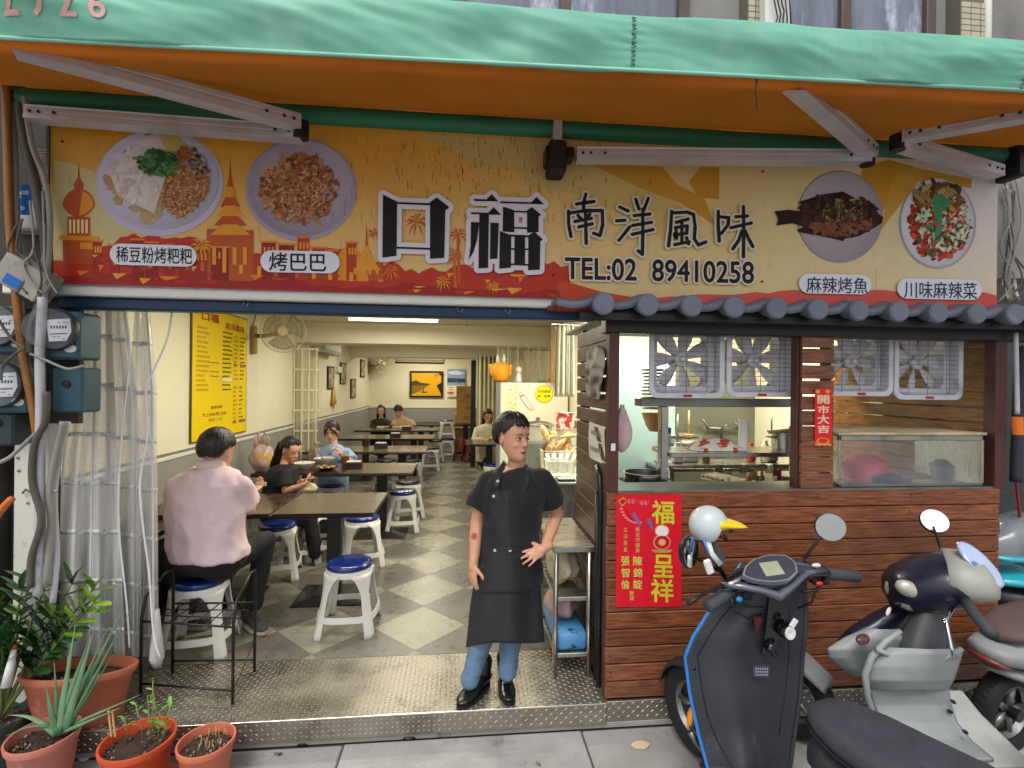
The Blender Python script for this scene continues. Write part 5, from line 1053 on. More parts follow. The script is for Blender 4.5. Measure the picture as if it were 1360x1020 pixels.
def meter(px0, px1, py0, py1, cx, cy, r, lb):
    Y = 2.55; p0, p1 = onY(px0, py1, Y), onY(px1, py0, Y); t = thing('electricity_meter', lb, 'electricity meter', (p0.x, Y, p0.z), 'electricity meters on the wall')
    MB().box(p0.x, p1.x, Y - .03, Y + .12, p0.z, p1.z, .012).build('case', gm, t)
    c = onY(cx, cy, Y - .03); R = r * Y / FPX; Rm = Matrix.Rotation(PI / 2, 3, 'X')
    MB().lathe([(R, 0), (R * 1.02, .02), (R * .97, .03)], c, 36, Rm, sy=1, caps=False).build('ring', G('meter_ring', '#3a3c40', .4, .3), t, 40)
    MB().lathe([(R * .93, .02), (R * .93, .08), (R * .8, .1), (.001, .105)], c, 36, Rm).build('glass_dome', glm, t, 40)
    f = MB(4e-6)
    def MS(x, y, l=1): q = onY(x, y, Y - .06); return Vector((q.x, Y - .052 - .001 * l, q.z))
    k = r / 26
    poly(f, [(cx - 19 * k, cy - 14 * k), (cx + 15 * k, cy - 16 * k), (cx + 17 * k, cy + 2), (cx + 10 * k, cy + 15 * k), (cx - 14 * k, cy + 16 * k)], 'c9cbd0', 1, MS); rgm = random.Random(int(cx + cy))
    for i in range(6): poly(f, [(cx - 12 * k + i * 4 * k, cy - 6 * k), (cx - 9.6 * k + i * 4 * k, cy - 6 * k), (cx - 9.6 * k + i * 4 * k, cy - 2 * k), (cx - 12 * k + i * 4 * k, cy - 2 * k)], '3a3d46', 2, MS)
    poly(f, [(cx - 13 * k, cy + 5 * k), (cx + 11 * k, cy + 4 * k), (cx + 11 * k, cy + 5.5 * k), (cx - 13 * k, cy + 6.5 * k)], '50535c', 2, MS)
    for i in range(9): x, y = cx + rgm.uniform(-13, 9) * k, cy + rgm.choice((-11, -9, 9, 12)) * k; poly(f, [(x, y), (x + 4 * k, y), (x + 4 * k, y + 1), (x, y + 1)], '666a72', 2, MS)
    f.build('dial_plate', PRINTC, t, colors=True)
    cs = MB(); disc(cs, px1 - 8, py1 - 16, 8, 5, 'c9cbc8', -6, 20, MS) if False else None
    disc(cs, (px0 + px1) / 2 + 12, py1 - 14, 8.5, 5.2, 'd0d2cf', -1.0, 24, lambda x, y, l: Vector((onY(x, y, Y - .03).x, Y - .034, onY(x, y, Y - .03).z))); cs.build('seal_sticker', PRINTC, t, colors=True)
meter(52, 112, 415, 477, 77, 438, 25, 'teal boxed round electricity meter beside the clear curtain, upper one')
meter(-12, 34, 408, 470, 2, 433, 24, 'teal boxed electricity meter partly hidden by the rusty pipe, above the other two')
meter(-20, 45, 486, 548, 4, 511, 27, 'teal boxed electricity meter behind the rusty pipe, middle of the left column')
def gbox(lb, px0, px1, py0, py1, m, nm='meter_box', cat='box', Y=2.56, hole=True):
    p0, p1 = onY(px0, py1, Y), onY(px1, py0, Y); t = thing(nm, lb, cat, (p0.x, Y, p0.z)); MB().box(p0.x, p1.x, Y - .01, Y + .12, p0.z, p1.z, .01).build('case', m, t)
    if hole: c = onY((px0 + px1) / 2 - 3, (py0 + py1) / 2 - 8, Y - .012); MB().lathe([(.018, 0), (.018, .004), (.001, .004)], c, 16, Matrix.Rotation(PI / 2, 3, 'X')).build('round_hole', black_p, t, 40)
    return t
gbox('empty teal meter box below the upper electricity meter', 70, 112, 488, 548, gm)
gbox('dark teal meter box at the bottom of the left column', -20, 20, 548, 592, mat('dark_teal_box', '#23343a', .5, bump=.06))
# blue sign plate and tilted box
bs = thing('blue_notice_plate', 'small blue plate with white digits behind the pipes left of the shop sign', 'plate', onY(30, 280, 2.58))
bp_ = MB(4e-6)
def BS(x, y, l=1): q = onY(x, y, 2.56); return Vector((q.x, 2.56 - .001 * l, q.z))
poly(bp_, [(6, 243), (41, 246), (43, 286), (8, 284)], '1d5fae', 0, BS)
text(bp_, BS, '3600', (23, 253, 38, 259), 'e6ecf2', .02, lay=1); text(bp_, BS, '-9', (22, 260, 28, 264), 'e6ecf2', .02, lay=1); text(bp_, BS, '0', (22, 266, 26, 270), 'e6ecf2', .02, lay=1); text(bp_, BS, '0-90', (14, 274, 33, 279), 'e6ecf2', .02, lay=1)
bp_.build('plate_face', PRINTC, bs, colors=True, solid=.002)
gbox('weathered grey service box under the blue plate left of the shop sign', 8, 62, 250, 305, mat('weathered_box', '#9d9a90', .7, var=.2, bump=.15, dirt=('#4f4a42', .55, 7, (1, 1, 1), .25)), Y=2.66, hole=False)
tb = thing('tilted_box', 'pale grey box hanging tilted among the pipes below the service box', 'box', onY(30, 385, 2.52)); c = onY(34, 372, 2.52)
M_ = Matrix.Translation(c) @ Euler((.1, math.radians(32), .1)).to_matrix().to_4x4(); MB().box(-.10, .10, -.04, .06, -.06, .08, .006, M=M_).build('case', G('weathered_box'), tb)
MB().box(-.05, .02, -.043, -.041, -.045, -.0, 0, M=M_).build('blue_sticker', G('blue_sticker', '#1f62b8', .5), tb)
# hanging bundle of pipes and cables
rust = mat('rusty_orange_pipe', '#8a5a26', .6, var=.25, vs=8, bump=.2, dirt=('#4a2c16', .58, 12, (1, 1, .3), .2))
gpipe = mat('grey_conduit', '#8d8a84', .55, var=.15, vs=7, bump=.12, dirt=('#4d4941', .58, 10, (1, 1, .3), .25))
dpipe = mat('dusty_dark_cable', '#4f4942', .6, var=.2, vs=8, bump=.15)
lpipe = mat('light_conduit', '#b5b6ba', .5, var=.15, vs=7, bump=.12, dirt=('#6f6c70', .55, 14, (1, 1, .4), .2))
def pipe(lb, pts, r, m, Y=2.5, nm='conduit_pipe', cat='pipe', dy=None):
    P = [onY(x, y, Y + (dy[i] if dy else 0)) for i, (x, y) in enumerate(pts)]
    Q = []                                     # smooth
    for i in range(len(P) - 1):
        p0, p1, p2, p3 = P[max(i - 1, 0)], P[i], P[i + 1], P[min(i + 2, len(P) - 1)]
        for k in range(5):
            t_ = k / 5; Q.append(.5 * ((2 * p1) + (p2 - p0) * t_ + (2 * p0 - 5 * p1 + 4 * p2 - p3) * t_ * t_ + (3 * p1 - p0 - 3 * p2 + p3) * t_ ** 3))
    Q.append(P[-1]); return tag(MB().tube(Q, r, 8).build(nm, m, None, True, loc=P[-1]), lb, cat)
pipe('rusty orange pipe running down in front of the electricity meters', [(8, 95), (10, 200), (13, 300), (22, 400), (30, 470), (44, 545), (52, 600)], .016, rust)
pipe('grey pipe beside the rusty orange pipe', [(16, 98), (19, 200), (22, 300), (28, 400), (36, 480), (50, 560), (55, 640), (58, 780)], .014, gpipe, 2.53)
pipe('thick pale conduit standing right of the pale service post', [(57, 395), (53, 470), (54, 540), (53, 640), (52, 720), (50, 790)], .019, lpipe, 2.49)
pipe('dark thick cable twisting down from the awning corner', [(26, 110), (30, 170), (50, 260), (62, 330), (58, 390), (42, 440), (40, 470)], .022, dpipe, 2.52)
pipe('dusty cable sagging beside the sign edge', [(32, 120), (42, 190), (60, 240), (66, 290), (64, 350), (60, 400)], .012, gpipe, 2.5)
pipe('dark grey hose curving down along the pale conduit', [(62, 520), (60, 560), (46, 590), (43, 640), (55, 690), (42, 740), (40, 780)], .014, dpipe, 2.46)
pipe('grey hose running beside the clear curtain foot', [(84, 560), (75, 600), (66, 650), (68, 700), (60, 780)], .015, gpipe, 2.50)
pipe('light conduit slanting behind the clear curtain edge', [(90, 560), (78, 610), (72, 660), (75, 740), (70, 800)], .013, lpipe, 2.53)
pipe('loose grey cable slanting over the pale service post top', [(47, 576), (30, 592), (12, 608), (-10, 618)], .009, gpipe, 2.46, 'cable', 'cable')
pipe('thin black cable looping over the left electricity meter', [(-5, 420), (8, 440), (20, 455), (32, 462), (20, 470), (4, 486), (1, 505)], .006, dpipe, 2.44, 'cable', 'cable')
pipe('thin grey cable behind the meters to the curtain', [(40, 470), (60, 478), (78, 486), (92, 490), (110, 486)], .006, gpipe, 2.47, 'cable', 'cable')
pipe('orange gas hose at the far edge beside the pale service post', [(-8, 690), (6, 672), (16, 662)], .016, mat('orange_hose', '#c86a1c', .5), 2.6, 'hose', 'hose')
for i in range(8):
    q = random.Random(50 + i); x = q.uniform(20, 60); pipe('thin tangled wire among the pipes left of the shop sign', [(x, 300 + q.uniform(-60, 40)), (x + q.uniform(-12, 14), 330), (x + q.uniform(-16, 16), 350), (x + q.uniform(-10, 12), 372), (x + q.uniform(-8, 18), 390)], .0045, (gpipe, dpipe)[i % 2], 2.47 + .015 * (i % 3), 'wire', 'wire')['group'] = 'tangled wires left of the sign'
mesh_ = thing('wire_netting', 'rusty wire netting stretched under the left end of the sign', 'netting', onY(110, 385, 2.66)); nm_ = MB()
for k in range(26): p, q_ = onY(62 + k * 4.4, 380 + k * .12, 2.66), onY(62 + k * 4.4, 396 + k * .1, 2.72); nm_.tube([p, q_], .0015, 4)
for k in range(6): p, q_ = onY(62, 380 + k * 3, 2.66 + .01 * k), onY(176, 383 + k * 3, 2.66 + .01 * k); nm_.tube([p, q_], .0015, 4)
stuff(nm_.build('strands', steel_dull, mesh_))
nb2 = MB()
for k in range(10): p, q_ = onY(42 + k * 3, 200 + k, 2.64), onY(44 + k * 3, 245, 2.64); nb2.tube([p, q_], .0014, 4)
for k in range(12): p, q_ = onY(42, 198 + k * 4, 2.64), onY(70, 199 + k * 4, 2.64); nb2.tube([p, q_], .0014, 4)
tag(stuff(nb2.build('wire_netting', mat('galvanised', '#b5aa92', .5, .5), None, loc=onY(42, 245, 2.64))), 'small patch of galvanised netting left of the sign edge', 'netting')
# clear entrance curtain, gathered left
pvc = clear('clear_pvc', '#e2e2e2', .46, .16, .5, (7, 7, .7), 2.4)
band = mat('white_curtain_tape', '#dfe0e2', .4, bump=.02)
CT = thing('clear_curtain', 'gathered clear plastic entrance curtain with white horizontal tapes at the left', 'curtain', onY(130, 870, 2.9))
def ctf(u, v, side=0):
    # v 1 top, 0 bottom ; pixel outlines of the gathered bundle
    yy = 392 + (1 - v) * (872 - 392); k = 1 - v
    if side == 0: L_, R_ = 106 + (88 - 106) * min(1, k * 2.2) - 24 * max(0, k - .3) / .7, 148 + 18 * k
    elif side == 1: L_, R_ = 140 + 0 * k, 166 + 18 * min(1, k * 3) + 4 * k
    else: L_, R_ = 180 - 8 * min(1, k * 4), 197 + 10 * min(1, k * 4) + 4 * k
    x = L_ + (R_ - L_) * u; Y = 2.89 + .05 * side + .045 * math.sin(u * (17, 13, 11)[side] + side) * (.25 + .75 * k) + .01 * noise.noise(Vector((u * 9, v * 5, side)))
    return onY(x, yy, Y)
for sd in (0, 1, 2):
    MB().grid(lambda u, v: ctf(u, v, sd), 60, 44).build('plastic_sheet', pvc, CT, True)
    for kk in range(7):
        v = 1 - (.12 + kk * .135 + .01 * sd)
        if v < 0: continue
        MB().ring([[ctf(u / 24, v + dv, sd) + Vector((0, off, 0)) for dv, off in ((0, -.004), (.011, -.004), (.011, .002), (0, .002))] for u in range(25)], True).build('tape', band, CT, True)
    for uu in ((.04, .55), (.1, .9), (.85,))[sd]: MB().tube([ctf(uu, k / 20, sd) + Vector((0, -.006, 0)) for k in range(21)], .0055, 5, sq=.6).build('seam_tape', band, CT, True)
bx('top_tape', band, CT, onY(104, 390, 2.78).x, onY(140, 392, 2.78).x, 2.776, 2.78, onY(104, 392, 2.78).z, onY(104, 388, 2.78).z + .01, ch=0)
MB().lathe([(.02, 0), (.035, .04), (.03, .1), (.01, .3)], onY(208, 884, 2.84), 14).build('sheet_hem', pvc, CT, True)
pipe('thin white cord hanging loose in front of the clear curtain', [(230, 405), (222, 450), (205, 490), (194, 520), (196, 580), (186, 640), (190, 700), (198, 760), (204, 840), (213, 875)], .005, band, 2.78, 'cord', 'cord')
pipe('second white cord hanging along the curtain edge', [(160, 395), (170, 430), (172, 480), (160, 600), (158, 700), (168, 800), (172, 860)], .004, band, 2.76, 'cord', 'cord')
# ================================================================ ON THE LEFT WALL
mb_ = thing('menu_board', 'large yellow menu board with red title on the left wall', 'menu board', (WL, 4.7, 1.19)); y0, y1 = 4.68, 5.79; z0m, z1m = 1.175, 2.395
bx('board', G('board_edge', '#5a4a1a', .5), mb_, WL + .001, WL + .018, y0 - .012, y1 + .012, z0m - .012, z1m + .012, ch=.002)
mp_ = MB()
def MBS(u, v, l=1): return Vector((WL + .0185 + .0012 * l, y0 + (y1 - y0) * u, z1m - (z1m - z0m) * v))
mp_.add([MBS(0, 0, 0), MBS(1, 0, 0), MBS(1, 1, 0), MBS(0, 1, 0)], [(0, 1, 2, 3)], 'f0cf0c')
text(mp_, MBS, '口福', (.14, .03, .42, .095), 'b02a1c', .05, lay=2); text(mp_, MBS, '南洋風味', (.55, .07, .94, .125), 'b8301c', .03, lay=2)
q = random.Random(12)
def scrib(x, y, w, h, c):
    n = max(2, int(w / (h * .95))); 
    for k in range(n):
        a = x + k * w / n; 
        for j in range(3): mp_.add([MBS(a + h * .1, y + h * (.05 + j * .33), 2), MBS(a + w / n * .8, y + h * (.05 + j * .33), 2), MBS(a + w / n * q.uniform(.5, .8), y + h * (.2 + j * .33), 2), MBS(a + h * .1, y + h * (.2 + j * .33), 2)], [(0, 1, 2, 3)], c)
def latin(x, y, w, h, c):
    for k in range(int(w / .012)): a = x + k * .012; yy = y + h * q.uniform(0, .4); mp_.add([MBS(a, yy, 2), MBS(a + .009, yy, 2), MBS(a + .009, yy + h * q.uniform(.4, .7), 2), MBS(a, yy + h * .6, 2)], [(0, 1, 2, 3)], c)
for i in range(14):
    y = .145 + i * .036; scrib(.06, y, q.uniform(.12, .22), .02, '7a6412'); 
    if i in (7, 9, 10): latin(.28, y + .006, .16, .012, '8a6a1a')
    latin(.5, y, q.uniform(.12, .2), .02, '5a4a14')
for i in range(11): y = .165 + i * .036; scrib(.72, y, q.uniform(.06, .11), .02, '7a5f12'); latin(.85, y, q.uniform(.07, .13), .018, '5a4a14')
for i in range(9): y = .6 + i * .037; scrib(.71, y, q.uniform(.05, .1), .02, '7a5f12'); latin(.84, y, q.uniform(.05, .1), .018, '5a4a14')
for (a, b_, c, d) in ((.72, .405, .8, .425), (.85, .405, .98, .425), (.71, .89, .78, .915), (.84, .89, .98, .915)): mp_.add([MBS(a, b_, 3), MBS(c, b_, 3), MBS(c, d, 3), MBS(a, d, 3)], [(0, 1, 2, 3)], 'a06a1a')
mp_.add([MBS(.49, .53, 3), MBS(.68, .53, 3), MBS(.68, .555, 3), MBS(.49, .555, 3)], [(0, 1, 2, 3)], 'ece6c8')
text(mp_, MBS, '營業時間', (.3, .75, .5, .775), '8a6a1a', .01, lay=2); text(mp_, MBS, '早上10:00-晚上8:00', (.16, .8, .58, .83), '8a6a1a', .01, lay=2); text(mp_, MBS, '每週二公休', (.26, .845, .52, .87), '9a8420', 0, lay=2)
mp_.build('menu_print', PRINTC, mb_, colors=True)
def wallfan(lb, yb_, zb_, c, R, face=(0.25, -1, -.05)):
    t = thing('wall_fan', lb, 'fan', (WL, yb_, zb_ - .15)); ivm = G('ivory_plastic', '#d6cda6', .4, bump=.02); brn = G('aged_plastic', '#a8843c', .45, bump=.05)
    bx('bracket', brn, t, WL + .002, WL + .05, yb_ - .05, yb_ + .05, zb_ - .18, zb_ + .14, ch=.015); MB().tube([(WL + .03, yb_, zb_ + .03), (WL + .12, yb_ - .02, zb_ + .02), tuple(c + Vector((-.02, .1, 0)))], .025, 10).build('arm', brn, t, True)
    f = Vector(face).normalized(); M = f.to_track_quat('Z', 'Y').to_matrix(); cage = MB()
    for s in (-1, 1):
        for k in range(40):
            a = k * 2 * PI / 40; P = [c + M @ Vector((math.cos(a + .15 * j) * R * r_, math.sin(a + .15 * j) * R * r_, s * h)) for j, (r_, h) in enumerate(((.22, .06), (.5, .06), (.8, .045), (1, .0)))]; cage.tube(P, .0016, 4, False)
    for r_, h in ((1, 0), (.72, .05), (.45, .06)): cage.tube([c + M @ Vector((math.cos(k * PI / 20) * R * r_, math.sin(k * PI / 20) * R * r_, h)) for k in range(41)], .003 if r_ < 1 else .006, 5, False)
    stuff(cage.build('wire_cage', ivm, t)); MB().lathe([(R * .23, .055), (R * .22, .07), (.001, .075)], c, 24, M).build('cap', ivm, t, 40)
    MB().lathe([(.06, -.06), (.07, -.1), (.05, -.18), (.001, -.19)], c, 20, M).build('motor', ivm, t, 40)
    for k in range(3):
        a0 = k * 2 * PI / 3 + .4
        MB().grid(lambda u, v: c + M @ Vector((math.cos(a0 + (v - .5) * 1.5) * R * (.15 + .72 * u), math.sin(a0 + (v - .5) * 1.5) * R * (.15 + .72 * u), .02 * (v - .5))), 8, 8).build('blade', clear('fan_blade', '#b8b090', .45) if 'fb' not in MT else MT['fb'], t, True, solid=.002); MT['fb'] = bpy.data.materials['fan_blade']
    for s in (0, .04): MB().tube([(WL + .05, yb_ + s, zb_ - .18), (WL + .055, yb_ + s, zb_ - .55)], .002, 4).build('pull_cord', white_pl, t)
    MB().tube([(WL + .02, yb_ - .02, zb_ + .14), (WL + .03, yb_ + .05, zb_ + .3), (WL + .01, yb_ - .1, CE - .02)], .006, 6).build('cable', black_p, t, True); return t
yb_ = onX(338, 449, WL + .03).y; zb_ = onX(338, 449, WL + .03).z
wallfan('ivory wall fan with clear blades above the first tables', yb_, zb_, onY(376, 440, yb_ - .15), .235)
yb2 = onX(491, 487, WL + .03).y; wallfan('small far wall fan between the framed pictures near the back', yb2, onX(491, 487, WL).z, onY(509, 483, yb2 - .2), .2, (.5, -1, 0))
# air conditioner
ya, yb3 = onX(441, 465, WL).y, onX(472, 465, WL).y; ac = thing('air_conditioner', 'white wall air conditioner high on the left wall behind the first beam', 'air conditioner', (WL, ya, 2.1))
zc0, zc1 = onX(455, 476, WL).z, onX(455, 457, WL).z
MB().prism([(0, zc0 + .04), (.14, zc0), (.2, zc0 + .06), (.21, zc1 - .05), (.19, zc1), (0, zc1)], lambda u, v, t: Vector((WL + .003 + u, t, v)), 8.3, 9.3).build('body', white_pt, ac); bx('louvre', G('ac_vent', '#8a8776', .5), ac, WL + .06, WL + .2, 8.36, 9.24, zc0 - .012, zc0 - .002, ch=.002)
# framed pictures on the left wall
blk = G('black_frame', '#1a1614', .4); pics = [(434, 442, 486, 517, 'black framed narrow picture nearest the strip curtain'), (451, 458, 481, 510, 'black framed picture behind the small switch box'), (478, 483, 477, 501, 'black framed picture highest on the left wall'), (465, 471, 503, 529, 'black framed picture lowest on the left wall'), (498, 502, 501, 522, 'black framed picture next to the rear corner')]
for x0, x1, y0_, y1_, lb in pics:
    a, b = onX(x0, y0_, WL), onX(x1, y1_, WL); t = thing('framed_picture', lb, 'picture', (WL, a.y, b.z), 'small pictures on the left wall'); dz = .012
    zt_, zb4 = a.z, onX(x0, y1_, WL).z; yA, yB = a.y, b.y
    bx('frame', blk, t, WL + .001, WL + .03, yA, yB, zb4, zt_, ch=.004); f = MB(); f.grid(lambda u, v: Vector((WL + .032, yA + .03 + (yB - yA - .06) * u, zb4 + .03 + (zt_ - zb4 - .06) * v)), 8, 12, colfn=lambda u, v: lerp3(lin('5a4c38'), lin('c8bc98'), min(1, max(0, .5 + noise.noise(Vector((u * 3 + x0, v * 4, 0))))))); f.build('print', PRINTC, t, colors=True)
for x0, x1, y0_, y1_, lb in ((439, 447, 512, 545, 'orange beaded hanging ornament below the nearest framed picture'), (491, 497, 505, 530, 'orange beaded hanging ornament by the far wall fan')):
    a, b = onX((x0 + x1) / 2, y0_, WL + .02), onX((x0 + x1) / 2, y1_, WL + .02); m = MB(); zt_, zb4 = a.z, onX((x0 + x1) / 2, y1_, WL + .02).z
    t = thing('hanging_ornament', lb, 'ornament', (WL, a.y, zb4)); m.lathe([(.001, 0), (.03, .1), (.11, .12), (.07, (zt_ - zb4) * .6), (.02, zt_ - zb4)], (WL + .03, a.y, zb4), 12, sx=.25, sy=1.6); m.build('body', G('orn', '#c8904a', .6, var=.4, vs=30, bump=.4), t, True); MB().tube([(WL + .02, a.y, zt_), (WL + .02, a.y, zt_ + .15)], .004, 4).build('string', blk, t)
sw = onX(448, 491, WL); bx_ = bx('switch_box', white_pl, None, WL + .001, WL + .06, sw.y - .14, sw.y + .16, sw.z - .06, sw.z + .06, ch=.008); tag(bx_, 'white switch box with conduit between the nearest framed pictures', 'switch box'); MB().tube([(WL + .03, sw.y, sw.z + .06), (WL + .03, sw.y, 2.3)], .01, 6).build('conduit', white_pl, bx_) 
# strip curtain by the left wall at the beam
cur2 = clear('yellowed_pvc_front', '#ddd6aa', .25, .15, .3, (6, 1, .5), 3)
t = thing('strip_curtain', 'yellowed clear strip curtain gathered at the left wall under the first beam', 'curtain', (WL + .2, 7.45, .3)); x0, x1 = onY(391, 450, 7.42).x, onY(425, 450, 7.42).x; z0, z1 = .35, onY(400, 462, 7.42).z
MB().grid(lambda u, v: Vector((x0 + (x1 - x0) * u, 7.42 + .05 * math.sin(u * 30), z0 + (z1 - z0) * v)), 60, 8).build('strip_sheet', cur2, t, True)
for k in range(7): zz = z1 - .02 - k * .29; bx('tape', G('cream_tape', '#e2dcb8', .5), t, x0, x1, 7.36, 7.372, zz - .012, zz + .012, ch=0)
for k in range(4): MB().tube([(x0 + .03 + k * .1, 7.35, z0), (x0 + .03 + k * .1, 7.35, z1)], .008, 5).build('seam_tape', G('cream_tape'), t)
for k in range(6): MB().tube([(x0 + .03 + k * .065, 7.42, z1 - .02), (x0 + .03 + k * .065, 7.42, z1 + .07)], .006, 5).build('ring', steel_dull, t)
# ================================================================ BACK WALL
BKf = BK - .02
t = thing('framed_painting', 'black framed yellow sunset river painting on the back wall', 'painting', onY(566, 528, BKf)); a, b = onY(544, 527.5, BKf), onY(589, 493, BKf)
bx('frame', blk, t, a.x, b.x, BKf - .03, BKf + .015, a.z, b.z, ch=.004); pt = MB(2e-5)
def PTS(px, py, l=1): q = onY(px, py, BKf); return Vector((q.x, BKf - .032 - .002 * l, q.z))
pt.grid(lambda u, v: PTS(547 + 39 * u, 525.5 - 30 * v, 0), 6, 12, colfn=lambda u, v: lerp3(lin('d8a018'), lin('e8b820'), abs(v - .4)))
poly(pt, [(547, 507), (553, 505), (558, 508), (566, 509), (573, 510), (566, 512), (556, 512), (547, 513)], '4a4416', 1, PTS); poly(pt, [(547, 512), (560, 512), (570, 511), (563, 516), (552, 522), (547, 523)], '8a6a12', 2, PTS); poly(pt, [(580, 512), (586, 508), (586, 525), (584, 520)], '2a220c', 2, PTS)
poly(pt, [(558, 519), (562, 520.5), (568, 520), (570, 518.8), (566, 521.5), (561, 521.5)], '201a0c', 3, PTS); poly(pt, [(562, 516), (563, 516), (563.4, 520), (562, 520)], '201a0c', 3, PTS)
for k in range(8): a_ = 2.4 + k * .5; poly(pt, [(583, 498), (583 + 7 * math.cos(a_), 498 + 6 * math.sin(a_)), (583 + 6 * math.cos(a_ + .25), 500 + 6 * math.sin(a_ + .25))], '2a220c', 3, PTS)
pt.build('painting_print', PRINTC, t, colors=True)
cal = thing('wall_calendar', 'wall calendar with a blue seascape photo on the back wall', 'calendar', onY(606, 525, BKf)); pt = MB(2e-5); poly(pt, [(594, 490), (618, 490), (618, 512), (594, 512)], '8aa0c0', 0, PTS); poly(pt, [(594, 502), (618, 503), (618, 508), (594, 508)], '31455e', 1, PTS); poly(pt, [(604, 508), (607, 505), (611, 509)], '7a6a4a', 2, PTS); poly(pt, [(594, 494), (606, 492), (618, 496), (610, 498), (598, 497)], 'd8dce0', 1, PTS)
poly(pt, [(594, 512), (618, 512), (618, 527), (594, 527)], 'e2dcc8', 0, PTS)
for k in range(4): poly(pt, [(596, 514 + 3 * k), (602, 514 + 3 * k), (602, 515 + 3 * k), (596, 515 + 3 * k)], 'c86a5a', 1, PTS)
poly(pt, [(594, 521), (603, 521), (603, 522.5), (594, 522.5)], 'c0483a', 2, PTS); pt.build('calendar_pages', PRINTC, cal, colors=True, solid=.003)
a, b = onY(525, 478, 11.6), onY(590, 478, 11.6); tl2 = thing('tube_lamp', 'unlit long tube lamp fitting hung under the second beam', 'lamp', a); bx('lamp_body', white_pt, tl2, a.x, b.x, 11.55, 11.63, 2.215, 2.26, ch=.006); MB().tube([(a.x, 11.59, 2.18), (b.x, 11.59, 2.18)], .02, 8).build('shade_rail', G('brown_rail', '#4a3020', .5), tl2)
for k in (0.02, 1.0): MB().tube([(a.x + (b.x - a.x) * k, 11.59, 2.2), (a.x + (b.x - a.x) * k, 11.59, 2.6)], .012, 6).build('hanger', G('brown_rail'), tl2)
# cardboard boxes
cb = mat('cardboard', '#b08748', .75, var=.08, vs=6, bump=.05, rd=.06)
for i, (y0_, y1_, x0, x1, lb) in enumerate(((512, 534, 606, 631, 'topmost cardboard carton of the stack near the back wall'), (534, 552, 606, 630, 'middle cardboard carton of the stack near the back wall'), (552, 566, 604, 629, 'lowest cardboard carton of the stack on the small table'), (570, 606, 604, 630, 'tall cardboard carton on the floor under the small table'))):
    Y = 11.9 if i < 3 else 12.15; a, b = onY(x0, y1_, Y), onY(x1, y0_, Y); zlo, zhi = [(1.285, 1.66), (1.0, 1.282), (.768, .997), (0, .62)][i]
    t = thing('cardboard_box', lb, 'box', (a.x, Y, zlo), 'cardboard cartons near the back wall'); bx('carton', cb, t, a.x, b.x, Y, Y + .42, zlo + .001, zhi, ch=.006); bx('tape', G('tape', '#c8a468', .3), t, a.x + .2, a.x + .25, Y - .002, Y + .4, zhi, zhi + .002, ch=0)
    ms = MB(); 
    for k in range(3 if i < 3 else 0): ms.box(a.x + .2, b.x - .05, Y - .002, Y - .0005, zlo + .1 + .03 * k, zlo + .112 + .03 * k)
    if i < 3: ms.build('printed_line', G('carton_ink', '#6a4a22', .7), t)
# tall pleated divider panels right at the back
pm_ = MB(); x0, x1 = onY(634, 500, 10.0).x, onY(664, 500, 10.0).x
pm_.grid(lambda u, v: Vector((x0 + (x1 - x0) * u, 10.0 + .04 * math.sin(u * 34), .02 + 2.25 * v)), 60, 6); dvt = thing('folding_divider', 'cream pleated folding divider between the rear tables and the refrigerator', 'divider', (x0, 10, 0)); pm_.build('pleats', G('cream_divider', '#cfc8a2', .6, bump=.05), dvt, True, solid=.01)
bx('painted_shade_strip', black_m, dvt, x0 - .12, x0 - .02, 10.3, 10.4, .02, 2.2, ch=0)  # solid black box paints the shade of the gap beside the divider
# ================================================================ TABLES
ttop = mat('dark_walnut_laminate', '#5f5648', .22, var=.2, vs=9, st=(1, 6, 1), bump=.03, dirt=('#3a3028', .55, 10, (1, 5, 1), .2), rvar=.06)
tdk = mat('reddish_dark_laminate', '#3c2a22', .2, var=.2, vs=9, bump=.03)
edge = G('black_edge', '#1b1a1c', .4)
def mktable(w, d, mt):
    t = thing('dining_table', 'x', 'table', (0, 0, 0)); bx('tabletop', mt, t, -w / 2 + .004, w / 2 - .004, -d / 2 + .004, d / 2 - .004, .745, .752, ch=.002); bx('edge_band', edge, t, -w / 2, w / 2, -d / 2, d / 2, .715, .7445, ch=.012)
    bx('pedestal', edge, t, -.055, .055, -.04, .04, .05, .714, ch=.006)
    MB().prism([(-.27, -.2), (.27, -.2), (.27, .2), (-.27, .2)], lambda u, v, z: Vector((u * (1 - .5 * (z > .02)), v * (1 - .5 * (z > .02)), z)), .012, .045).build('base_plate', edge, t); bx('foot', edge, t, -.28, .28, -.21, .21, .001, .011, ch=.003)
    return t
rows = [(3.81, 4.51, -.645, -1.39), (5.48, 6.15, -.53, -1.25), (7.16, 7.85, -.51, -1.25), (8.8, 9.55, -.5, -1.24), (10.35, 11.05, -.5, -1.22)]
tabR = mktable(.74, .7, ttop); tabL = mktable(.95, .7, ttop); tabD = mktable(.95, .7, tdk); first = {}
ordn = ('first', 'second', 'third', 'fourth', 'fifth')
for i, (y0_, y1_, xr, xs_) in enumerate(rows):
    src = tabR; lbl = ('dark topped table on the aisle in the %s row from the shop front' % ordn[i]); yc = (y0_ + y1_) / 2
    if 'R' not in first: src.location = (xr - .37, yc, 0); src['label'] = lbl; src['group'] = 'dining tables'; first['R'] = 1
    else: dup(src, (xr - .37, yc, 0), 0, lbl, 'dining tables')
    lbl = 'dark topped table against the left wall in the %s row from the shop front' % ordn[i]; s2 = tabD if i < 2 else tabL; k = 'D' if i < 2 else 'L'
    if k not in first: s2.location = (xs_ - .48, yc, 0); s2['label'] = lbl; s2['group'] = 'dining tables'; first[k] = 1
    else: dup(s2, (xs_ - .48, yc, 0), 0, lbl, 'dining tables')
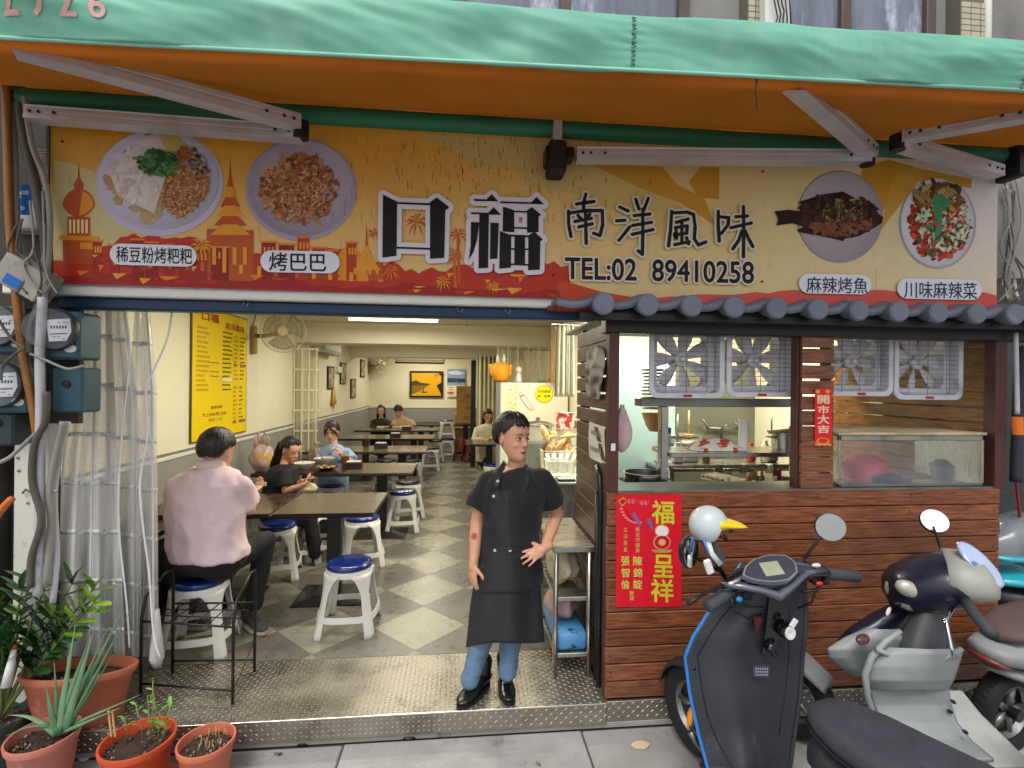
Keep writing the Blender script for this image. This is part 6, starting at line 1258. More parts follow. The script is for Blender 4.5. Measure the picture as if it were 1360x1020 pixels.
rt = thing('round_table', 'dark round table in the rear corner behind the last row', 'table', (-.7, 12.2, 0)); MB().lathe([(.001, .72), (.5, .72), (.51, .735), (.5, .75), (.001, .75)], (-.75, 12.2, 0), 36).build('tabletop', edge, rt, 40); MB().tube([(-.75, 12.2, 0), (-.75, 12.2, .72)], .05, 12).build('pedestal', edge, rt, True)
tb2 = dup(tabR, (onY(642, 590, 8.3).x + .1, 8.35, 0), 0, 'small dark table in front of the girl with the pale jacket', 'dining tables'); tb3 = dup(tabR, (onY(618, 590, 12.1).x, 12.1, 0), 0, 'small table carrying the cardboard cartons near the back wall', 'dining tables')
# dark bench-like cabinet by the wall behind the man
a, b = onZ(207, 800, 0), onZ(232, 800, 0)
dk = thing('black_cabinet', 'low black round-cornered cabinet against the left wall behind the seated man', 'cabinet', (-2.3, 3.55, 0)); MB().box(-2.385, -2.02, 3.5, 3.78, .0, .70, .05).build('body', black_p, dk); MB().box(-2.37, -2.0, 3.48, 3.8, .701, .72, .008).build('lid', G('brown_lid', '#3a241a', .4), dk)
# ================================================================ STOOLS
def mkstool(seat):
    t = thing('plastic_stool', 'x', 'stool', (0, 0, 0)); H = .44
    MB().lathe([(.001, H + .026), (.12, H + .028), (.148, H + .022), (.156, H + .01), (.155, H - .004), (.15, H - .01)], (0, 0, 0), 36, caps=False).build('seat', seat, t, 50)
    MB().lathe([(.152, H - .012), (.158, H - .02), (.162, H - .05), (.155, H - .052), (.148, H - .02)], (0, 0, 0), 36, caps=False).build('collar', white_pl, t, 50)
    # conical skirt with four arched openings
    for k in range(4):
        a0 = PI / 4 + k * PI / 2; L = MB()
        def lf(u, v):
            w = .62 - .38 * min(1, (1 - v) * 3.2) ** .6 ; a = a0 + (u - .5) * 2 * w * (.66 + .3 * v ** 6); r = .162 + (1 - v) * .055; sqr = 1 / max(abs(math.cos(a)), abs(math.sin(a))) ** (.55 * (1 - v)); return Vector((math.cos(a) * r * sqr, math.sin(a) * r * sqr, .0 + (H - .035) * v))
        L.grid(lf, 12, 14).build('leg', white_pl, t, True, solid=.012)
    MB().ring([[Vector((math.copysign(abs(math.cos(a)) ** .6, math.cos(a)) * rr2, math.copysign(abs(math.sin(a)) ** .6, math.sin(a)) * rr2, z)) for a in [2 * PI * k / 32 for k in range(32)]] for rr2, z in ((.196, .15), (.203, .11), (.197, .11), (.19, .15), (.196, .15))], False).build('brace', white_pl, t, 50)
    return t
stB = mkstool(blue_pl); stK = mkstool(G('dark_seat', '#1c1f2c', .3)); stR = mkstool(G('dark_red', '#5e1518', .35)); SG_ = 'plastic stools at the tables'
for ch in kids(stR):
    ch.data.materials[0] = G('dark_red')
stl = [(stB, 465, 836, 3.62, 0, 'white stool with glossy blue seat standing free in front of the first row'), (stB, 265, 862, None, .15, 'white stool with blue seat under the man in the pink shirt'), (stB, 368, 0, 4.62, .2, 'white stool with blue seat behind the first wall table, beside the girl in black'), (stB, 481, 0, 4.86, .3, 'white stool with blue seat pushed behind the first aisle table'), (stB, 534, 0, 5.95, .1, 'white stool with dark blue seat beside the second pedestal in the aisle'), (stK, 541, 0, 6.55, .3, 'white stool tucked behind the second aisle table'), (stB, 428, 0, 5.15, .5, 'white stool between the girl in black and the second row'), (stB, 400, 0, 5.0, .2, 'white stool under the girl in the black shirt'),
       (stK, 511, 0, 8.35, 0, 'dark seated stool behind the third row, nearer the wall'), (stK, 545, 0, 8.35, .2, 'dark seated stool behind the third row, nearer the aisle'), (stK, 571, 0, 9.95, 0, 'white stool on the aisle behind the fourth row'), (stK, 577, 0, 11.2, .1, 'white stool on the aisle behind the fifth row'), (stB, 655, 0, 7.9, 0, 'blue seated stool under the small table of the girl in the pale jacket'), (stB, 440, 0, 6.42, 0, 'stool under the woman in the light blue blouse'), (stR, 612, 0, 11.35, 0, 'dark red plastic stool near the cartons, wall side'), (stR, 625, 0, 11.15, .3, 'dark red plastic stool near the cartons, refrigerator side'), (stK, 593, 0, 11.5, 0, 'lower white stool of the stack by the rear corner')]
usd = set()
for src, px, py, Y, rz, lb in stl:
    p = onZ(px, py, 0) if Y is None else Vector(((px - 615) / FPX * Y * 1.0, Y, 0)); 
    if Y is not None: p.x = onY(px, 700, Y).x
    if src.name not in usd: src.location = (p.x, p.y, 0); src.rotation_euler = (0, 0, rz); src['label'] = lb; src['group'] = SG_; usd.add(src.name)
    else: dup(src, (p.x, p.y, 0), rz, lb, SG_)
s_ = dup(stB, (onY(593, 600, 11.5).x, 11.5, .47), .1, 'upper white stool with a red sticker on the stack by the rear corner', SG_, (.95, .95, .9)); 
# ================================================================ TABLE THINGS
napm = G('napkin_box', '#2c201a', .4)
def nap(x, y, z, lb, w=.18, c=None):
    t = thing('napkin_box', lb, 'napkin box', (x, y, z), 'napkin boxes on the tables'); bx('box', napm, t, x - w / 2, x + w / 2, y - .06, y + .06, z + .001, z + .07, ch=.006); bx('napkins', white_pl, t, x - w / 2 + .015, x + w / 2 - .015, y - .045, y + .045, z + .0705, z + .085, ch=.006); return t
TZ = .752
p = onZ(470, 622, TZ); nap(p.x, p.y, TZ, 'dark napkin box on the second row table beside the noodle bowls')
p = onZ(506, 595, TZ); nap(p.x, p.y, TZ, 'dark napkin box on the third row table')
p = onZ(525, 581, TZ); nap(p.x, p.y, TZ, 'dark napkin box on the fourth row table')
p = onZ(540, 571, TZ); nap(p.x, p.y, TZ, 'dark napkin box before the far man on the fifth row table')
for (px, py, lb, c) in ((459, 618, 'brown chopstick cup beside the napkin box on the second row table', '#6a4526'), (486, 593, 'brown chopstick cup on the third row table', '#3a1e16')):
    p = onZ(px, py, TZ); t = thing('chopstick_cup', lb, 'cup', p); MB().lathe([(.04, 0), (.045, .1), (.04, .1), (.036, .01), (.001, .01)], p, 18, caps=False).build('cup', G('cup' + c, c, .4), t, 40)
    for k in range(5): MB().tube([p + Vector((.01 * (k - 2), 0, .01)), p + Vector((.015 * (k - 2), .005 * k, .17))], .003, 5).build('chopstick', G('chop', '#5a3a22', .5), t)
def bowl(lb, px, py, r, h, mo, food, cols, sd):
    p = onZ(px, py, TZ); t = thing('bowl', lb, 'bowl', p); MB().lathe([(r * .45, 0), (r * .5, .008), (r * .85, h * .6), (r, h), (r * 1.03, h + .004), (r * .96, h), (r * .8, h * .6), (r * .4, .014), (.001, .014)], p, 36, caps=False).build('bowl_shell', mo, t, 50)
    q = random.Random(sd); f = MB()
    for k in range(70): a, d = q.uniform(0, 6.28), r * .8 * math.sqrt(q.random()); f.ell(p + Vector((math.cos(a) * d, math.sin(a) * d, h * .8 + .01 * q.random())), (q.uniform(.006, .02), q.uniform(.004, .01), .006), Euler((q.uniform(-.5, .5), q.uniform(-.5, .5), q.uniform(0, 3))), 6, 4, c=q.choice(cols))
    stuff(f.build('food', CLOTHC, t, True, colors=True)); return t
bowl('white bowl with dark spoon handle at the table end beside the girl in black', 404, 622, .115, .06, white_pl, 1, ['#e8e2d0', '#e0dac4'], 1)
bowl('white bowl heaped with noodles in front of the woman in light blue', 431, 616, .115, .065, white_pl, 1, ['#d8c88a', '#c8b070', '#e2d8a8', '#5a6a3a'], 2)
bowl('dark rimmed plate of mixed noodles in front of the white noodle bowl', 433, 624, .13, .035, G('dark_dish', '#26231f', .3), 1, ['#c8a050', '#7a5a26', '#e0d0a0', '#4a5a2a', '#a04a26'], 3)
p = onZ(404, 617, TZ); tag(MB().tube([p + Vector((-.02, 0, .07)), p + Vector((.06, -.02, .05))], .006, 6).build('spoon', black_p, None, True, loc=p), 'dark spoon lying across the white bowl at the table end', 'spoon')
for (px, py, lb) in ((507, 566, 'pale food dish before the far woman in the dark jacket'), (528, 566, 'pale paper dish between the far couple')):
    p = onZ(px, py + 2, TZ); tag(MB().box(p.x - .1, p.x + .1, p.y - .07, p.y + .07, TZ, TZ + .03, .01).build('food_dish', G('pale_dish', '#d8c8a8', .5), None, loc=p), lb, 'dish')
lumpy('food_bag', 'pink tinted carrier bag with yellow food on the wall table beside the girl in black', (-2.14, 5.62, TZ + .15), (.12, .10, .15), mat('pink_clear_bag', '#c8aaa8', .3, var=.15, bump=.5, bs=14, dirt=('#d8a83a', .55, 5, (1, 1, 1), .1)), 5, 4, .2)
fbg = [o for o in COL.objects if o.name.startswith('food_bag')][0]
for k in (-1, 1): MB().tube([(-2.14 + .05 * k, 5.60, TZ + .26), (-2.14 + .07 * k, 5.6, TZ + .36), (-2.14 + .03 * k, 5.6, TZ + .42), (-2.14 + .01 * k, 5.6, TZ + .3)], [.03, .016, .012, .02], 8, sq=.4).build('bag_handle', MT['pink_clear_bag'], fbg, True)
# ================================================================ WIRE RACK
RK = thing('wire_rack', 'black wire rack standing on the tread plate in front of the seated man', 'rack', onZ(250, 910, 0)); rkm = G('rack_black', '#1d1e20', .4, .3)
fl_, fr_, bl_, br_ = onZ(187, 925, 0), onZ(309, 935, 0), onZ(229, 894, 0), onZ(338, 892, 0)
fl_.z = fr_.z = bl_.z = br_.z = 0; H = .30
def up(p, h): return Vector((p.x, p.y, h))
hz = onY(190, 790, fl_.y).z
for A, B in ((fl_, bl_), (fr_, br_)):
    hA, hB = hz - .02, hz + .05
    MB().tube([A, up(A, hA * .8), up(A, hA) + (B - A) * .12, up(B, hB) + (A - B) * .25 + Vector((0, 0, .01)), up(B, hB) + (A - B) * .02, up(B, hA * .85), B], .0085, 10).build('side_frame', rkm, RK, True)
ts = MB(); zs = onY(250, 823, fl_.y).z
for A, B in ((fl_, fr_), (bl_, br_)): MB().tube([up(A, zs), up(B, zs)], .006, 8).build('top_rail', rkm, RK, True); MB().tube([up(A, .07), up(B, .07)], .006, 8).build('bottom_rail', rkm, RK, True)
for k in range(1, 7): f = k / 7; MB().tube([up(fl_.lerp(fr_, f), zs), up(bl_.lerp(br_, f), zs)], .0035, 6).build('wire', rkm, RK, True)
for k in (.33, .66): MB().tube([up(fl_.lerp(bl_, k), zs), up(fr_.lerp(br_, k), zs)], .0035, 6).build('wire', rkm, RK, True)
MB().tube([up(fr_, .07), up(fr_.lerp(br_, .5), .12), up(br_, .2)], .003, 6).build('wire', rkm, RK, True)
# ================================================================ PLANTERS
def pm(nm, c): return mat(nm, c, .6, var=.1, vs=7, bump=.08, dirt=[('#d8b8a8', .62, 5, (1, 1, 1), .2), ('#5a3a2c', .68, 8, (1, 1, 1), .15)])
soil = mat('potting_soil', '#3a2a20', .95, var=.4, vs=30, bump=1.0, bs=60)
def planter(lb, cx, cy, r, h, m, grp='terracotta plant pots on the pavement', oval=1.0, zb=SZ, mt=None, rz=0, tilt=0):
    t = thing('plant_pot', lb, 'plant pot', (0, 0, 0), grp)
    MB().lathe([(r * .7, 0), (r * .74, .01), (r * .93, h * .82), (r * .95, h * .83), (r * .955, h * .87), (r * 1.0, h * .88), (r * 1.03, h * .985), (r * 1.02, h), (r * .96, h), (r * .93, h * .9), (r * .9, h * .72), (.001, h * .72)], (0, 0, 0), 44, sy=oval, caps=False).build('pot', m, t, 50)
    q = random.Random(int(cx * 100)); s = MB(); s.grid(lambda u, v: Vector((math.cos(u * 2 * PI) * r * .9 * v, math.sin(u * 2 * PI) * r * .9 * v * oval, h * .86 + .02 * noise.noise(Vector((math.cos(u * 2 * PI) * v * 4, math.sin(u * 2 * PI) * v * 4, cx))) - .01 * v)), 28, 8)
    s.build('soil', soil, t, True); st = MB()
    for k in range(60): a, d = q.uniform(0, 6.28), r * .85 * math.sqrt(q.random()); st.ell((math.cos(a) * d, math.sin(a) * d * oval, h * .865), (q.uniform(.003, .008),) * 3, None, 5, 3, c=q.choice(['#8a8276', '#4a3a2c', '#6a5a48', '#2c2018']))
    stuff(st.build('soil_crumbs', CLOTHC, t, True, colors=True)); t.location = (cx, cy, zb); t.rotation_euler = (tilt, 0, rz); return t
A1 = onZ(190, 985, SZ + .2); A2 = onZ(277, 985, SZ + .19); A3 = onZ(58, 985, SZ + .2); A4 = onY(106, 858, 2.72)
pA_ = planter('bright orange red clay pot with seedlings and a wooden stick, second from the wire rack', A1.x - .01, A1.y - .02, .146, .232, pm('orange_clay', '#c04a26'))
pB_ = planter('dusty pink clay pot with dry stubs, nearest the step', A2.x + .0, A2.y - .02, .118, .215, pm('pink_clay', '#c06a50'))
pC_ = planter('faded pink clay pot holding the aloe', A3.x, A3.y, .135, .24, pm('faded_clay', '#b87062'))
pD_ = planter('large brown trough pot with sparse soil behind the aloe', A4.x, A4.y, .255, .27, pm('brown_clay', '#b0644a'), oval=.42, rz=.08, zb=0)
pE_ = planter('dark green pot holding the glossy leaved plant at the frame edge', onZ(-5, 960, SZ + .2).x, onZ(-5, 960, SZ + .2).y, .14, .24, pm('dark_green_pot', '#2c3a36'), oval=1)
tag(MB().lathe([(.001, .01), (.12, .012), (.15, .03), (.155, .03), (.12, 0), (.001, 0)], (A1.x + .06, A1.y - .06, SZ), 30).build('saucer', pm('saucer_clay', '#8f5a3c'), None, True, loc=(A1.x, A1.y, SZ)), 'brown saucer half under the orange red clay pot', 'saucer')
def leaf(mb, base, d, L, w, up=0.3, th=.006, curl=.4, c=None, fold=.25, n=9, droop=0):
    d = Vector(d).normalized(); s = d.cross(Vector((0, 0, 1)));  s = s.normalized() if s.length > 1e-3 else Vector((1, 0, 0)); nn = s.cross(d).normalized()
    def f(u, v):
        t = v; ww = w * math.sin(min(1, t * .93 + .07) * PI) ** .8 * (1 if t < .97 else .4); x = (u - .5) * 2
        return Vector(base) + d * (L * t) + nn * (curl * L * t * (1 - t) - fold * ww * (1 - abs(x))) + s * (x * ww) + Vector((0, 0, -droop * L * t * t))
    mb.grid(f, 4, n, c=c)
# aloe (succulent) in pC_
alo = mat('aloe_green', '#688c68', .45, var=.18, vs=14, bump=.06, dirt=('#b8c0a0', .66, 30, (1, 1, 1), .05), rd=.12)
AP = thing('aloe_plant', 'grey green spiky aloe spreading out of the faded pink pot', 'plant', (A3.x, A3.y, SZ + .2))
def spike(base, tip, w, bend=(0, 0, 0), th=.5):
    base, tip = Vector(base), Vector(tip); P = []; R = []
    for k in range(12): t = k / 11; P.append(base.lerp(tip, t) + Vector(bend) * math.sin(t * PI)); R.append(max(.0012, w * (1 - t) ** .7 * (.75 + .25 * math.cos(t * 2))))
    return MB().tube(P, R, 8, sq=th)
ca = Vector((A3.x + .06, A3.y + .02, SZ + .23)); Yc = ca.y
tgt = [(160, 815, .05), (130, 820, -.05), (118, 850, .1), (140, 840, 0), (175, 808, .02), (60, 905, -.03), (188, 922, .02), (160, 940, -.12), (10, 950, .0), (8, 978, -.1), (90, 870, .1), (100, 830, .08), (72, 880, .06), (150, 870, .1)]
for i, (px, py, dy) in enumerate(tgt):
    tip = onY(px, py, Yc + min(dy, .02) - .03); b0 = ca + Vector((.02 * math.sin(i * 2), .02 * math.cos(i * 2), 0)); spike(b0, tip, .021 if i % 3 else .017, (0, 0, .03 if abs(tip.z - b0.z) < .15 else 0)).build('leaf', alo, AP, True)
# glossy plant (zz) upper left
zzm = mat('glossy_dark_leaf', '#244f24', .25, var=.2, vs=10, bump=.03, rd=.25, coat=.2); zyl = mat('glossy_young_leaf', '#7aa02c', .3, var=.15, vs=10, bump=.03, rd=.15, coat=.2); stm = mat('plant_stem', '#5f6b3c', .5, var=.2, bump=.1)
ZP = thing('glossy_leaf_plant', 'glossy dark green plant with arching stems and young yellow green tips beside the pale post', 'plant', pE_.location[:]); zb0 = Vector((pE_.location.x + .02, pE_.location.y, SZ + .22))
q = random.Random(8)
for si, (px, py, dy, yng) in enumerate(((58, 785, 0, 0), (124, 783, .1, 1), (96, 775, .05, 0), (30, 782, .0, 0), (126, 800, -.02, 1), (-10, 790, 0, 0), (75, 812, .08, 1), (5, 850, -.1, 0), (40, 770, .12, 0), (110, 812, .0, 0))):
    tip = onY(px, py, zb0.y + dy); mid = zb0.lerp(tip, .5) + Vector((0, 0, .06)); S_ = [zb0.lerp(mid, t).lerp(mid.lerp(tip, t), t) for t in [k / 10 for k in range(11)]]
    MB().tube(S_, [.009 - .0006 * k for k in range(11)], 7).build('stem', stm, ZP, True)
    for k in range(4, 11):
        d0 = (S_[k] - S_[k - 1]).normalized(); sd_ = d0.cross(Vector((0, -1, 0))).normalized()
        for s in (-1, 1):
            dd = d0 * .6 + sd_ * s * .8 + Vector((q.uniform(-.2, .2), -.35 + q.uniform(-.3, .3), q.uniform(-.1, .2))); m = MB(); leaf(m, S_[k], dd, q.uniform(.09, .125), q.uniform(.024, .032), curl=q.uniform(-.2, .3)); m.build('leaf', zyl if (yng and k > 6) or q.random() < .12 else zzm, ZP, True)
    m = MB(); leaf(m, S_[-1], S_[-1] - S_[-2], .1, .024); m.build('leaf', zyl if yng else zzm, ZP, True)
# tilted white spray nozzle among stems
p0, p1 = onY(8, 912, zb0.y - .12), onY(19, 862, zb0.y - .1); nz_ = thing('plastic_stake', 'grubby white plastic bottle stake with an orange tip among the glossy stems', 'stake', p0); MB().tube([p0, p0.lerp(p1, .5), p1], [.02, .017, .01], 12).build('body', white_pl, nz_, True); MB().tube([p1, p1 + (p1 - p0) * .12], [.008, .006], 8).build('tip', G('orange_tip', '#d85a20', .5), nz_, True)
# seedlings in orange pot
SP = thing('seedling', 'small green seedlings and a pair of wooden sticks in the orange red pot', 'plant', (A1.x, A1.y, SZ + .19)); gl1 = mat('fresh_leaf', '#5f9a34', .4, var=.15, rd=.15)
for i, (px, py, b) in enumerate(((203, 900, 200), (196, 925, 198), (212, 945, 208), (226, 938, 212), (180, 935, 190), (165, 952, 168), (205, 922, 202), (222, 952, 214))):
    b0 = onY(b, 965, A1.y); b0.z = SZ + .18; tp_ = onY(px, py, A1.y - .01); MB().tube([b0, b0.lerp(tp_, .5) + Vector((.005, 0, 0)), tp_], .0022, 5).build('stem', G('dry_stem', '#8a8a4a', .6), SP, True)
    for k in range(4): m = MB(); a = k * 1.7 + i; leaf(m, b0.lerp(tp_, .5 + .16 * k), (math.cos(a), math.sin(a) * .6 - .2, .5), .05 if i in (2, 3) else .03, .009 if i in (2, 3) else .008); m.build('leaf', gl1, SP, True)
for px in (144, 149): p0 = onY(px + 4, 978, A1.y - .05); p1 = onY(px, 944, A1.y - .05); tag(MB().tube([p0, p1], .004, 6).build('wooden_stick', G('pale_wood'), None, loc=p0), ('thin wooden stick stuck in the orange red pot, outer one', 'thin wooden stick stuck in the orange red pot, inner one')[px == 149], 'stick')
DS = thing('dry_stub', 'dry pale stem stubs standing in the dusty pink pot', 'plant', (A2.x, A2.y, SZ + .17)); q = random.Random(3)
for k in range(16):
    b0 = Vector((A2.x + q.uniform(-.06, .06), A2.y + q.uniform(-.05, .05), SZ + .165)); MB().tube([b0, b0 + Vector((q.uniform(-.01, .01), 0, q.uniform(.03, .07)))], .0022, 5).build('stub', G('straw', '#a8885a', .7), DS, True)
for px, py in ((260, 933), (302, 925)): b0 = onY(px + 6, 960, A2.y); MB().tube([b0, b0.lerp(onY(px, py, A2.y), .6) + Vector((.004, 0, 0)), onY(px, py, A2.y)], .0015, 4).build('stub', G('straw'), DS, True)
# ================================================================ RIGHT EDGE beyond the kiosk
struct(MB().box(3.6, 6.5, 3.4, 3.6, SZ, 3.2).build('side_alley_wall', mat('dark_alley_wall', '#3c3a3c', .8, var=.3, bump=.3)))
struct(MB().box(3.32, 3.36, 2.9, 3.5, 2.05, 5).build('side_alley_return', wall_up))
pipe('grey pole with an orange grip leaning beyond the kiosk end', [(1349, 442), (1350, 500), (1351, 550)], .012, lpipe, 2.62, 'pole', 'pole')
p = onY(1351, 575, 2.62); tag(MB().tube([onY(1351, 554, 2.6), onY(1352, 577, 2.6)], .026, 12).build('orange_grip', G('orange_grip_m', '#d8701c', .5), None, 40, loc=p), 'orange plastic grip at the foot of the grey pole beyond the kiosk', 'grip')
pipe('dark folded parasol leaning beyond the kiosk end', [(1356, 460), (1352, 560), (1349, 640)], .03, G('dark_cloth'), 2.75, 'folded_parasol', 'parasol')
pipe('thin red steel rod beyond the kiosk end', [(1347, 610), (1352, 660), (1356, 700)], .008, G('red_rod', '#8a1c24', .5), 2.9, 'rod', 'rod')
for i in range(10):
    q = random.Random(80 + i); x = 1330 + q.uniform(0, 24); pipe('loose tangled cable hanging beside the right end of the sign', [(x, 235 + 20 * q.random()), (x + q.uniform(-4, 10), 290), (x + q.uniform(-6, 12), 330), (x + q.uniform(-8, 20), 370), (x + q.uniform(-10, 25), 400)], .005, (gpipe, dpipe, band)[i % 3], 2.72 + .03 * (i % 3), 'cable', 'cable')['group'] = 'cables at the right end of the sign'
# ================================================================ PEOPLE
def remesh(mb, vox, smooth, name='tmp'):
    me = bpy.data.meshes.new(name); me.from_pydata(mb.v, [], mb.f); o = bpy.data.objects.new(name, me); COL.objects.link(o)
    m = o.modifiers.new('r', 'REMESH'); m.mode = 'VOXEL'; m.voxel_size = vox
    if smooth: s = o.modifiers.new('s', 'SMOOTH'); s.factor = .5; s.iterations = smooth
    bpy.context.view_layer.update(); dg = bpy.context.evaluated_depsgraph_get()
    r = bpy.data.meshes.new_from_object(o.evaluated_get(dg)); v = [x.co.copy() for x in r.vertices]; nn = [x.normal.copy() for x in r.vertices]; f = [tuple(p.vertices) for p in r.polygons]
    bpy.data.objects.remove(o); bpy.data.meshes.remove(me); bpy.data.meshes.remove(r); return v, nn, f
def blob(name, mb, vox, mt, parent, smooth=5, colfn=None, disp=None, **k):
    v, nn, f = remesh(mb, vox, smooth)
    if disp: v = [p + n * disp(p) for p, n in zip(v, nn)]
    o = MB()
    if colfn:
        o.v = [tuple(p) for p in v]; o.f = f; vc = [colfn(p) for p in v]
        o.c = [tuple(sum(vc[i][a] for i in q) / len(q) for a in range(3)) for q in f]
        return o.build(name, mt, parent, True, colors=True, **k)
    o.v = [tuple(p) for p in v]; o.f = f; o.c = [(1, 1, 1)] * len(f)
    return o.build(name, mt, parent, True, **k)
def folds(a, s, st=(1, 1, .5), off=0):
    return lambda p: a * (.9 - 2.6 * abs(noise.noise(Vector((p.x * s * .55 + p.z * s * .3 + off, p.y * s * .5, p.z * s * .42 - p.x * s * .25 + 7))))) * .8 + a * .55 * (noise.noise(Vector((p.x * s * st[0] + off, p.y * s * st[1], p.z * s * st[2]))) + .5 * noise.noise(Vector((p.x * s * 2.3 + p.z * s, p.y * s * 2, p.z * s * 1.1 + off))))
def hand(mb, w, d, nrm, side, curl=.5, s=1.0, spread=.06, thumb_in=.5):
    """w wrist, d direction to the fingers, nrm palm normal (the side the fingers curl to), side=+1/-1 thumb side along nrm x d"""
    d = d.normalized(); nrm = (nrm - d * nrm.dot(d)).normalized(); t = nrm.cross(d).normalized() * side
    c = w + d * .048 * s
    R = Matrix((t, d, nrm)).transposed()
    mb.ell(c, (.037 * s, .05 * s, .016 * s), R, 14, 9); mb.cap(w - d * .03 * s, w + d * .02 * s, .026 * s, .027 * s)
    for k, (o, L) in enumerate(((.028, .068), (.0095, .078), (-.0095, .073), (-.028, .058))):
        p = c + t * o * s + d * (.036 - .004 * abs(k - 1)) * s; a = spread * (1.5 - k); dd = (d * math.cos(a) + t * math.sin(a)).normalized(); r = (.0092, .0092, .0088, .0078)[k] * s
        cu = curl * (.85 + .12 * k)
        for seg, f in enumerate((.44, .31, .25)):
            ang = cu * (.55 + .35 * seg); dd = (dd * math.cos(ang) + nrm * math.sin(ang)).normalized(); q = p + dd * L * f * s; mb.cap(p, q, r, r * .9, 8); p = q; r *= .9
    p = c + t * .028 * s - d * .022 * s; dd = (t * .75 + d * .6 + nrm * thumb_in).normalized()
    for L, r in ((.038, .012), (.032, .0105), (.024, .009)):
        q = p + dd * L * s; mb.cap(p, q, r * s, r * .9 * s, 8); p = q; dd = (dd * .8 + d * .5 + nrm * .25).normalized()
def headM(c, yaw, pitch=0, roll=0, s=1.0): return Matrix.Translation(c) @ Matrix.Rotation(yaw, 4, 'Z') @ Matrix.Rotation(pitch, 4, 'X') @ Matrix.Rotation(roll, 4, 'Y') @ Matrix.Scale(s, 4)
def head(mb, M, fem=False):
    R = M.to_3x3(); P = lambda x, y, z: M @ Vector((x, y, z)); sc = R.col[0].length; Rn = R.normalized(); yc = -.008
    def E(c, r, rot=None): mb.ell(P(*c), [a * sc for a in r], Rn @ rot.to_matrix() if rot else Rn, 18, 12)
    rows_ = [(-.118, .018, -.070, -.035), (-.111, .030, -.080, -.02), (-.095, .042, -.086, -.005), (-.07, .052, -.0845, .03), (-.045, .060, -.083, .062), (-.018, .067, -.080, .083), (.008, .071, -.079, .094), (.035, .0745, -.084, .1), (.06, .074, -.078, .1), (.085, .066, -.062, .092), (.106, .050, -.040, .075), (.12, .030, -.014, .05), (.127, .01, .004, .03)]
    mb.ring([[P(w * math.copysign(abs(math.cos(a)) ** .9, math.cos(a)), yc + (yf - yc if math.sin(a) < 0 else yb2 - yc) * abs(math.sin(a)) ** .92, z) for a in [2 * PI * k / 32 for k in range(32)]] for z, w, yf, yb2 in rows_])
    for s in (-1, 1):
        E((s * .034, -.058, -.032), (.019, .018, .018)); E((s * .028, -.0725, .0215), (.019, .010, .0065)); E((s * .073, .008, -.012), (.008, .017, .029), Euler((.2, 0, s * .3)))
    mb.cap(P(0, -.078, .008), P(0, -.096, -.027), .0065 * sc, .010 * sc); E((0, -.089, -.032), (.0155, .01, .0075)); E((0, -.0805, -.062), (.02, .009, .008)); E((0, -.079, -.072), (.015, .009, .006))
def face(M, par, hair='#15110f', glasses=False, blush=.5, mouth='#9a4a42', small=False):
    sc = M.to_3x3().col[0].length
    for s in (-1, 1):
        g = MB(); R = M.to_3x3().normalized() @ Euler((0, s * -.08, s * -.22)).to_matrix(); g.ell(M @ Vector((s * .031, -.0725, -.001)), [a * sc for a in (.0135, .0065, .0058)], R, 14, 9); e = g.build('eye', G('eye_white', '#cfc4bc', .25), par, True)
        MB().ell(M @ Vector((s * .0305 + .0015, -.0782, -.001)), [a * sc for a in (.0062, .0028, .0056)], R, 12, 7).build('iris', G('iris_dark', '#150c0a', .15), e, True)
        b = MB(); b.tube([M @ Vector((s * .016, -.0775, .0055)), M @ Vector((s * .031, -.0792, .0068)), M @ Vector((s * .046, -.0705, .0035))], [.0014 * sc, .0022 * sc, .0013 * sc], 6); b.build('eyelid', G('lash_dark', '#1a100d', .6), e, True)
        MB().tube([M @ Vector((s * .013, -.0835, .022)), M @ Vector((s * .031, -.0825, .0275)), M @ Vector((s * .05, -.071, .022))], [.0022 * sc, .0034 * sc, .0015 * sc], 6, sq=.6).build('eyebrow', G('brow' + hair, hair, .8), par, True)
    m = MB(); m.tube([M @ Vector((-.022, -.0815, -.066)), M @ Vector((-.010, -.0885, -.0635)), M @ Vector((0, -.0895, -.0652)), M @ Vector((.010, -.0885, -.0635)), M @ Vector((.022, -.0815, -.066))], [.001 * sc, .0038 * sc, .0032 * sc, .0038 * sc, .001 * sc], 8, sq=.8)
    m.tube([M @ Vector((-.019, -.0815, -.0685)), M @ Vector((0, -.0885, -.0725)), M @ Vector((.019, -.0815, -.0685))], [.001 * sc, .0045 * sc, .001 * sc], 8, sq=.8); m.build('lips', G('lips' + mouth, mouth, .4), par, True)
    MB().tube([M @ Vector((-.02, -.0835, -.0675)), M @ Vector((0, -.0915, -.0685)), M @ Vector((.02, -.0835, -.0675))], .0009 * sc, 5).build('mouth_line', G('lash_dark'), par, True)
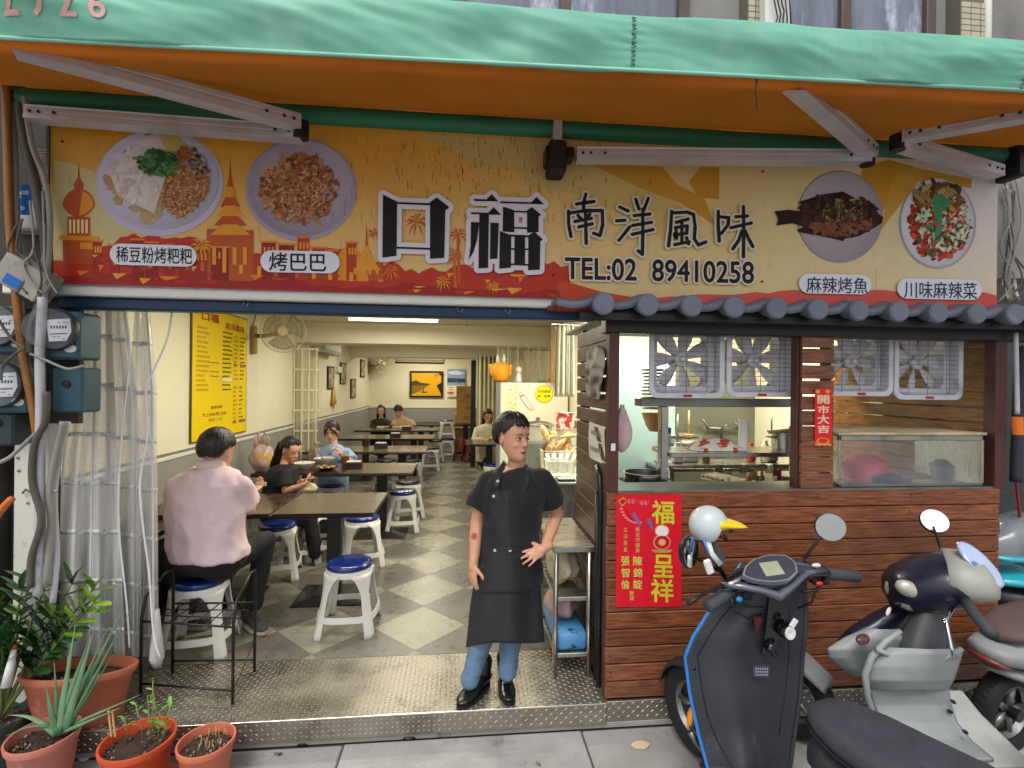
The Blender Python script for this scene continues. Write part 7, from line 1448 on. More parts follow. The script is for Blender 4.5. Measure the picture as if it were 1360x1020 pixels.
def haircap(M, par, mt, front=18, side=-2, back=-38, puff=1.0, seed=0, spiky=.03, part=0, n=110):
    m = MB(); c = Vector((0, .014, .03))
    def f(u, v):
        az = u * 2 * PI; cf = math.cos(az)   # az=0 front
        lim = front if cf > .55 else side if cf > -.1 else back
        # smooth blends between the three zones
        def sm(a, b, x): t = min(1, max(0, (x - a) / (b - a))); return t * t * (3 - 2 * t)
        lim = back + (side - back) * sm(-.6, .0, cf) + (front - side) * sm(.35, .75, cf)
        lim += 7 * noise.noise(Vector((math.cos(az) * 5 + seed, math.sin(az) * 5, 1))) + 5 * noise.noise(Vector((math.cos(az) * 16, math.sin(az) * 16 + seed, 2)))
        el = math.radians(90 + (lim - 90) * v)
        st = noise.noise(Vector((az * 9 + seed, v * 1.2, 0))) + .6 * noise.noise(Vector((az * 24 + seed, v * 2, 3)))
        k = 1 + spiky * st * (.3 + v) + .02 * puff + .02 * math.sin(v * PI)
        r = Vector((math.cos(el) * math.sin(az) * .080 * puff, -math.cos(el) * cf * .102, math.sin(el) * .098 * puff)) * k
        if v > .9: r *= 1 - .03 * (v - .9) * 10
        return M @ (c + r)
    m.grid(f, n, 26); o = m.build('hair', mt, par, True, solid=.012 * M.to_3x3().col[0].length); q = random.Random(seed); L = MB()
    for k in range(170):
        u, v = q.random(), q.choice((.5, .75, .85, .92, .96)) + q.uniform(-.06, .03); v = min(.97, v); a, b = f(u, v), f(u + q.uniform(-.012, .012), min(1, v + .12)); d = (b - a).normalized(); out = (a - M @ c).normalized(); e = q.uniform(.018, .04)
        L.tube([a + out * .004, a + out * .006 + d * e * .5, a + d * e + out * q.uniform(-.004, .004)], [.0035, .003, .0006], 5)
    stuff(L.build('hair_strands', mt, par, True)); return o
def strands(M, par, mt, pts, n, r, seed, name='hair_length', vox=.007, spread=.02):
    q = random.Random(seed); m = MB()
    for k in range(n):
        u = k / max(1, n - 1); P = [M @ Vector(p(u)) + Vector((q.uniform(-1, 1), q.uniform(-1, 1), 0)) * spread * (i / len(pts)) for i, p in enumerate(pts)]; m.tube(P, [r * (1 - .4 * i / (len(P) - 1)) for i in range(len(P))], 7)
    v, nn, f = remesh(m, vox, 3); m2 = MB(); m2.v = [tuple(p + nr * .004 * noise.noise(Vector((p.x * 60, p.y * 60, p.z * 8)))) for p, nr in zip(v, nn)]; m2.f = f; m2.c = [(1, 1, 1)] * len(f); return m2.build(name, mt, par, True)
hairm = mat('black_hair', '#16110f', .42, var=.3, vs=60, bump=.35, bs=120, st=(1, 1, .35)); hairb = mat('brown_black_hair', '#2a1712', .42, var=.3, vs=60, bump=.35, bs=120, st=(1, 1, .35))
def ellrings(mb, rings, yaw, n=26, grow=0):
    """rings: (centre, half width, half depth); yaw turns the width axis"""
    ax, ay = Vector((math.cos(yaw), math.sin(yaw), 0)), Vector((-math.sin(yaw), math.cos(yaw), 0)); R = []
    for c, w, d in rings: R.append([c + ax * ((w + grow) * math.copysign(abs(math.cos(a)) ** .85, math.cos(a))) + ay * ((d + grow) * math.copysign(abs(math.sin(a)) ** .85, math.sin(a))) for a in [2 * PI * k / n for k in range(n)]])
    return mb.ring(R)
def skinc(base, M=None, tat=None, blush=.25):
    b = lin(base); bl = (b[0] * 1.0, b[1] * .72, b[2] * .68)
    Mi = M.inverted() if M is not None else None
    def f(p):
        c = b
        if Mi:
            q = Mi @ p
            if abs(q.z) < .2 and q.length < .2:
                for s in (-1, 1):
                    d = (q - Vector((s * .042, -.07, -.03))).length; c = lerp3(c, bl, max(0, blush * (1 - d / .03)))
                d = (q - Vector((0, -.1, -.033))).length; c = lerp3(c, bl, max(0, .3 * (1 - d / .02)))
                for s in (-1, 1):
                    d = (q - Vector((s * .031, -.082, .0))).length; c = lerp3(c, (b[0] * .55, b[1] * .42, b[2] * .4), max(0, .6 * (1 - d / .02)))
        if tat:
            for tp, r, tc in tat:
                if (p - tp).length < r: c = tc
        return c
    return f
def tshirt(root, rings, yaw, arms, frac, r_sl, mt, grow=.014, vox=.009, amp=.006, name='shirt', long=False, collar=None, flare=1.25, off=0):
    m = MB(); ellrings(m, rings, yaw, grow=grow)
    for a in arms:
        sh, el, wr = a[0], a[1], a[2]; 
        if long: m.cap(sh, el, r_sl, r_sl * .85); m.cap(el, el.lerp(wr, .88), r_sl * .85, r_sl * .62)
        else:
            e = sh.lerp(el, frac); d = (el - sh).normalized(); q = d.to_track_quat('Z', 'Y').to_matrix(); L = (e - sh).length; m.ell(sh, (r_sl, r_sl, r_sl)); m.lathe([(r_sl * .9, -.02), (r_sl, .01), (r_sl * flare, L), (r_sl * flare * .8, L)], sh, 20, q)
    if collar: m.cap(collar[0], collar[1], collar[2], collar[2] * .9)
    return blob(name, m, vox, mt, root, 4, disp=folds(amp, 11, (1, 1, .6), off))
# ---------------- the standing cook
YB = 2.76
def q_(px, py, dy=0): return onY(px, py, YB + dy)
root = thing('person', 'young cook in a long black apron and blue jeans standing at the step', 'person', (onY(645, 920, YB).x, YB, 0))
Mh = headM(q_(681, 581, .0), math.radians(40), math.radians(2), math.radians(3), 1.06)
tee = mat('black_cotton', '#101116', .85, var=.15, vs=12, bump=.12, bs=200, sheen=.1); apm = mat('black_apron_cloth', '#232328', .7, var=.14, vs=9, bump=.1, bs=260, dirt=('#4a4a50', .72, 22, (1, 1, 1), .03)); jean = mat('blue_denim', '#5c7690', .8, var=.2, vs=9, bump=.15, bs=220, st=(1, 1, .5), dirt=('#9db8d4', .6, 5, (1, 1, .5), .3))
rings = [(q_(686, 620, .02), .045, .05), (q_(685, 627, .01), .115, .075), (q_(683, 637), .165, .10), (q_(681, 655), .17, .115), (q_(680, 680), .152, .11), (q_(680, 705), .14, .105), (q_(679, 730), .148, .11), (q_(677, 755), .16, .115)]
A1_ = (q_(646, 640), q_(634, 692, .03), q_(629, 748, -.04)); A2_ = (q_(718, 637), q_(740, 682, .08), q_(723, 728, -.10))
b = MB(); head(b, Mh); b.cap(q_(686, 606, .01), q_(687, 626, .03), .05, .055)
ellrings(b, rings, 0, grow=-.006)
for sh, el, wr in (A1_, A2_): b.cap(sh, el, .047, .038); b.cap(el, el.lerp(wr, .45), .039, .037); b.cap(el.lerp(wr, .45), wr, .037, .025)
hand(b, A1_[2], (q_(627, 785, -.06) - A1_[2]), Vector((.75, .55, 0)), -1, .45, .98, .03, .25)
hand(b, A2_[2], (q_(700, 741, -.15) - A2_[2]), Vector((-.1, .8, -.45)), 1, .42, .98, .17, .1)
legs = ((q_(660, 760), q_(646, 832, -.03), q_(624, 902, -.03)), (q_(694, 760), q_(680, 830, .0), q_(674, 892, -.01)))
for h, k, a in legs: b.cap(h, k, .075, .055); b.cap(k, a, .055, .04)
wr1 = A1_[1].lerp(A1_[2], .32)
blob('body', b, .0043, SKIN, root, 3, colfn=skinc('#cf9a7c', Mh, [(wr1 + Vector((-.012, -.035, 0)), .017, lin('b0463c'))]))
face(Mh, root, mouth='#a8564c')
haircap(Mh, root, hairm, front=26, side=0, back=-40, puff=1.04, seed=3, spiky=.035, n=150)
tshirt(root, [(q_(686, 621, .02), .058, .058)] + rings[1:] + [(q_(677, 775), .16, .115)], 0, (A1_, A2_), .64, .068, tee, amp=.014, flare=1.2)
# jeans
j = MB(); j.ell(q_(677, 765), (.17, .115, .12))
for h, k, a in legs: j.cap(h, k, .08, .064); j.cap(k, a, .062, .05)
blob('jeans', j, .009, jean, root, 3, disp=folds(.006, 22, (1, 1, 1.6)))
sole_m = G('shoe_sole', '#0d0d0f', .6); shm = mat('black_shoe_leather', '#121214', .3, var=.2, bump=.08, coat=.2)
def shoe(root, an, toe, s=1.0, m=None, m2=None):
    an = Vector(an); toe = Vector(toe); zf = toe.z; d = (toe - Vector((an.x, an.y, zf))); d.z = 0; d.normalize(); t = Vector((-d.y, d.x, 0)); heel = Vector((toe.x, toe.y, zf)) - d * .27 * s
    def pt(x, y, z): return heel + d * x * s + t * y * s + Vector((0, 0, z * s))
    m_ = MB(); R = []
    for x, w, h0, h1 in ((0, .02, .03, .07), (.015, .034, .02, .1), (.06, .037, .018, .105), (.10, .036, .018, .095), (.15, .042, .018, .072), (.2, .046, .018, .055), (.245, .038, .018, .045), (.27, .015, .022, .035)): R.append([pt(x, math.cos(a) * w, (h0 + h1) / 2 + math.sin(a) * (h1 - h0) / 2) for a in [2 * PI * k / 18 for k in range(18)]])
    m_.ring(R); m_.cap(pt(.05, 0, .08), pt(.045, 0, .14), .04 * s, .046 * s); o = blob('shoe', m_, .007, m or shm, root, 2)
    so_ = MB(); R = []
    for z in (.0, .02): R.append([pt(.135 + .14 * math.cos(a), (.046 if math.cos(a) > 0 else .04) * math.sin(a) * (1.05 - .08 * z), z) for a in [2 * PI * k / 28 for k in range(28)]])
    so_.ring(R).build('sole', m2 or sole_m, o); 
    for k in range(4): x = .1 + .025 * k; MB().tube([pt(x, -.026, .1 - .012 * k), pt(x, 0, .107 - .013 * k), pt(x, .026, .1 - .012 * k)], .003, 5).build('lace', G('lace', '#2a2a2e', .8), o)
ft1, ft2 = onZ(609, 943, 0), onZ(677, 938, 0)
shoe(root, legs[0][2], ft1, 1.05); shoe(root, legs[1][2], ft2, 1.0)
# apron
rowsA = [(652, 657, 697), (662, 653, 700), (676, 648, 703), (700, 641, 708), (735, 638, 714), (770, 630, 717), (810, 624, 720), (852, 619, 723)]
def apf(u, v, lift=0):
    t = v * (len(rowsA) - 1); i = min(len(rowsA) - 2, int(t)); f = t - i; y, L_, R_ = (rowsA[i][k] + (rowsA[i + 1][k] - rowsA[i][k]) * f for k in range(3))
    if v > .85: y += (v - .85) / .15 * (8 * (1 - u) ** 2 - 2 * math.sin(u * 6))
    x = L_ + (R_ - L_) * u; dep = .158 + .022 * (v > .5) * min(1, (v - .5) * 3); wrap = (2 * u - 1) ** 2
    Y = -dep + wrap * (.035 + (dep - .065) * min(1, max(0, v - .15) / .4)) + (.008 * math.sin(u * 9 + v * 2) + .016 * max(0, v - .5) * 2 * math.sin(u * 15 + 2)) + .006 * noise.noise(Vector((u * 5 - v * 6, v * 4, 0))) - .012 * math.exp(-((u - .35 - v * .35) * 9) ** 2) * (v < .55) - lift
    return q_(x, y, Y)
MB().grid(lambda u, v: apf(u, 1 - v), 60, 70).build('apron', apm, root, True, solid=.004)
apr = [c for c in kids(root) if c.name.startswith('apron')][0]
pk = MB().grid(lambda u, v: apf(.14 + .68 * u, .78 - .25 * v, .004), 30, 14).build('apron_pocket', apm, apr, True, solid=.003)
MB().tube([apf(.14 + .68 * k / 20, .53, .007) for k in range(21)], .0025, 5).build('pocket_hem', G('seam_dark', '#2b2b30', .8), apr, True)
MB().tube([apf(.48, .53 + .25 * k / 10, .006) for k in range(11)], .0015, 5).build('pocket_hem', G('seam_dark'), apr, True)
def ribbon(P, w, nm, m, par, th=.003):
    P = [Vector(p) for p in P]; R = []
    for i, p in enumerate(P):
        t = (P[min(i + 1, len(P) - 1)] - P[max(0, i - 1)]).normalized(); s = t.cross(Vector((0, -1, 0))).normalized() * w / 2; n = Vector((0, -th, 0)); R.append([p - s, p + s, p + s + n, p - s + n])
    return MB().ring(R).build(nm, m, par)
apb = mat('apron_strap', '#222227', .75, bump=.1, bs=200)
ribbon([apf(.06, .02, .0), q_(659, 645, -.138), q_(661, 635, -.118), q_(664, 626, -.075), q_(667, 620, -.03), q_(671, 614, .03)], .03, 'strap', apb, root)
ribbon([apf(.95, .01, .0), q_(699, 642, -.136), q_(700, 632, -.10), q_(700, 624, -.06), q_(698, 617, .0)], .022, 'strap', apb, root)
for p in (q_(661, 639, -.135), apf(.03, .10, .012), apf(.25, .555, .01), apf(.52, .555, .01)): MB().lathe([(.008, 0), (.008, .003), (.003, .004), (.001, .004)], p, 14, Matrix.Rotation(PI / 2, 3, 'X')).build('button', G('silver_button', '#d8d8dc', .25, .6), root, 40)
c = apf(.80, .57, .012); MB().box(c.x - .02, c.x + .02, c.y - .003, c.y, c.z - .012, c.z + .014, .001).build('leather_patch', G('tan_leather', '#b08a5c', .6), root); MB().box(c.x - .006, c.x + .006, c.y - .0045, c.y - .0031, c.z - .005, c.z + .006).build('patch_mark', G('dark_mark', '#3a2a1a', .6), root)
# ---------------- generic seated figure from pixels
def seated(lb, Y, hd, rings, yaw, arms, top, skin='#cf9c80', frac=.7, sl=.055, long=False, pants=None, pm_=None, hairfn=None, faceon=True, vox=.007, group=None, hands=True, amp=.006, collar=None):
    P = lambda t: onY(t[0], t[1], Y + (t[2] if len(t) > 2 else 0)); k = Y / FPX
    base = P(rings[-1]); root = thing('person', lb, 'person', (base.x, Y, 0), group)
    M = headM(P(hd[0]), *[math.radians(a) for a in hd[1]], hd[2]); b = MB(); head(b, M); R = [(P(r), r[3] * k, r[4]) for r in rings]
    nk = R[0][0]; b.cap(M @ Vector((0, .02, -.07)), nk, .045 * hd[2], .05 * hd[2]); ellrings(b, R, yaw, grow=-.008)
    AR = []
    for a in arms:
        sh, el, wr = P(a[0]), P(a[1]), P(a[2]); AR.append((sh, el, wr)); b.cap(sh, el, .043 * sl / .055, .036 * sl / .055); b.cap(el, wr, .037 * sl / .055, .025 * sl / .055)
        if hands: hand(b, wr, P(a[3]) - wr, Vector(a[4]), a[5], a[6] if len(a) > 6 else .7, .92 * hd[2])
    blob('body', b, vox, SKIN, root, 3, colfn=skinc(skin, M))
    if faceon: face(M, root)
    hairfn(M, root); tshirt(root, R, yaw, AR, frac, sl * 1.15, top, amp=amp, long=long, vox=max(.01, vox), off=Y, collar=collar and (nk, nk + Vector((0, 0, .01)), collar))
    if pants:
        m = MB(); 
        for l in pants:
            L_ = [P(x) for x in l]; m.ell(L_[0], (.11, .11, .10)); m.cap(L_[0], L_[1], .088, .07); m.cap(L_[1], L_[2], .068, .055)
        m.ell(R[-1][0] - Vector((0, 0, .03)), (R[-1][1] * 1.0, R[-1][2] * 1.05, .09)); blob('trousers', m, .011, pm_, root, 3, disp=folds(.008, 12))
    return root, M, AR, P
pinkm = mat('pink_polo_cotton', '#e2c8cf', .85, var=.06, vs=10, bump=.15, bs=200); dkp = mat('dark_trousers', '#15161a', .8, var=.15, bump=.08)
r, M, AR, P = seated('man seen from behind in a pink polo shirt sitting on a blue seated stool', 3.35, ((289, 600, .05), (165, 12, 0), 1.12),
    [(281, 621, .03, 16, .085), (276, 629, .02, 34, .11), (273, 642, .0, 43, .125), (273, 668, 0, 44.5, .135), (273, 695, 0, 44.5, .14), (275, 720, 0, 44.5, .145), (279, 738, 0, 44.5, .145)], math.radians(-12),
    [((318, 646, .0), (331, 676, .12), (334, 655, .34), (345, 646, .42), (-.3, -.2, .8), 1, .8), ((236, 646, .1), (232, 690, .25), (262, 672, .42), (285, 660, .5), (.3, 0, .8), -1, .6)], pinkm, frac=.74, sl=.06,
    pants=[((292, 752, .02), (352, 718, .30), (338, 800, .26)), ((250, 752, .05), (262, 725, .4), (240, 790, .35))], pm_=dkp, hairfn=lambda M, r: haircap(M, r, hairm, front=38, side=6, back=-36, puff=1.07, seed=9, spiky=.05), faceon=True, vox=.006, amp=.016, collar=.085)
cm = MB(); nk = P((281, 617, .03)); 
cm.ring([[nk + Vector((math.cos(a) * rr, math.sin(a) * rr * .85, z + .012 * math.cos(a))) for a in [2 * PI * k / 30 for k in range(30)]] for rr, z in ((.088, -.03), (.082, .03), (.076, .03), (.08, -.03))], False).build('collar', pinkm, r, True)
ph = P((343, 646, .42)); MB().box(ph.x - .02, ph.x + .055, ph.y + .0, ph.y + .01, ph.z + .0, ph.z + .03, .003).build('phone', G('pale_phone', '#c8c0b0', .4), None, loc=ph); tag(bpy.data.objects[[o.name for o in bpy.data.objects if o.name.startswith('phone')][-1]], 'pale phone in the hands of the man in pink', 'phone')
shoe(r, P((338, 795, .26)), Vector((P((362, 800, .3)).x, 3.52, .012)), 1.02, G('grey_shoe', '#3a3a3c', .6), G('pale_sole', '#b8b4a8', .6)); shoe(r, P((240, 790, .35)), Vector((P((222, 790, .3)).x, 3.72, .012)), 1.02, G('grey_shoe'), G('pale_sole'))
# girl in black, profile to the right
blackt = mat('plain_black_cloth', '#121216', .85, var=.12, bump=.1)
def pony(M, r):
    haircap(M, r, hairm, front=42, side=8, back=-34, puff=1.03, seed=4, spiky=.02)
    strands(M, r, hairm, [lambda u: (.0 + .02 * math.sin(u * 9), .09, .05), lambda u: (.03 * math.cos(u * 7), .13, .02), lambda u: (.035 * math.cos(u * 9), .135, -.08), lambda u: (.04 * math.sin(u * 11), .12, -.2), lambda u: (.035 * math.sin(u * 13), .11, -.32)], 16, .02, 5)
    MB().ell(M @ Vector((0, .10, .055)), (.03, .02, .035), None, 12, 8).build('hair_bow', G('bow_white', '#d8d8d4', .5), r, True)
r, M, AR, P = seated('girl with a ponytail and black t-shirt looking down at her phone', 4.95, ((386, 598, 0), (62, 22, 0), .98),
    [(379, 616, 0, 7, .05), (377, 622, 0, 15, .14), (374, 634, 0, 18, .17), (372, 650, 0, 18, .16), (371, 668, 0, 18, .16), (372, 688, 0, 20, .17)], math.radians(0),
    [((378, 630, -.15), (379, 652, -.2), (400, 645, -.22), (415, 638, -.22), (0, 0, 1), 1, .5), ((382, 628, .12), (392, 648, .1), (400, 640, -.1), (412, 634, -.14), (0, 0, 1), -1, .5)], blackt, frac=.75, sl=.05,
    pants=[((374, 690, -.08), (412, 688, -.1), (418, 735, -.1)), ((374, 690, .08), (412, 690, .1), (418, 735, .1))], pm_=dkp, hairfn=pony, vox=.007)
ph = P((414, 637, -.22)); o = MB().box(ph.x - .03, ph.x + .05, ph.y - .03, ph.y + .04, ph.z, ph.z + .01, .003).build('phone', G('dark_phone', '#26181c', .3), None, loc=ph); tag(o, 'dark phone in the hands of the girl in black', 'phone')
o = lumpy('cream_pouch', 'small cream cloth pouch on the lap of the girl in black', (P((407, 650, -.2)).x, 4.78, .74), (.085, .06, .045), mat('cream_cloth', '#d8cfa8', .8, bump=.2), 8)
# woman in light blue blouse
blue_b = mat('light_blue_cotton', '#8fa8cc', .85, var=.1, vs=14, bump=.15, bs=100)
def bun(M, r):
    haircap(M, r, hairb, front=40, side=2, back=-38, puff=1.04, seed=14, spiky=.03)
    MB().ell(M @ Vector((.0, .10, -.02)), (.04, .035, .045), None, 12, 8).build('hair_bun', hairb, r, True)
    for s in (-1, 1): MB().tube([M @ Vector((s * .015, -.085, .085)), M @ Vector((s * .055, -.082, .045)), M @ Vector((s * .075, -.05, -.01)), M @ Vector((s * .074, -.03, -.06))], [.012, .016, .012, .004], 8).build('side_lock', hairb, r, True)
r, M, AR, P = seated('woman in a light blue blouse eating noodles with chopsticks and spoon', 6.42, ((441, 573, 0), (-6, 20, 0), 1.0),
    [(443, 590, .02, 5, .05), (442, 594, .02, 12, .08), (442, 600, .02, 18.5, .1), (442, 610, .02, 18.5, .12), (442, 622, .02, 17, .12), (442, 645, .05, 18, .13), (442, 660, .05, 19, .14)], 0,
    [((424, 602, .02), (414, 612, -.1), (418, 597, -.22), (419, 589, -.25), (.3, 0, -.2), 1, .9), ((460, 602, .02), (466, 613, -.1), (452, 602, -.24), (447, 595, -.28), (-.3, 0, -.2), -1, .9)], blue_b, frac=.95, sl=.062, skin='#d6a88c', hairfn=bun,
    pants=[((438, 665, .05), (434, 668, -.3), (434, 715, -.3)), ((447, 665, .05), (450, 668, -.3), (450, 715, -.3))], pm_=jean, vox=.007)
a_, b_ = P((416, 588, -.27)), P((430, 613, -.45)); 
for k in (0, 1): tag(MB().tube([a_ + Vector((.01 * k, 0, .01)), b_ + Vector((.012 * k, 0, 0))], .0035, 6).build('chopstick', G('dark_chop', '#1e1412', .4), None, loc=b_), ('dark chopstick held by the woman in blue, upper one', 'dark chopstick held by the woman in blue, lower one')[k], 'chopstick', 'chopsticks of the woman in blue')
s0 = P((447, 594, -.3)); s1 = P((437, 603, -.38)); sp_ = thing('soup_spoon', 'dark soup spoon in the other hand of the woman in blue', 'spoon', s1); MB().tube([s0, s1], .004, 6).build('handle', G('dark_chop'), sp_, True); MB().ell(s1, (.03, .02, .008), Euler((0, .5, 0))).build('spoon_bowl', G('dark_chop'), sp_, True)
# far couple and far girl
def longh(mt, sd, L=.3):
    def f(M, r):
        haircap(M, r, mt, front=44, side=-6, back=-44, puff=1.05, seed=sd, spiky=.02)
        strands(M, r, mt, [lambda u: (.075 * math.cos(PI * u + 0), .02 + .06 * math.sin(PI * u), .02), lambda u: (.085 * math.cos(PI * u), .02 + .075 * math.sin(PI * u), -.08), lambda u: (.09 * math.cos(PI * u), .01 + .08 * math.sin(PI * u), -.18), lambda u: (.085 * math.cos(PI * u), -.02 + .09 * math.sin(PI * u), -L)], 18, .019, sd, vox=.012)
    return f
olive = mat('dark_olive_jacket', '#26251c', .8, bump=.1); tan = mat('tan_knit', '#b89a70', .85, bump=.15); pale = mat('pale_jacket', '#d0c8ac', .8, bump=.15)
seated('long haired woman in a dark olive jacket at the fifth row table', 11.3, ((506, 546, 0), (0, 4, 0), 1.0), [(506, 555, 0, 3, .05), (506, 557, 0, 8, .09), (506, 562, 0, 12, .12), (506, 570, 0, 12, .13), (506, 585, 0, 13, .14), (506, 598, 0, 13, .15)], 0,
    [((496, 561, 0), (494, 569, -.15), (502, 568, -.35), (506, 568, -.4), (0, 0, -1), -1), ((516, 561, 0), (519, 569, -.15), (515, 567, -.35), (511, 567, -.4), (0, 0, -1), 1)], olive, long=True, hairfn=longh(hairb, 21), vox=.012, pants=[((506, 600, 0), (506, 600, -.4), (506, 622, -.4))], pm_=dkp)
seated('man in a tan knit top beside the long haired woman', 11.3, ((529, 546, -.08), (-8, 26, 0), 1.02), [(533, 554, 0, 4, .05), (535, 557, .02, 10, .09), (536, 562, .04, 13.5, .13), (536, 572, .06, 13, .14), (536, 590, .06, 13, .15), (536, 598, .06, 13, .15)], 0,
    [((525, 561, 0), (522, 569, -.15), (532, 569, -.35), (536, 569, -.4), (0, 0, -1), -1), ((547, 561, 0), (549, 569, -.1), (541, 567, -.35), (536, 567, -.4), (0, 0, -1), 1)], tan, frac=.8, sl=.06, hairfn=lambda M, r: haircap(M, r, hairb, front=16, side=-2, back=-40, puff=1.08, seed=31, spiky=.03), vox=.012, pants=[((536, 600, 0), (536, 600, -.4), (536, 622, -.4))], pm_=dkp)
seated('girl in a pale jacket bent over the small table by the refrigerator', 9.0, ((648, 553, 0), (10, 26, 0), .98), [(648, 563, .02, 4, .05), (647, 566, .02, 11, .09), (647, 572, .02, 15, .12), (647, 582, .02, 15, .13), (647, 600, .05, 14, .14), (647, 612, .05, 14, .14)], 0,
    [((634, 571, 0), (630, 584, -.15), (642, 584, -.35), (648, 584, -.4), (0, 0, -1), -1), ((660, 571, 0), (662, 584, -.15), (652, 583, -.35), (648, 583, -.4), (0, 0, -1), 1)], pale, long=True, hairfn=longh(mat('reddish_hair', '#3c1e16', .45, var=.3, bump=.3), 27, .26), vox=.011, pants=[((647, 615, 0), (647, 612, -.4), (647, 640, -.4))], pm_=dkp)
# ================================================================ SCOOTERS
gloss_b = mat('glossy_black_panel', '#0e0e12', .18, var=.1, bump=.01, coat=.6); satin = mat('scuffed_dark_panel', '#2b2d34', .5, var=.18, vs=7, bump=.06, dirt=[('#4c4f58', .6, 9, (1, 1, .5), .2), ('#8a8a8c', .74, 40, (1, 1, 1), .03)])
seat_m = mat('spotted_seat_vinyl', '#3c3e47', .6, var=.1, vs=10, bump=.1, bs=150, dirt=[('#25262c', .6, 26, (1, 1, 1), .08), ('#5c5e66', .66, 4, (1, 1, 1), .2)])
bluep = mat('bright_blue_panel', '#1f74c4', .3, var=.08, bump=.01, coat=.4); rub = mat('tyre_rubber', '#17171a', .75, var=.2, bump=.2, bs=90); chrome = mat('worn_chrome', '#c9ccd0', .15, 1, var=.08, bump=.02)
gripm = mat('ribbed_grip', '#3d4046', .7, var=.15, bump=.5, bs=160); dustg = mat('dusty_grey_plastic', '#8f9494', .55, var=.14, vs=6, bump=.08, dirt=[('#5a5c56', .6, 5, (1, 1, 1), .25), ('#7c8458', .68, 3, (1, 1, .3), .1)]); dashg = mat('faded_grey_cover', '#9a9c94', .5, var=.1, bump=.05, dirt=('#6a6a60', .6, 8, (1, 1, 1), .2))
navy = mat('scratched_navy_paint', '#14162a', .35, var=.2, vs=6, bump=.03, coat=.25, dirt=('#7a7c92', .72, 38, (1, 1, 1), .02)); lens = mat('headlamp_lens', '#b8b4a8', .15, .3, var=.3, vs=30, bump=.2, coat=.6); mirm = mat('mirror_glass', '#e8ecee', .03, 1, var=0, bump=0, rvar=0)
def wheel(t, c, ax, R, w, m_rim=None, hub=True):
    c = Vector(c); M = Vector(ax).normalized().to_track_quat('Z', 'Y').to_matrix(); prof = [(R * .62, -w * .5), (R * .8, -w * .85), (R * .95, -w * .7), (R, -w * .3), (R, w * .3), (R * .95, w * .7), (R * .8, w * .85), (R * .62, w * .5)]
    y = MB().lathe(prof, c, 44, M, caps=False).build('tyre', rub, t, 60); gr = MB()
    for k in range(44): a = 2 * PI * k / 44; gr.tube([c + M @ Vector((math.cos(a) * R * 1.0, math.sin(a) * R * 1.0, -w * .35)), c + M @ Vector((math.cos(a + .08) * R * 1.003, math.sin(a + .08) * R * 1.003, w * .35))], .0035, 4)
    stuff(gr.build('tread', rub, y)); r = MB().lathe([(R * .6, -w * .5), (R * .63, -w * .45), (R * .55, 0), (R * .63, w * .45), (R * .6, w * .5)], c, 32, M, caps=False).build('rim', m_rim or steel_dull, t, 50)
    for k in range(5): a = k * 2 * PI / 5; MB().tube([c, c + M @ Vector((math.cos(a) * R * .58, math.sin(a) * R * .58, 0))], [.022, .014], 8).build('spoke', m_rim or steel_dull, r, True)
    MB().tube([c - M @ Vector((0, 0, w)), c + M @ Vector((0, 0, w))], .03, 14).build('hub', black_m, r, 40)
def mirror(t, c, f, r, a, hang=None):
    c = Vector(c); f = Vector(f).normalized(); M = f.to_track_quat('Z', 'Y').to_matrix(); o = MB().lathe([(r * .95, .004), (r * 1.06, .0), (r * 1.06, -.012), (r * .8, -.03), (r * .3, -.04), (.001, -.04)], c, 36, M).build('mirror', black_p, t, 50)
    MB().lathe([(r, .0045), (r, .0062), (.001, .0063)], c, 36, M).build('mirror_glass', mirm, o); MB().tube([Vector(a), Vector(a).lerp(c, .85) - f * .03, c - f * .03], .0065, 8).build('mirror_stem', black_m, o, True); return o
s = lambda px, py, d=0: onY(px, py, 2.12 + d)
T1 = thing('scooter', 'x', 'scooter', (1.25, 2.1, SZ)); T1['label'] = 'black scooter with blue edge trim and digital dash near the red poster'
rw = [(1050, 946, 1042, -.12), (1020, 941, 1046, -.1), (975, 929, 1052, -.06), (920, 917, 1060, -.03), (872, 911, 1063, -.0), (845, 922, 1066, .0), (810, 944, 1068, .02), (775, 966, 1066, .04), (748, 985, 1060, .05)]
def shf(u, v, off=0, gx=0):
    t = v * (len(rw) - 1); i = min(len(rw) - 2, int(t)); f = t - i; py, L_, R_, d = (rw[i][k] + (rw[i + 1][k] - rw[i][k]) * f for k in range(4)); x = (2 * u - 1); return s(L_ - gx + (R_ - L_ + 2 * gx) * u, py, d - .07 * (1 - x * x) + .02 * math.sin(u * PI * 3) * (v > .1) + .03 * math.exp(-((x / .35) ** 2 + ((v - .45) / .3) ** 2)) + off)
MB().grid(lambda u, v: shf(u, v), 40, 44).build('leg_shield', satin, T1, True, solid=.012)
MB().grid(lambda u, v: shf(u, v, .10 + .05 * math.sin(u * PI), 2) , 24, 24).build('front_cover', bluep, T1, True, solid=.01)
MB().tube([shf(0, k / 24, .0, 1) for k in range(1, 22)], [.008] * 21, 8).build('edge_trim', bluep, T1, True); MB().tube([shf(1, k / 24, .01, 2) for k in range(1, 24)], [.012] * 23, 8).build('edge_trim', satin, T1, True)
MB().box(-.02, .02, 0, .01, -.012, .012, .002, M=Matrix.Translation(s(994, 801, -.12))).build('hook_plate', satin, T1)
sm_ = G('seam_black', '#0c0c0e', .6)
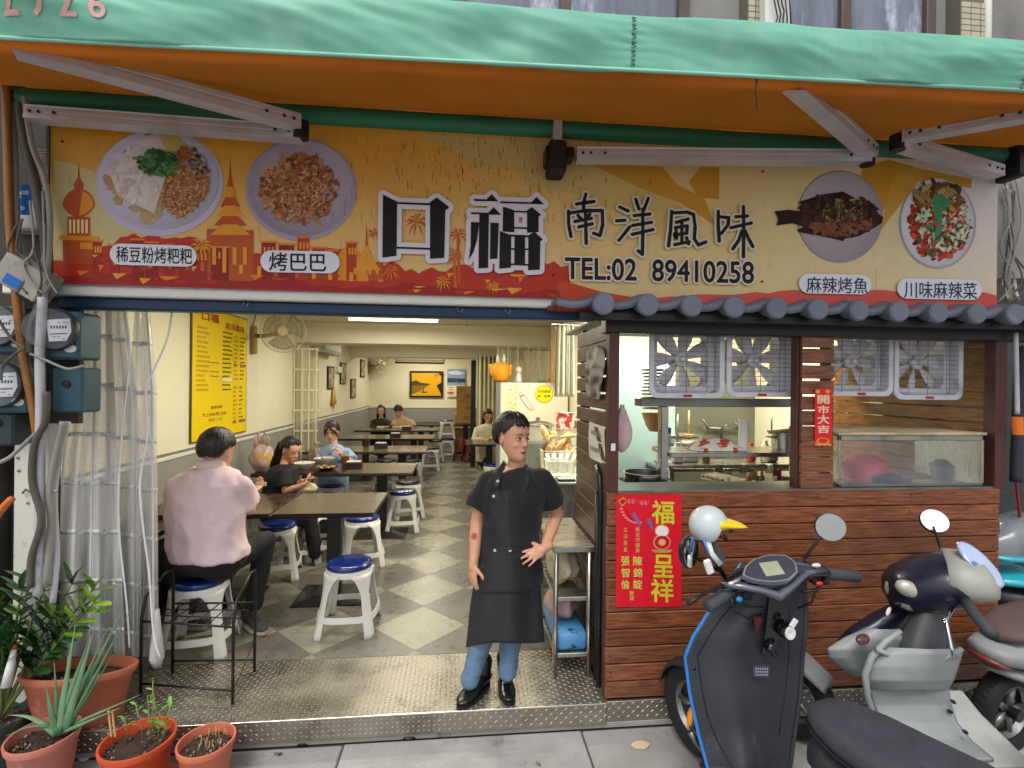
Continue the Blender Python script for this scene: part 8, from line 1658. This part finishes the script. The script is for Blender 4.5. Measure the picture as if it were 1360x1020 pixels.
for P in ([(.12, .3), (.10, .5), (.16, .72), (.3, .86)], [(.86, .25), (.9, .5), (.84, .75), (.7, .9)], [(.3, .12), (.5, .09), (.7, .12)], [(.12, .3), (.2, .2), (.3, .12)], [(.7, .12), (.8, .17), (.86, .25)]):
    Q = []
    for (a, b), (c, d) in zip(P, P[1:]): Q += [shf(a + (c - a) * k / 6, b + (d - b) * k / 6, -.0075) for k in range(6)]
    MB().tube(Q + [shf(*P[-1], -.0075)], .0022, 5).build('panel_seam', sm_, T1, True)
for P, r in (([(970, 792, -.14), (975, 812, -.16), (995, 822, -.12), (1012, 815, -.06)], .004), ([(1085, 780, -.05), (1078, 800, -.02), (1060, 808, .0)], .004), ([(978, 788, -.13), (990, 806, -.14), (1015, 806, -.08)], .003)): MB().tube([s(*p) for p in P], r, 6).build('control_cable', black_p, T1, True)
# centre column, triangular panel, key lock
MB().ring([[s(x, y, d) for x, y, d in P] for P in ([(1022, 790, -.06), (1052, 790, -.06), (1052, 795, .06), (1022, 795, .06)], [(1018, 830, -.09), (1040, 840, -.09), (1040, 842, .03), (1018, 832, .03)], [(1012, 868, -.09), (1020, 872, -.09), (1020, 872, .0), (1012, 868, .0)])]).build('steering_column', gloss_b, T1)
MB().prism([(1001, 818), (1014, 822), (1004, 842)], lambda u, v, t: s(u, v, -.105 + t), 0, .02).build('warning_sticker', G('dark_red_panel', '#4a1418', .4), T1)
kl = s(1043, 836, -.10); MB().lathe([(.036, 0), (.036, .02), (.03, .03), (.001, .032)], kl, 28, Matrix.Rotation(PI / 2, 3, 'X')).build('key_lock', gloss_b, T1, 40); lk = [c for c in kids(T1) if c.name.startswith('key_lock')][0]; MB().lathe([(.024, .032), (.022, .037), (.009, .038), (.001, .033)], kl, 24, Matrix.Rotation(PI / 2, 3, 'X'), sy=1.2).build('key_ring_plate', white_pl, lk, 40)
MB().box(-.012, .012, -.01, 0, -.02, .02, .003, M=Matrix.Translation(s(1053, 827, -.13)) @ Euler((0, .6, 0)).to_matrix().to_4x4()).build('key', white_pl, lk)
MB().tube([s(1026, 850, -.09), s(1022, 862, -.12), s(1030, 870, -.11)], .012, 8).build('bag_hook', gloss_b, T1, True)
qs = MB(); 
for i in range(3):
    for j in range(6): x0 = 1003 + j * 3; y0_ = 887 + i * 4; qs.add([s(x0, y0_, -.115), s(x0 + 2, y0_, -.115), s(x0 + 2, y0_ + 2.4, -.115), s(x0, y0_ + 2.4, -.115)], [(0, 1, 2, 3)], '#8a9098')
qs.add([s(1000, 884, -.114), s(1022, 884, -.114), s(1022, 899, -.114), s(1000, 899, -.114)], [(0, 1, 2, 3)], '#40444c'); qs.build('info_sticker', PRINTC, T1, colors=True)
# handlebar housing: ring loft across
hb_ = [((948, 790, -.10), .022, .03), ((962, 782, -.10), .035, .04), ((985, 770, -.08), .055, .06), ((1010, 764, -.06), .08, .075), ((1036, 761, -.05), .085, .075), ((1062, 757, -.03), .06, .055), ((1085, 758, -.02), .04, .036), ((1098, 762, -.02), .03, .034)]
H_ = MB(); R = []
for (c, a, b) in [(s(*x[0]), x[1], x[2]) for x in hb_]: R.append([c + Vector((0, math.cos(k * PI / 10) * a, math.sin(k * PI / 10) * b * (.9 if math.sin(k * PI / 10) > 0 else .8))) for k in range(20)])
H_.ring(R).build('handlebar_cover', gloss_b, T1, True, sub=1)
dn = Vector((-.1, -.55, .83)).normalized(); dc_ = s(1024, 757, -.14); DM = dn.to_track_quat('Z', 'Y').to_matrix(); DM = Matrix((Vector((1, .1, .12)).normalized(), dn.cross(Vector((1, .1, .12))).normalized(), dn)).transposed()
def dpl(pts, h0, h1): return [[dc_ + DM @ Vector((x, y, h)) for x, y in pts] for h in (h0, h1)]
dsh = [(-.135, .0), (-.10, .035), (-.04, .062), (.04, .068), (.11, .05), (.125, .01), (.10, -.035), (.04, -.06), (-.03, -.055), (-.10, -.03)]
dsh = [p for i in range(len(dsh)) for p in (dsh[i], tuple((Vector(dsh[i]) + Vector(dsh[(i + 1) % 10])) * .51))]
dd = MB().ring(dpl(dsh, -.02, .004)).build('dashboard', G('dash_silver', '#8d9098', .3, .4), T1, 40); MB().ring(dpl([(x * .93, y * .9) for x, y in dsh], .0045, .007)).build('dash_face', G('dash_face_m', '#3c3f4a', .2, var=.08, bump=0, coat=.5), dd); MB().ring(dpl([(-.045, -.028), (.04, -.034), (.048, .03), (-.035, .036)], .0075, .009)).build('lcd_screen', G('lcd', '#9a9c86', .25, bump=0), dd)
MB().tube([s(958, 776, -.13), s(985, 779, -.17), s(1010, 784, -.18), s(1034, 792, -.19), s(1050, 780, -.16), s(1070, 762, -.1), s(1095, 758, -.08)], [.012, .014, .015, .02, .016, .014, .01], 10).build('silver_rim', mat('painted_reflection_m', '#6f7580', .2, .6, bump=.01), T1, True)  # grey tube paints the bright reflection running along the glossy black cover
for a, b in ((s(974, 783, -.10), s(938, 806, -.16)), (s(1098, 762, -.02), s(1140, 766, .02))):
    MB().tube([a, a.lerp(b, .1), b.lerp(a, .04), b], [.023, .0255, .026, .02], 16).build('grip', gripm, T1, 60)
MB().tube([s(966, 776, -.13), s(945, 783, -.17), s(928, 793, -.2), s(914, 802, -.22)], [.009, .007, .007, .009], 8).build('brake_lever', black_m, T1, True)
MB().tube([s(1098, 768, -.05), s(1085, 784, -.08), s(1064, 786, -.08)], .006, 8).build('brake_lever', black_m, T1, True)
MB().box(-.04, .045, -.03, .03, -.04, .035, .012, M=Matrix.Translation(s(1086, 763, -.02))).build('switch_box', gloss_b, T1); 
for nm, p, r, c in (('start_button', s(1088, 775, -.07), (.016, .008, .010), '#d82a34'), ('horn_button', s(982, 796, -.15), (.014, .008, .012), '#1f86d0'), ('mode_switch', s(1084, 751, -.06), (.022, .01, .010), '#c9ccd4'), ('mode_switch', s(972, 775, -.15), (.016, .01, .008), '#c9ccd4')): MB().ell(p, r, None, 14, 8).build(nm, G('btn' + c, c, .3, bump=0), T1, True)
mirror(T1, s(1103, 700, .02), (-.42, -.88, .05), .061, s(1068, 742, .0)); bpy.data.objects[[c.name for c in kids(T1) if c.name.startswith('mirror')][-1]]
mirror(T1, s(917, 733, -.12), (.62, -.76, .05), .063, s(962, 762, -.05))
# phone holder & straps by the helmet
MB().tube([s(962, 766, -.06), s(950, 745, -.08), s(936, 700, -.06)], .010, 8).build('holder_arm', black_m, T1, True); MB().box(-.028, .028, -.01, .012, -.08, .07, .008, M=Matrix.Translation(s(948, 732, -.04)) @ Euler((.1, math.radians(-33), 0)).to_matrix().to_4x4()).build('phone_holder', G('holder_grey', '#55575e', .5), T1)
MB().tube([s(938, 710, -.09), s(945, 735, -.1), s(957, 750, -.1)], .012, 8, sq=.4).build('strap', white_pl, T1, True); MB().tube([s(934, 716, -.1), s(942, 738, -.11)], .005, 6).build('cable', bluep, T1, True); MB().box(-.016, .016, -.008, .008, -.035, .03, .006, M=Matrix.Translation(s(941, 752, -.12)) @ Euler((0, -.35, 0)).to_matrix().to_4x4()).build('buckle', white_pl, T1)
# wheels, fender, seat, body
wheel(T1, onY(926, 942, 2.42), (.95, .3, 0), .215, .05); MB().tube([onY(940, 880, 2.40), onY(926, 942, 2.38)], .02, 10).build('fork', steel_dull, T1, True)
fd = MB(); cF = onY(926, 942, 2.42); fx = Vector((-.3, .95, 0)); fd.grid(lambda u, v: cF + fx * (math.cos(math.radians(10 + 165 * u)) * .24) + Vector((0, 0, math.sin(math.radians(10 + 165 * u)) * .24)) + Vector((.95, .3, 0)) * ((v - .5) * .13) - (fx * math.cos(math.radians(10 + 165 * u)) + Vector((0, 0, math.sin(math.radians(10 + 165 * u))))) * (.03 * (2 * v - 1) ** 2), 20, 8).build('front_fender', satin, T1, True, solid=.006)
MB().ell(s(917, 952, .0), (.014, .02, .042), Euler((0, .15, 0)), 14, 9).build('side_reflector', G('amber', '#e08a18', .25, bump=0, coat=.5), T1, True); MB().tube([s(917, 972, .0), s(925, 985, .0), s(950, 1015, .05)], .014, 8).build('brake_caliper', steel_dull, T1, True)
for x, y in ((922, 888), (944, 993), (977, 912)): MB().lathe([(.008, 0), (.008, .003), (.001, .004)], s(x, y, -.085), 12, Matrix.Rotation(PI / 2, 3, 'X')).build('screw', black_m, T1, True)
hd_ = Vector((-.25, .97, 0)); rt_ = Vector((.97, .25, 0)); n0 = onZ(1092, 952, .52)
def along(d, x, z): return Vector((n0.x, n0.y, 0)) - hd_ * d + rt_ * x + Vector((0, 0, z))
def seatloft(t, nm, m, rows_, sm=True): 
    R = []
    for d, hw, z0, z1 in rows_: R.append([along(d, hw * math.copysign(abs(math.cos(a)) ** .7, math.cos(a)), (z0 + z1) / 2 + (z1 - z0) / 2 * math.copysign(abs(math.sin(a)) ** .75, math.sin(a))) for a in [2 * PI * k / 28 for k in range(28)]])
    return MB().ring(R).build(nm, m, t, sm)
seatloft(T1, 'seat', seat_m, [(-.02, .03, .53, .56), (.0, .075, .50, .585), (.05, .11, .49, .60), (.15, .14, .49, .61), (.3, .155, .50, .62), (.5, .155, .51, .65), (.7, .12, .53, .66), (.74, .06, .56, .63)])
sT_ = [c for c in kids(T1) if c.name.startswith('seat')][0]; MB().tube([along(d, -h - .001, z) for d, h, z in ((-.0, .078, .525), (.05, .112, .52), (.15, .142, .52), (.3, .157, .53), (.5, .157, .55), (.7, .122, .57))], .005, 6).build('piping', black_p, sT_, True)
seatloft(T1, 'rear_body', bluep, [(-.0, .05, .08, .49), (.05, .09, .07, .488), (.2, .14, .1, .488), (.5, .16, .2, .5), (.75, .10, .35, .52)]); seatloft(T1, 'side_panel', satin, [(.02, .10, .36, .492), (.1, .135, .36, .489), (.3, .158, .36, .495), (.5, .165, .4, .505)])
seatloft(T1, 'floorboard', satin, [(-.45, .16, .03, .09), (-.2, .17, .03, .09), (.1, .17, .03, .09), (.4, .12, .05, .1)]); wheel(T1, along(.52, 0, SZ + .215), (.97, .25, 0), .215, .06)
# ---- helmet
HM = thing('helmet', 'white open-face helmet with a yellow duck bill peak hung on the black scooter', 'helmet', s(945, 712, -.05)); hc = s(941, 697, -.05); 
def helm(u, v):
    az = u * 2 * PI; cf = math.cos(az); lo = -46 + 50 * min(1, max(0, (cf + .05) * 3.2)); el = math.radians(90 + (lo - 90) * v); return hc + Vector((math.cos(el) * cf * .078, math.cos(el) * math.sin(az) * .074, math.sin(el) * .078))
MB().grid(helm, 60, 22).build('shell', mat('helmet_white', '#b9c2c4', .35, var=.04, bump=.01, coat=.3), HM, True, solid=.008)
MB().grid(lambda u, v: hc + (helm(u, v) - hc) * .9 - Vector((0, 0, .003)), 40, 14).build('lining', black_p, HM, True, solid=.01)
R = []
for u in [k / 10 for k in range(11)]:
    x, hw, zt, zb2 = .012 + .135 * u, .080 - .02 * u - .03 * max(0, u - .8), .052 - .046 * u, -.022 + .016 * u
    R.append([hc + Vector((x, math.cos(a) * hw, (zt + zb2) / 2 + (math.sin(a) * (zt - zb2) / 2 if 1 else 0))) for a in [2 * PI * k / 24 for k in range(24)]])
MB().ring(R).build('peak', mat('duck_yellow', '#e8c81c', .35, bump=.01, var=.04), HM, True)
MB().lathe([(.008, 0), (.008, .006), (.002, .007)], hc + Vector((.052, -.085, .0)), 14, Matrix.Rotation(PI / 2, 3, 'X')).build('snap', black_m, HM, True)
MB().tube([hc + Vector((.05, -.04, -.035)), hc + Vector((.075, -.02, -.06)), hc + Vector((.05, .02, -.05))], .006, 6).build('chin_strap', black_p, HM, True)
# ---- scooter 2 (navy and dusty grey) in its own frame: x right, y forward
def frame(O, rz, lean): return Matrix.Translation(O) @ Matrix.Rotation(math.radians(rz), 4, 'Z') @ Matrix.Rotation(math.radians(lean), 4, 'Y')
def loft(t, nm, m, F_, rows_, sq=.8, n=26, sub=0, par=None):
    R = []
    for x0, y, z, hw, hh in rows_: R.append([F_ @ Vector((x0 + hw * math.copysign(abs(math.cos(a)) ** sq, math.cos(a)), y, z + hh * math.copysign(abs(math.sin(a)) ** sq, math.sin(a)))) for a in [2 * PI * k / n for k in range(n)]])
    return MB().ring(R).build(nm, m, t, True, sub=sub)
F2 = frame((1.99, 2.19, SZ), 33, -2); FB = F2; FH = frame((2.29, 2.14, SZ - .13), 50, -4) @ Matrix.Scale(1.1, 4); T2 = thing('scooter', 'navy scooter with dusty grey leg shield and speedometer leaning at the kiosk planks', 'scooter', (2.22, 2.2, SZ)); V2 = lambda x, y, z: F2 @ Vector((x, y, z)); F2 = FH
loft(T2, 'head_cover', navy, F2, [(0, .24, .96, .03, .03), (0, .21, .955, .10, .075), (0, .13, .98, .145, .11), (0, .04, 1.01, .16, .11), (0, -.03, 1.03, .15, .09)])
loft(T2, 'dash_cover', dashg, F2, [(0, .03, 1.055, .15, .08), (0, -.03, 1.055, .155, .085), (0, -.09, 1.05, .13, .07), (0, -.13, 1.03, .08, .04)])
dn2 = (F2.to_3x3() @ Vector((-.35, -.62, .75))).normalized(); MB().lathe([(.105, 0), (.1, .012), (.085, .015), (.001, .015)], V2(-.02, -.075, 1.115), 30, dn2.to_track_quat('Z', 'Y').to_matrix(), sx=.72, sy=1.05).build('speedometer', G('speedo', '#a8b8d8', .15, bump=0, coat=.6, dirt=('#5a6aa0', .52, 9, (1, 1, 1), .05)), T2, True)
for sx_ in (-1, 1): o = MB().ell(V2(sx_ * .085, .17, .955), (.03, .075, .055), F2.to_3x3() @ Euler((.3, 0, sx_ * .6)).to_matrix(), 20, 12).build('headlight', lens, T2, True); MB().ell(V2(sx_ * .125, .09, .95), (.012, .035, .022), F2.to_3x3() @ Euler((0, 0, sx_ * .25)).to_matrix(), 14, 8).build('indicator', G('amber_dull', '#c86a3c', .3, bump=0), o, True)
for sx_ in (-1, 1): MB().tube([V2(sx_ * .15, -.02, 1.0), V2(sx_ * .25, -.03, 1.0), V2(sx_ * .37, -.06, .99)], [.022, .02, .021], 14).build('grip', gripm, T2, True); MB().tube([V2(sx_ * .17, .02, .98), V2(sx_ * .24, .05, .95), V2(sx_ * .3, .04, .88), V2(sx_ * .31, .03, .84)], [.01, .008, .007, .01], 8).build('brake_lever', chrome, T2, True)
MB().ell(onY(1206, 782, 2.085), (.052, .03, .036), Euler((0, .35, -.5)), 20, 12).build('headlight', lens, T2, True); MB().ell(onY(1222, 792, 2.06), (.022, .012, .018), Euler((0, .6, -.4)), 14, 8).build('indicator', G('amber_dull', '#c86a3c', .3, bump=0), T2, True)
mirror(T2, onY(1241, 692, 2.45), (-.35, -.75, .55), .062, V2(.13, .02, 1.09)); [c for c in kids(T2) if c.name.startswith('mirror')][-1]
F2 = FB
def pg(nm, m, rows_, Y0, bul=.05, th=.014, par=None, nv=30, nu=26, t=None):
    def f(u, v):
        q = v * (len(rows_) - 1); i = min(len(rows_) - 2, int(q)); g = q - i; g = g * g * (3 - 2 * g) * .5 + g * .5; a = [rows_[i][k] + (rows_[i + 1][k] - rows_[i][k]) * g for k in range(4)]; x = 2 * u - 1
        return onY(a[1] + (a[2] - a[1]) * u, a[0] + (a[4] if len(a) > 4 else 0), Y0 + a[3] - bul * (1 - x * x))
    return MB().grid(f, nu, nv).build(nm, m, par or T2, True, solid=th)
dkg = mat('dark_dusty_grey', '#4c4f52', .6, var=.25, bump=.08, dirt=('#8c8f8c', .6, 8, (1, 1, .5), .2))
pg('front_fairing', navy, [(800, 1190, 1238, .15), (815, 1160, 1240, .14), (835, 1128, 1225, .14), (852, 1112, 1200, .15), (872, 1110, 1190, .16)], 2.12, .07)
pg('side_fairing', dustg, [(836, 1150, 1192, .06), (848, 1122, 1204, .05), (862, 1099, 1196, .05), (872, 1101, 1172, .06), (886, 1118, 1158, .07), (897, 1136, 1156, .08)], 2.08, .05)
MB().ell(onY(1146, 849, 2.03), (.055, .02, .022), Euler((0, .15, .5)), 18, 9).build('indicator', G('smoky_lens', '#5a3c38', .2, bump=0, coat=.5), T2, True); MB().ell(onY(1180, 812, 2.155), (.028, .008, .013), Euler((0, -.5, .5)), 14, 8).build('oval_badge', white_pl, T2, True)
pg('column_cover', dkg, [(790, 1222, 1262, .05), (812, 1214, 1262, .05), (840, 1200, 1258, .04), (874, 1192, 1252, .02)], 2.08, .08)
pg('inner_shield', dkg, [(838, 1188, 1262, .10), (860, 1166, 1270, .09), (900, 1152, 1268, .08)], 2.12, -.03)
pg('glove_box', dustg, [(862, 1164, 1276, -.02), (868, 1160, 1275, -.03), (885, 1152, 1270, -.035), (902, 1150, 1264, -.03), (914, 1158, 1256, .0)], 2.06, .075, .018)
pg('leg_shield', dustg, [(912, 1154, 1258, .0), (935, 1160, 1262, .0), (960, 1172, 1270, -.03), (985, 1190, 1290, -.1), (1010, 1215, 1320, -.2)], 2.06, .03)
MB().tube([onY(x, y, 2.0) for x, y in ((1196, 838), (1176, 852), (1158, 872), (1149, 895), (1152, 925), (1166, 965), (1185, 1000))], [.010, .013, .014, .014, .013, .012, .010], 10).build('shield_rim', dustg, T2, True)
MB().tube([onY(x, y, 1.985) for x, y in ((1164, 862), (1180, 870), (1215, 878), (1250, 876), (1277, 862))], .011, 10).build('glove_box_rim', dustg, T2, True)
pg('floor_edge', mat('pale_floor_mat', '#b4b7b2', .6, var=.15, bump=.1, dirt=('#7c8458', .6, 4, (1, 1, .4), .2)), [(918, 1244, 1276, .12), (950, 1256, 1302, .02), (985, 1276, 1338, -.1), (1020, 1306, 1372, -.22)], 2.1, .01)
for x, y in ((1266, 932), (1282, 972), (1296, 994), (1262, 945)): MB().ell(onY(x, y, 2.02 if y < 950 else 1.93), (.016, .008, .008), Euler((0, .6, 0)), 10, 6).build('floor_slot', black_p, T2, True)
wheel(T2, V2(0, .40, .225), F2.to_3x3() @ Vector((1, 0, 0)), .215, .055); loft(T2, 'front_fender', dustg, F2, [(0, .22, .36, .07, .03), (0, .34, .43, .075, .035), (0, .46, .455, .07, .03), (0, .58, .42, .06, .025), (0, .66, .34, .045, .02)])
for sx_ in (-1, 1): MB().tube([V2(sx_ * .07, .36, .45), V2(sx_ * .07, .45, .23)], .02, 10).build('fork', black_m, T2, True)
loft(T2, 'floorboard', dustg, F2, [(0, .10, .26, .14, .02), (0, -.15, .22, .16, .03), (0, -.5, .24, .15, .035), (0, -.62, .26, .12, .05)])
loft(T2, 'seat', mat('brown_seat', '#4a3a36', .55, bump=.08), F2, [(0, -.52, .70, .08, .03), (0, -.6, .71, .13, .05), (0, -.9, .73, .15, .06), (0, -1.15, .76, .1, .05)]); loft(T2, 'rear_body', navy, F2, [(0, -.54, .48, .08, .17), (0, -.65, .5, .14, .17), (0, -.95, .55, .16, .13), (0, -1.25, .62, .08, .06)]); wheel(T2, V2(0, -.8, .225), F2.to_3x3() @ Vector((1, 0, 0)), .215, .06)
# ---- scooter 3: rear end at the right frame edge
F3 = frame((2.86, 2.36, SZ), -78, 4) @ Matrix.Scale(.9, 4); T3 = thing('scooter', 'grey scooter showing only its tail, brown seat and rear wheel beyond the navy one', 'scooter', (2.7, 2.4, SZ)); V3 = lambda x, y, z: F3 @ Vector((x, y, z))
loft(T3, 'seat', mat('dusty_brown_seat', '#5a4744', .65, bump=.08, var=.15), F3, [(0, -.22, .70, .03, .02), (0, -.17, .715, .10, .035), (0, .0, .74, .145, .05), (0, .3, .75, .15, .06), (0, .5, .72, .09, .04)]); loft(T3, 'tail_body', dustg, F3, [(0, -.30, .62, .03, .02), (0, -.26, .61, .10, .05), (0, -.1, .60, .15, .075), (0, .15, .55, .17, .12), (0, .45, .48, .16, .17)]); loft(T3, 'tail_lamp', G('tail_red', '#8a3a34', .3), F3, [(0, -.31, .585, .02, .015), (0, -.27, .57, .09, .02), (0, -.22, .565, .10, .015)])
loft(T3, 'tail_fin', dustg, F3, [(0, -.26, .52, .02, .01), (0, -.15, .50, .11, .03), (0, .1, .42, .13, .05), (0, .3, .36, .14, .06)]); wheel(T3, V3(0, -.04, .23), F3.to_3x3() @ Vector((1, 0, 0)), .225, .06); loft(T3, 'engine_case', black_m, F3, [(-.1, -.1, .24, .03, .06), (-.1, .1, .27, .05, .09), (-.08, .4, .3, .06, .1)]); MB().tube([V3(-.12, -.1, .2), V3(-.13, .05, .22), V3(-.12, .3, .26)], [.05, .045, .03], 14).build('exhaust', steel_dull, T3, True)
loft(T3, 'front_body', dustg, F3, [(0, .45, .26, .16, .04), (0, .9, .28, .15, .04), (0, 1.0, .6, .18, .3), (0, 1.1, .8, .1, .2)]); wheel(T3, V3(0, 1.3, .23), F3.to_3x3() @ Vector((1, 0, 0)), .225, .055)
# ---- teal scooter beyond the kiosk end
F4 = frame((3.6, 2.95, SZ), 75, 0); T4 = thing('scooter', 'teal and grey sport scooter partly hidden beyond the end of the kiosk', 'scooter', (3.6, 2.95, SZ)); tealp = mat('teal_panel', '#28a8b8', .25, coat=.5, bump=.01)
loft(T4, 'front_cover', G('grey_panel', '#7c8288', .3, coat=.4), F4, [(0, .36, .78, .03, .02), (0, .30, .80, .12, .09), (0, .1, .86, .17, .14), (0, -.05, .95, .14, .12)]); loft(T4, 'side_cover', tealp, F4, [(0, .36, .64, .03, .02), (0, .28, .65, .16, .035), (0, .0, .66, .22, .05), (0, -.2, .62, .2, .05)]); loft(T4, 'teal_flash', tealp, F4, [(0, .32, .8, .06, .02), (0, .15, .80, .185, .03), (0, .0, .8, .18, .03)])
loft(T4, 'under_body', black_p, F4, [(0, .3, .5, .08, .12), (0, 0, .45, .2, .18), (0, -.8, .45, .2, .15)]); wheel(T4, F4 @ Vector((0, .38, .23)), F4.to_3x3() @ Vector((1, 0, 0)), .225, .06); wheel(T4, F4 @ Vector((0, -.85, .23)), F4.to_3x3() @ Vector((1, 0, 0)), .225, .06); loft(T4, 'seat', black_p, F4, [(0, -.4, .72, .1, .03), (0, -.8, .76, .14, .05), (0, -1.0, .8, .1, .04)])
mirror(T4, F4 @ Vector((.2, .1, 1.25)), (-.3, -.95, .1), .06, F4 @ Vector((.12, .05, 1.0)))
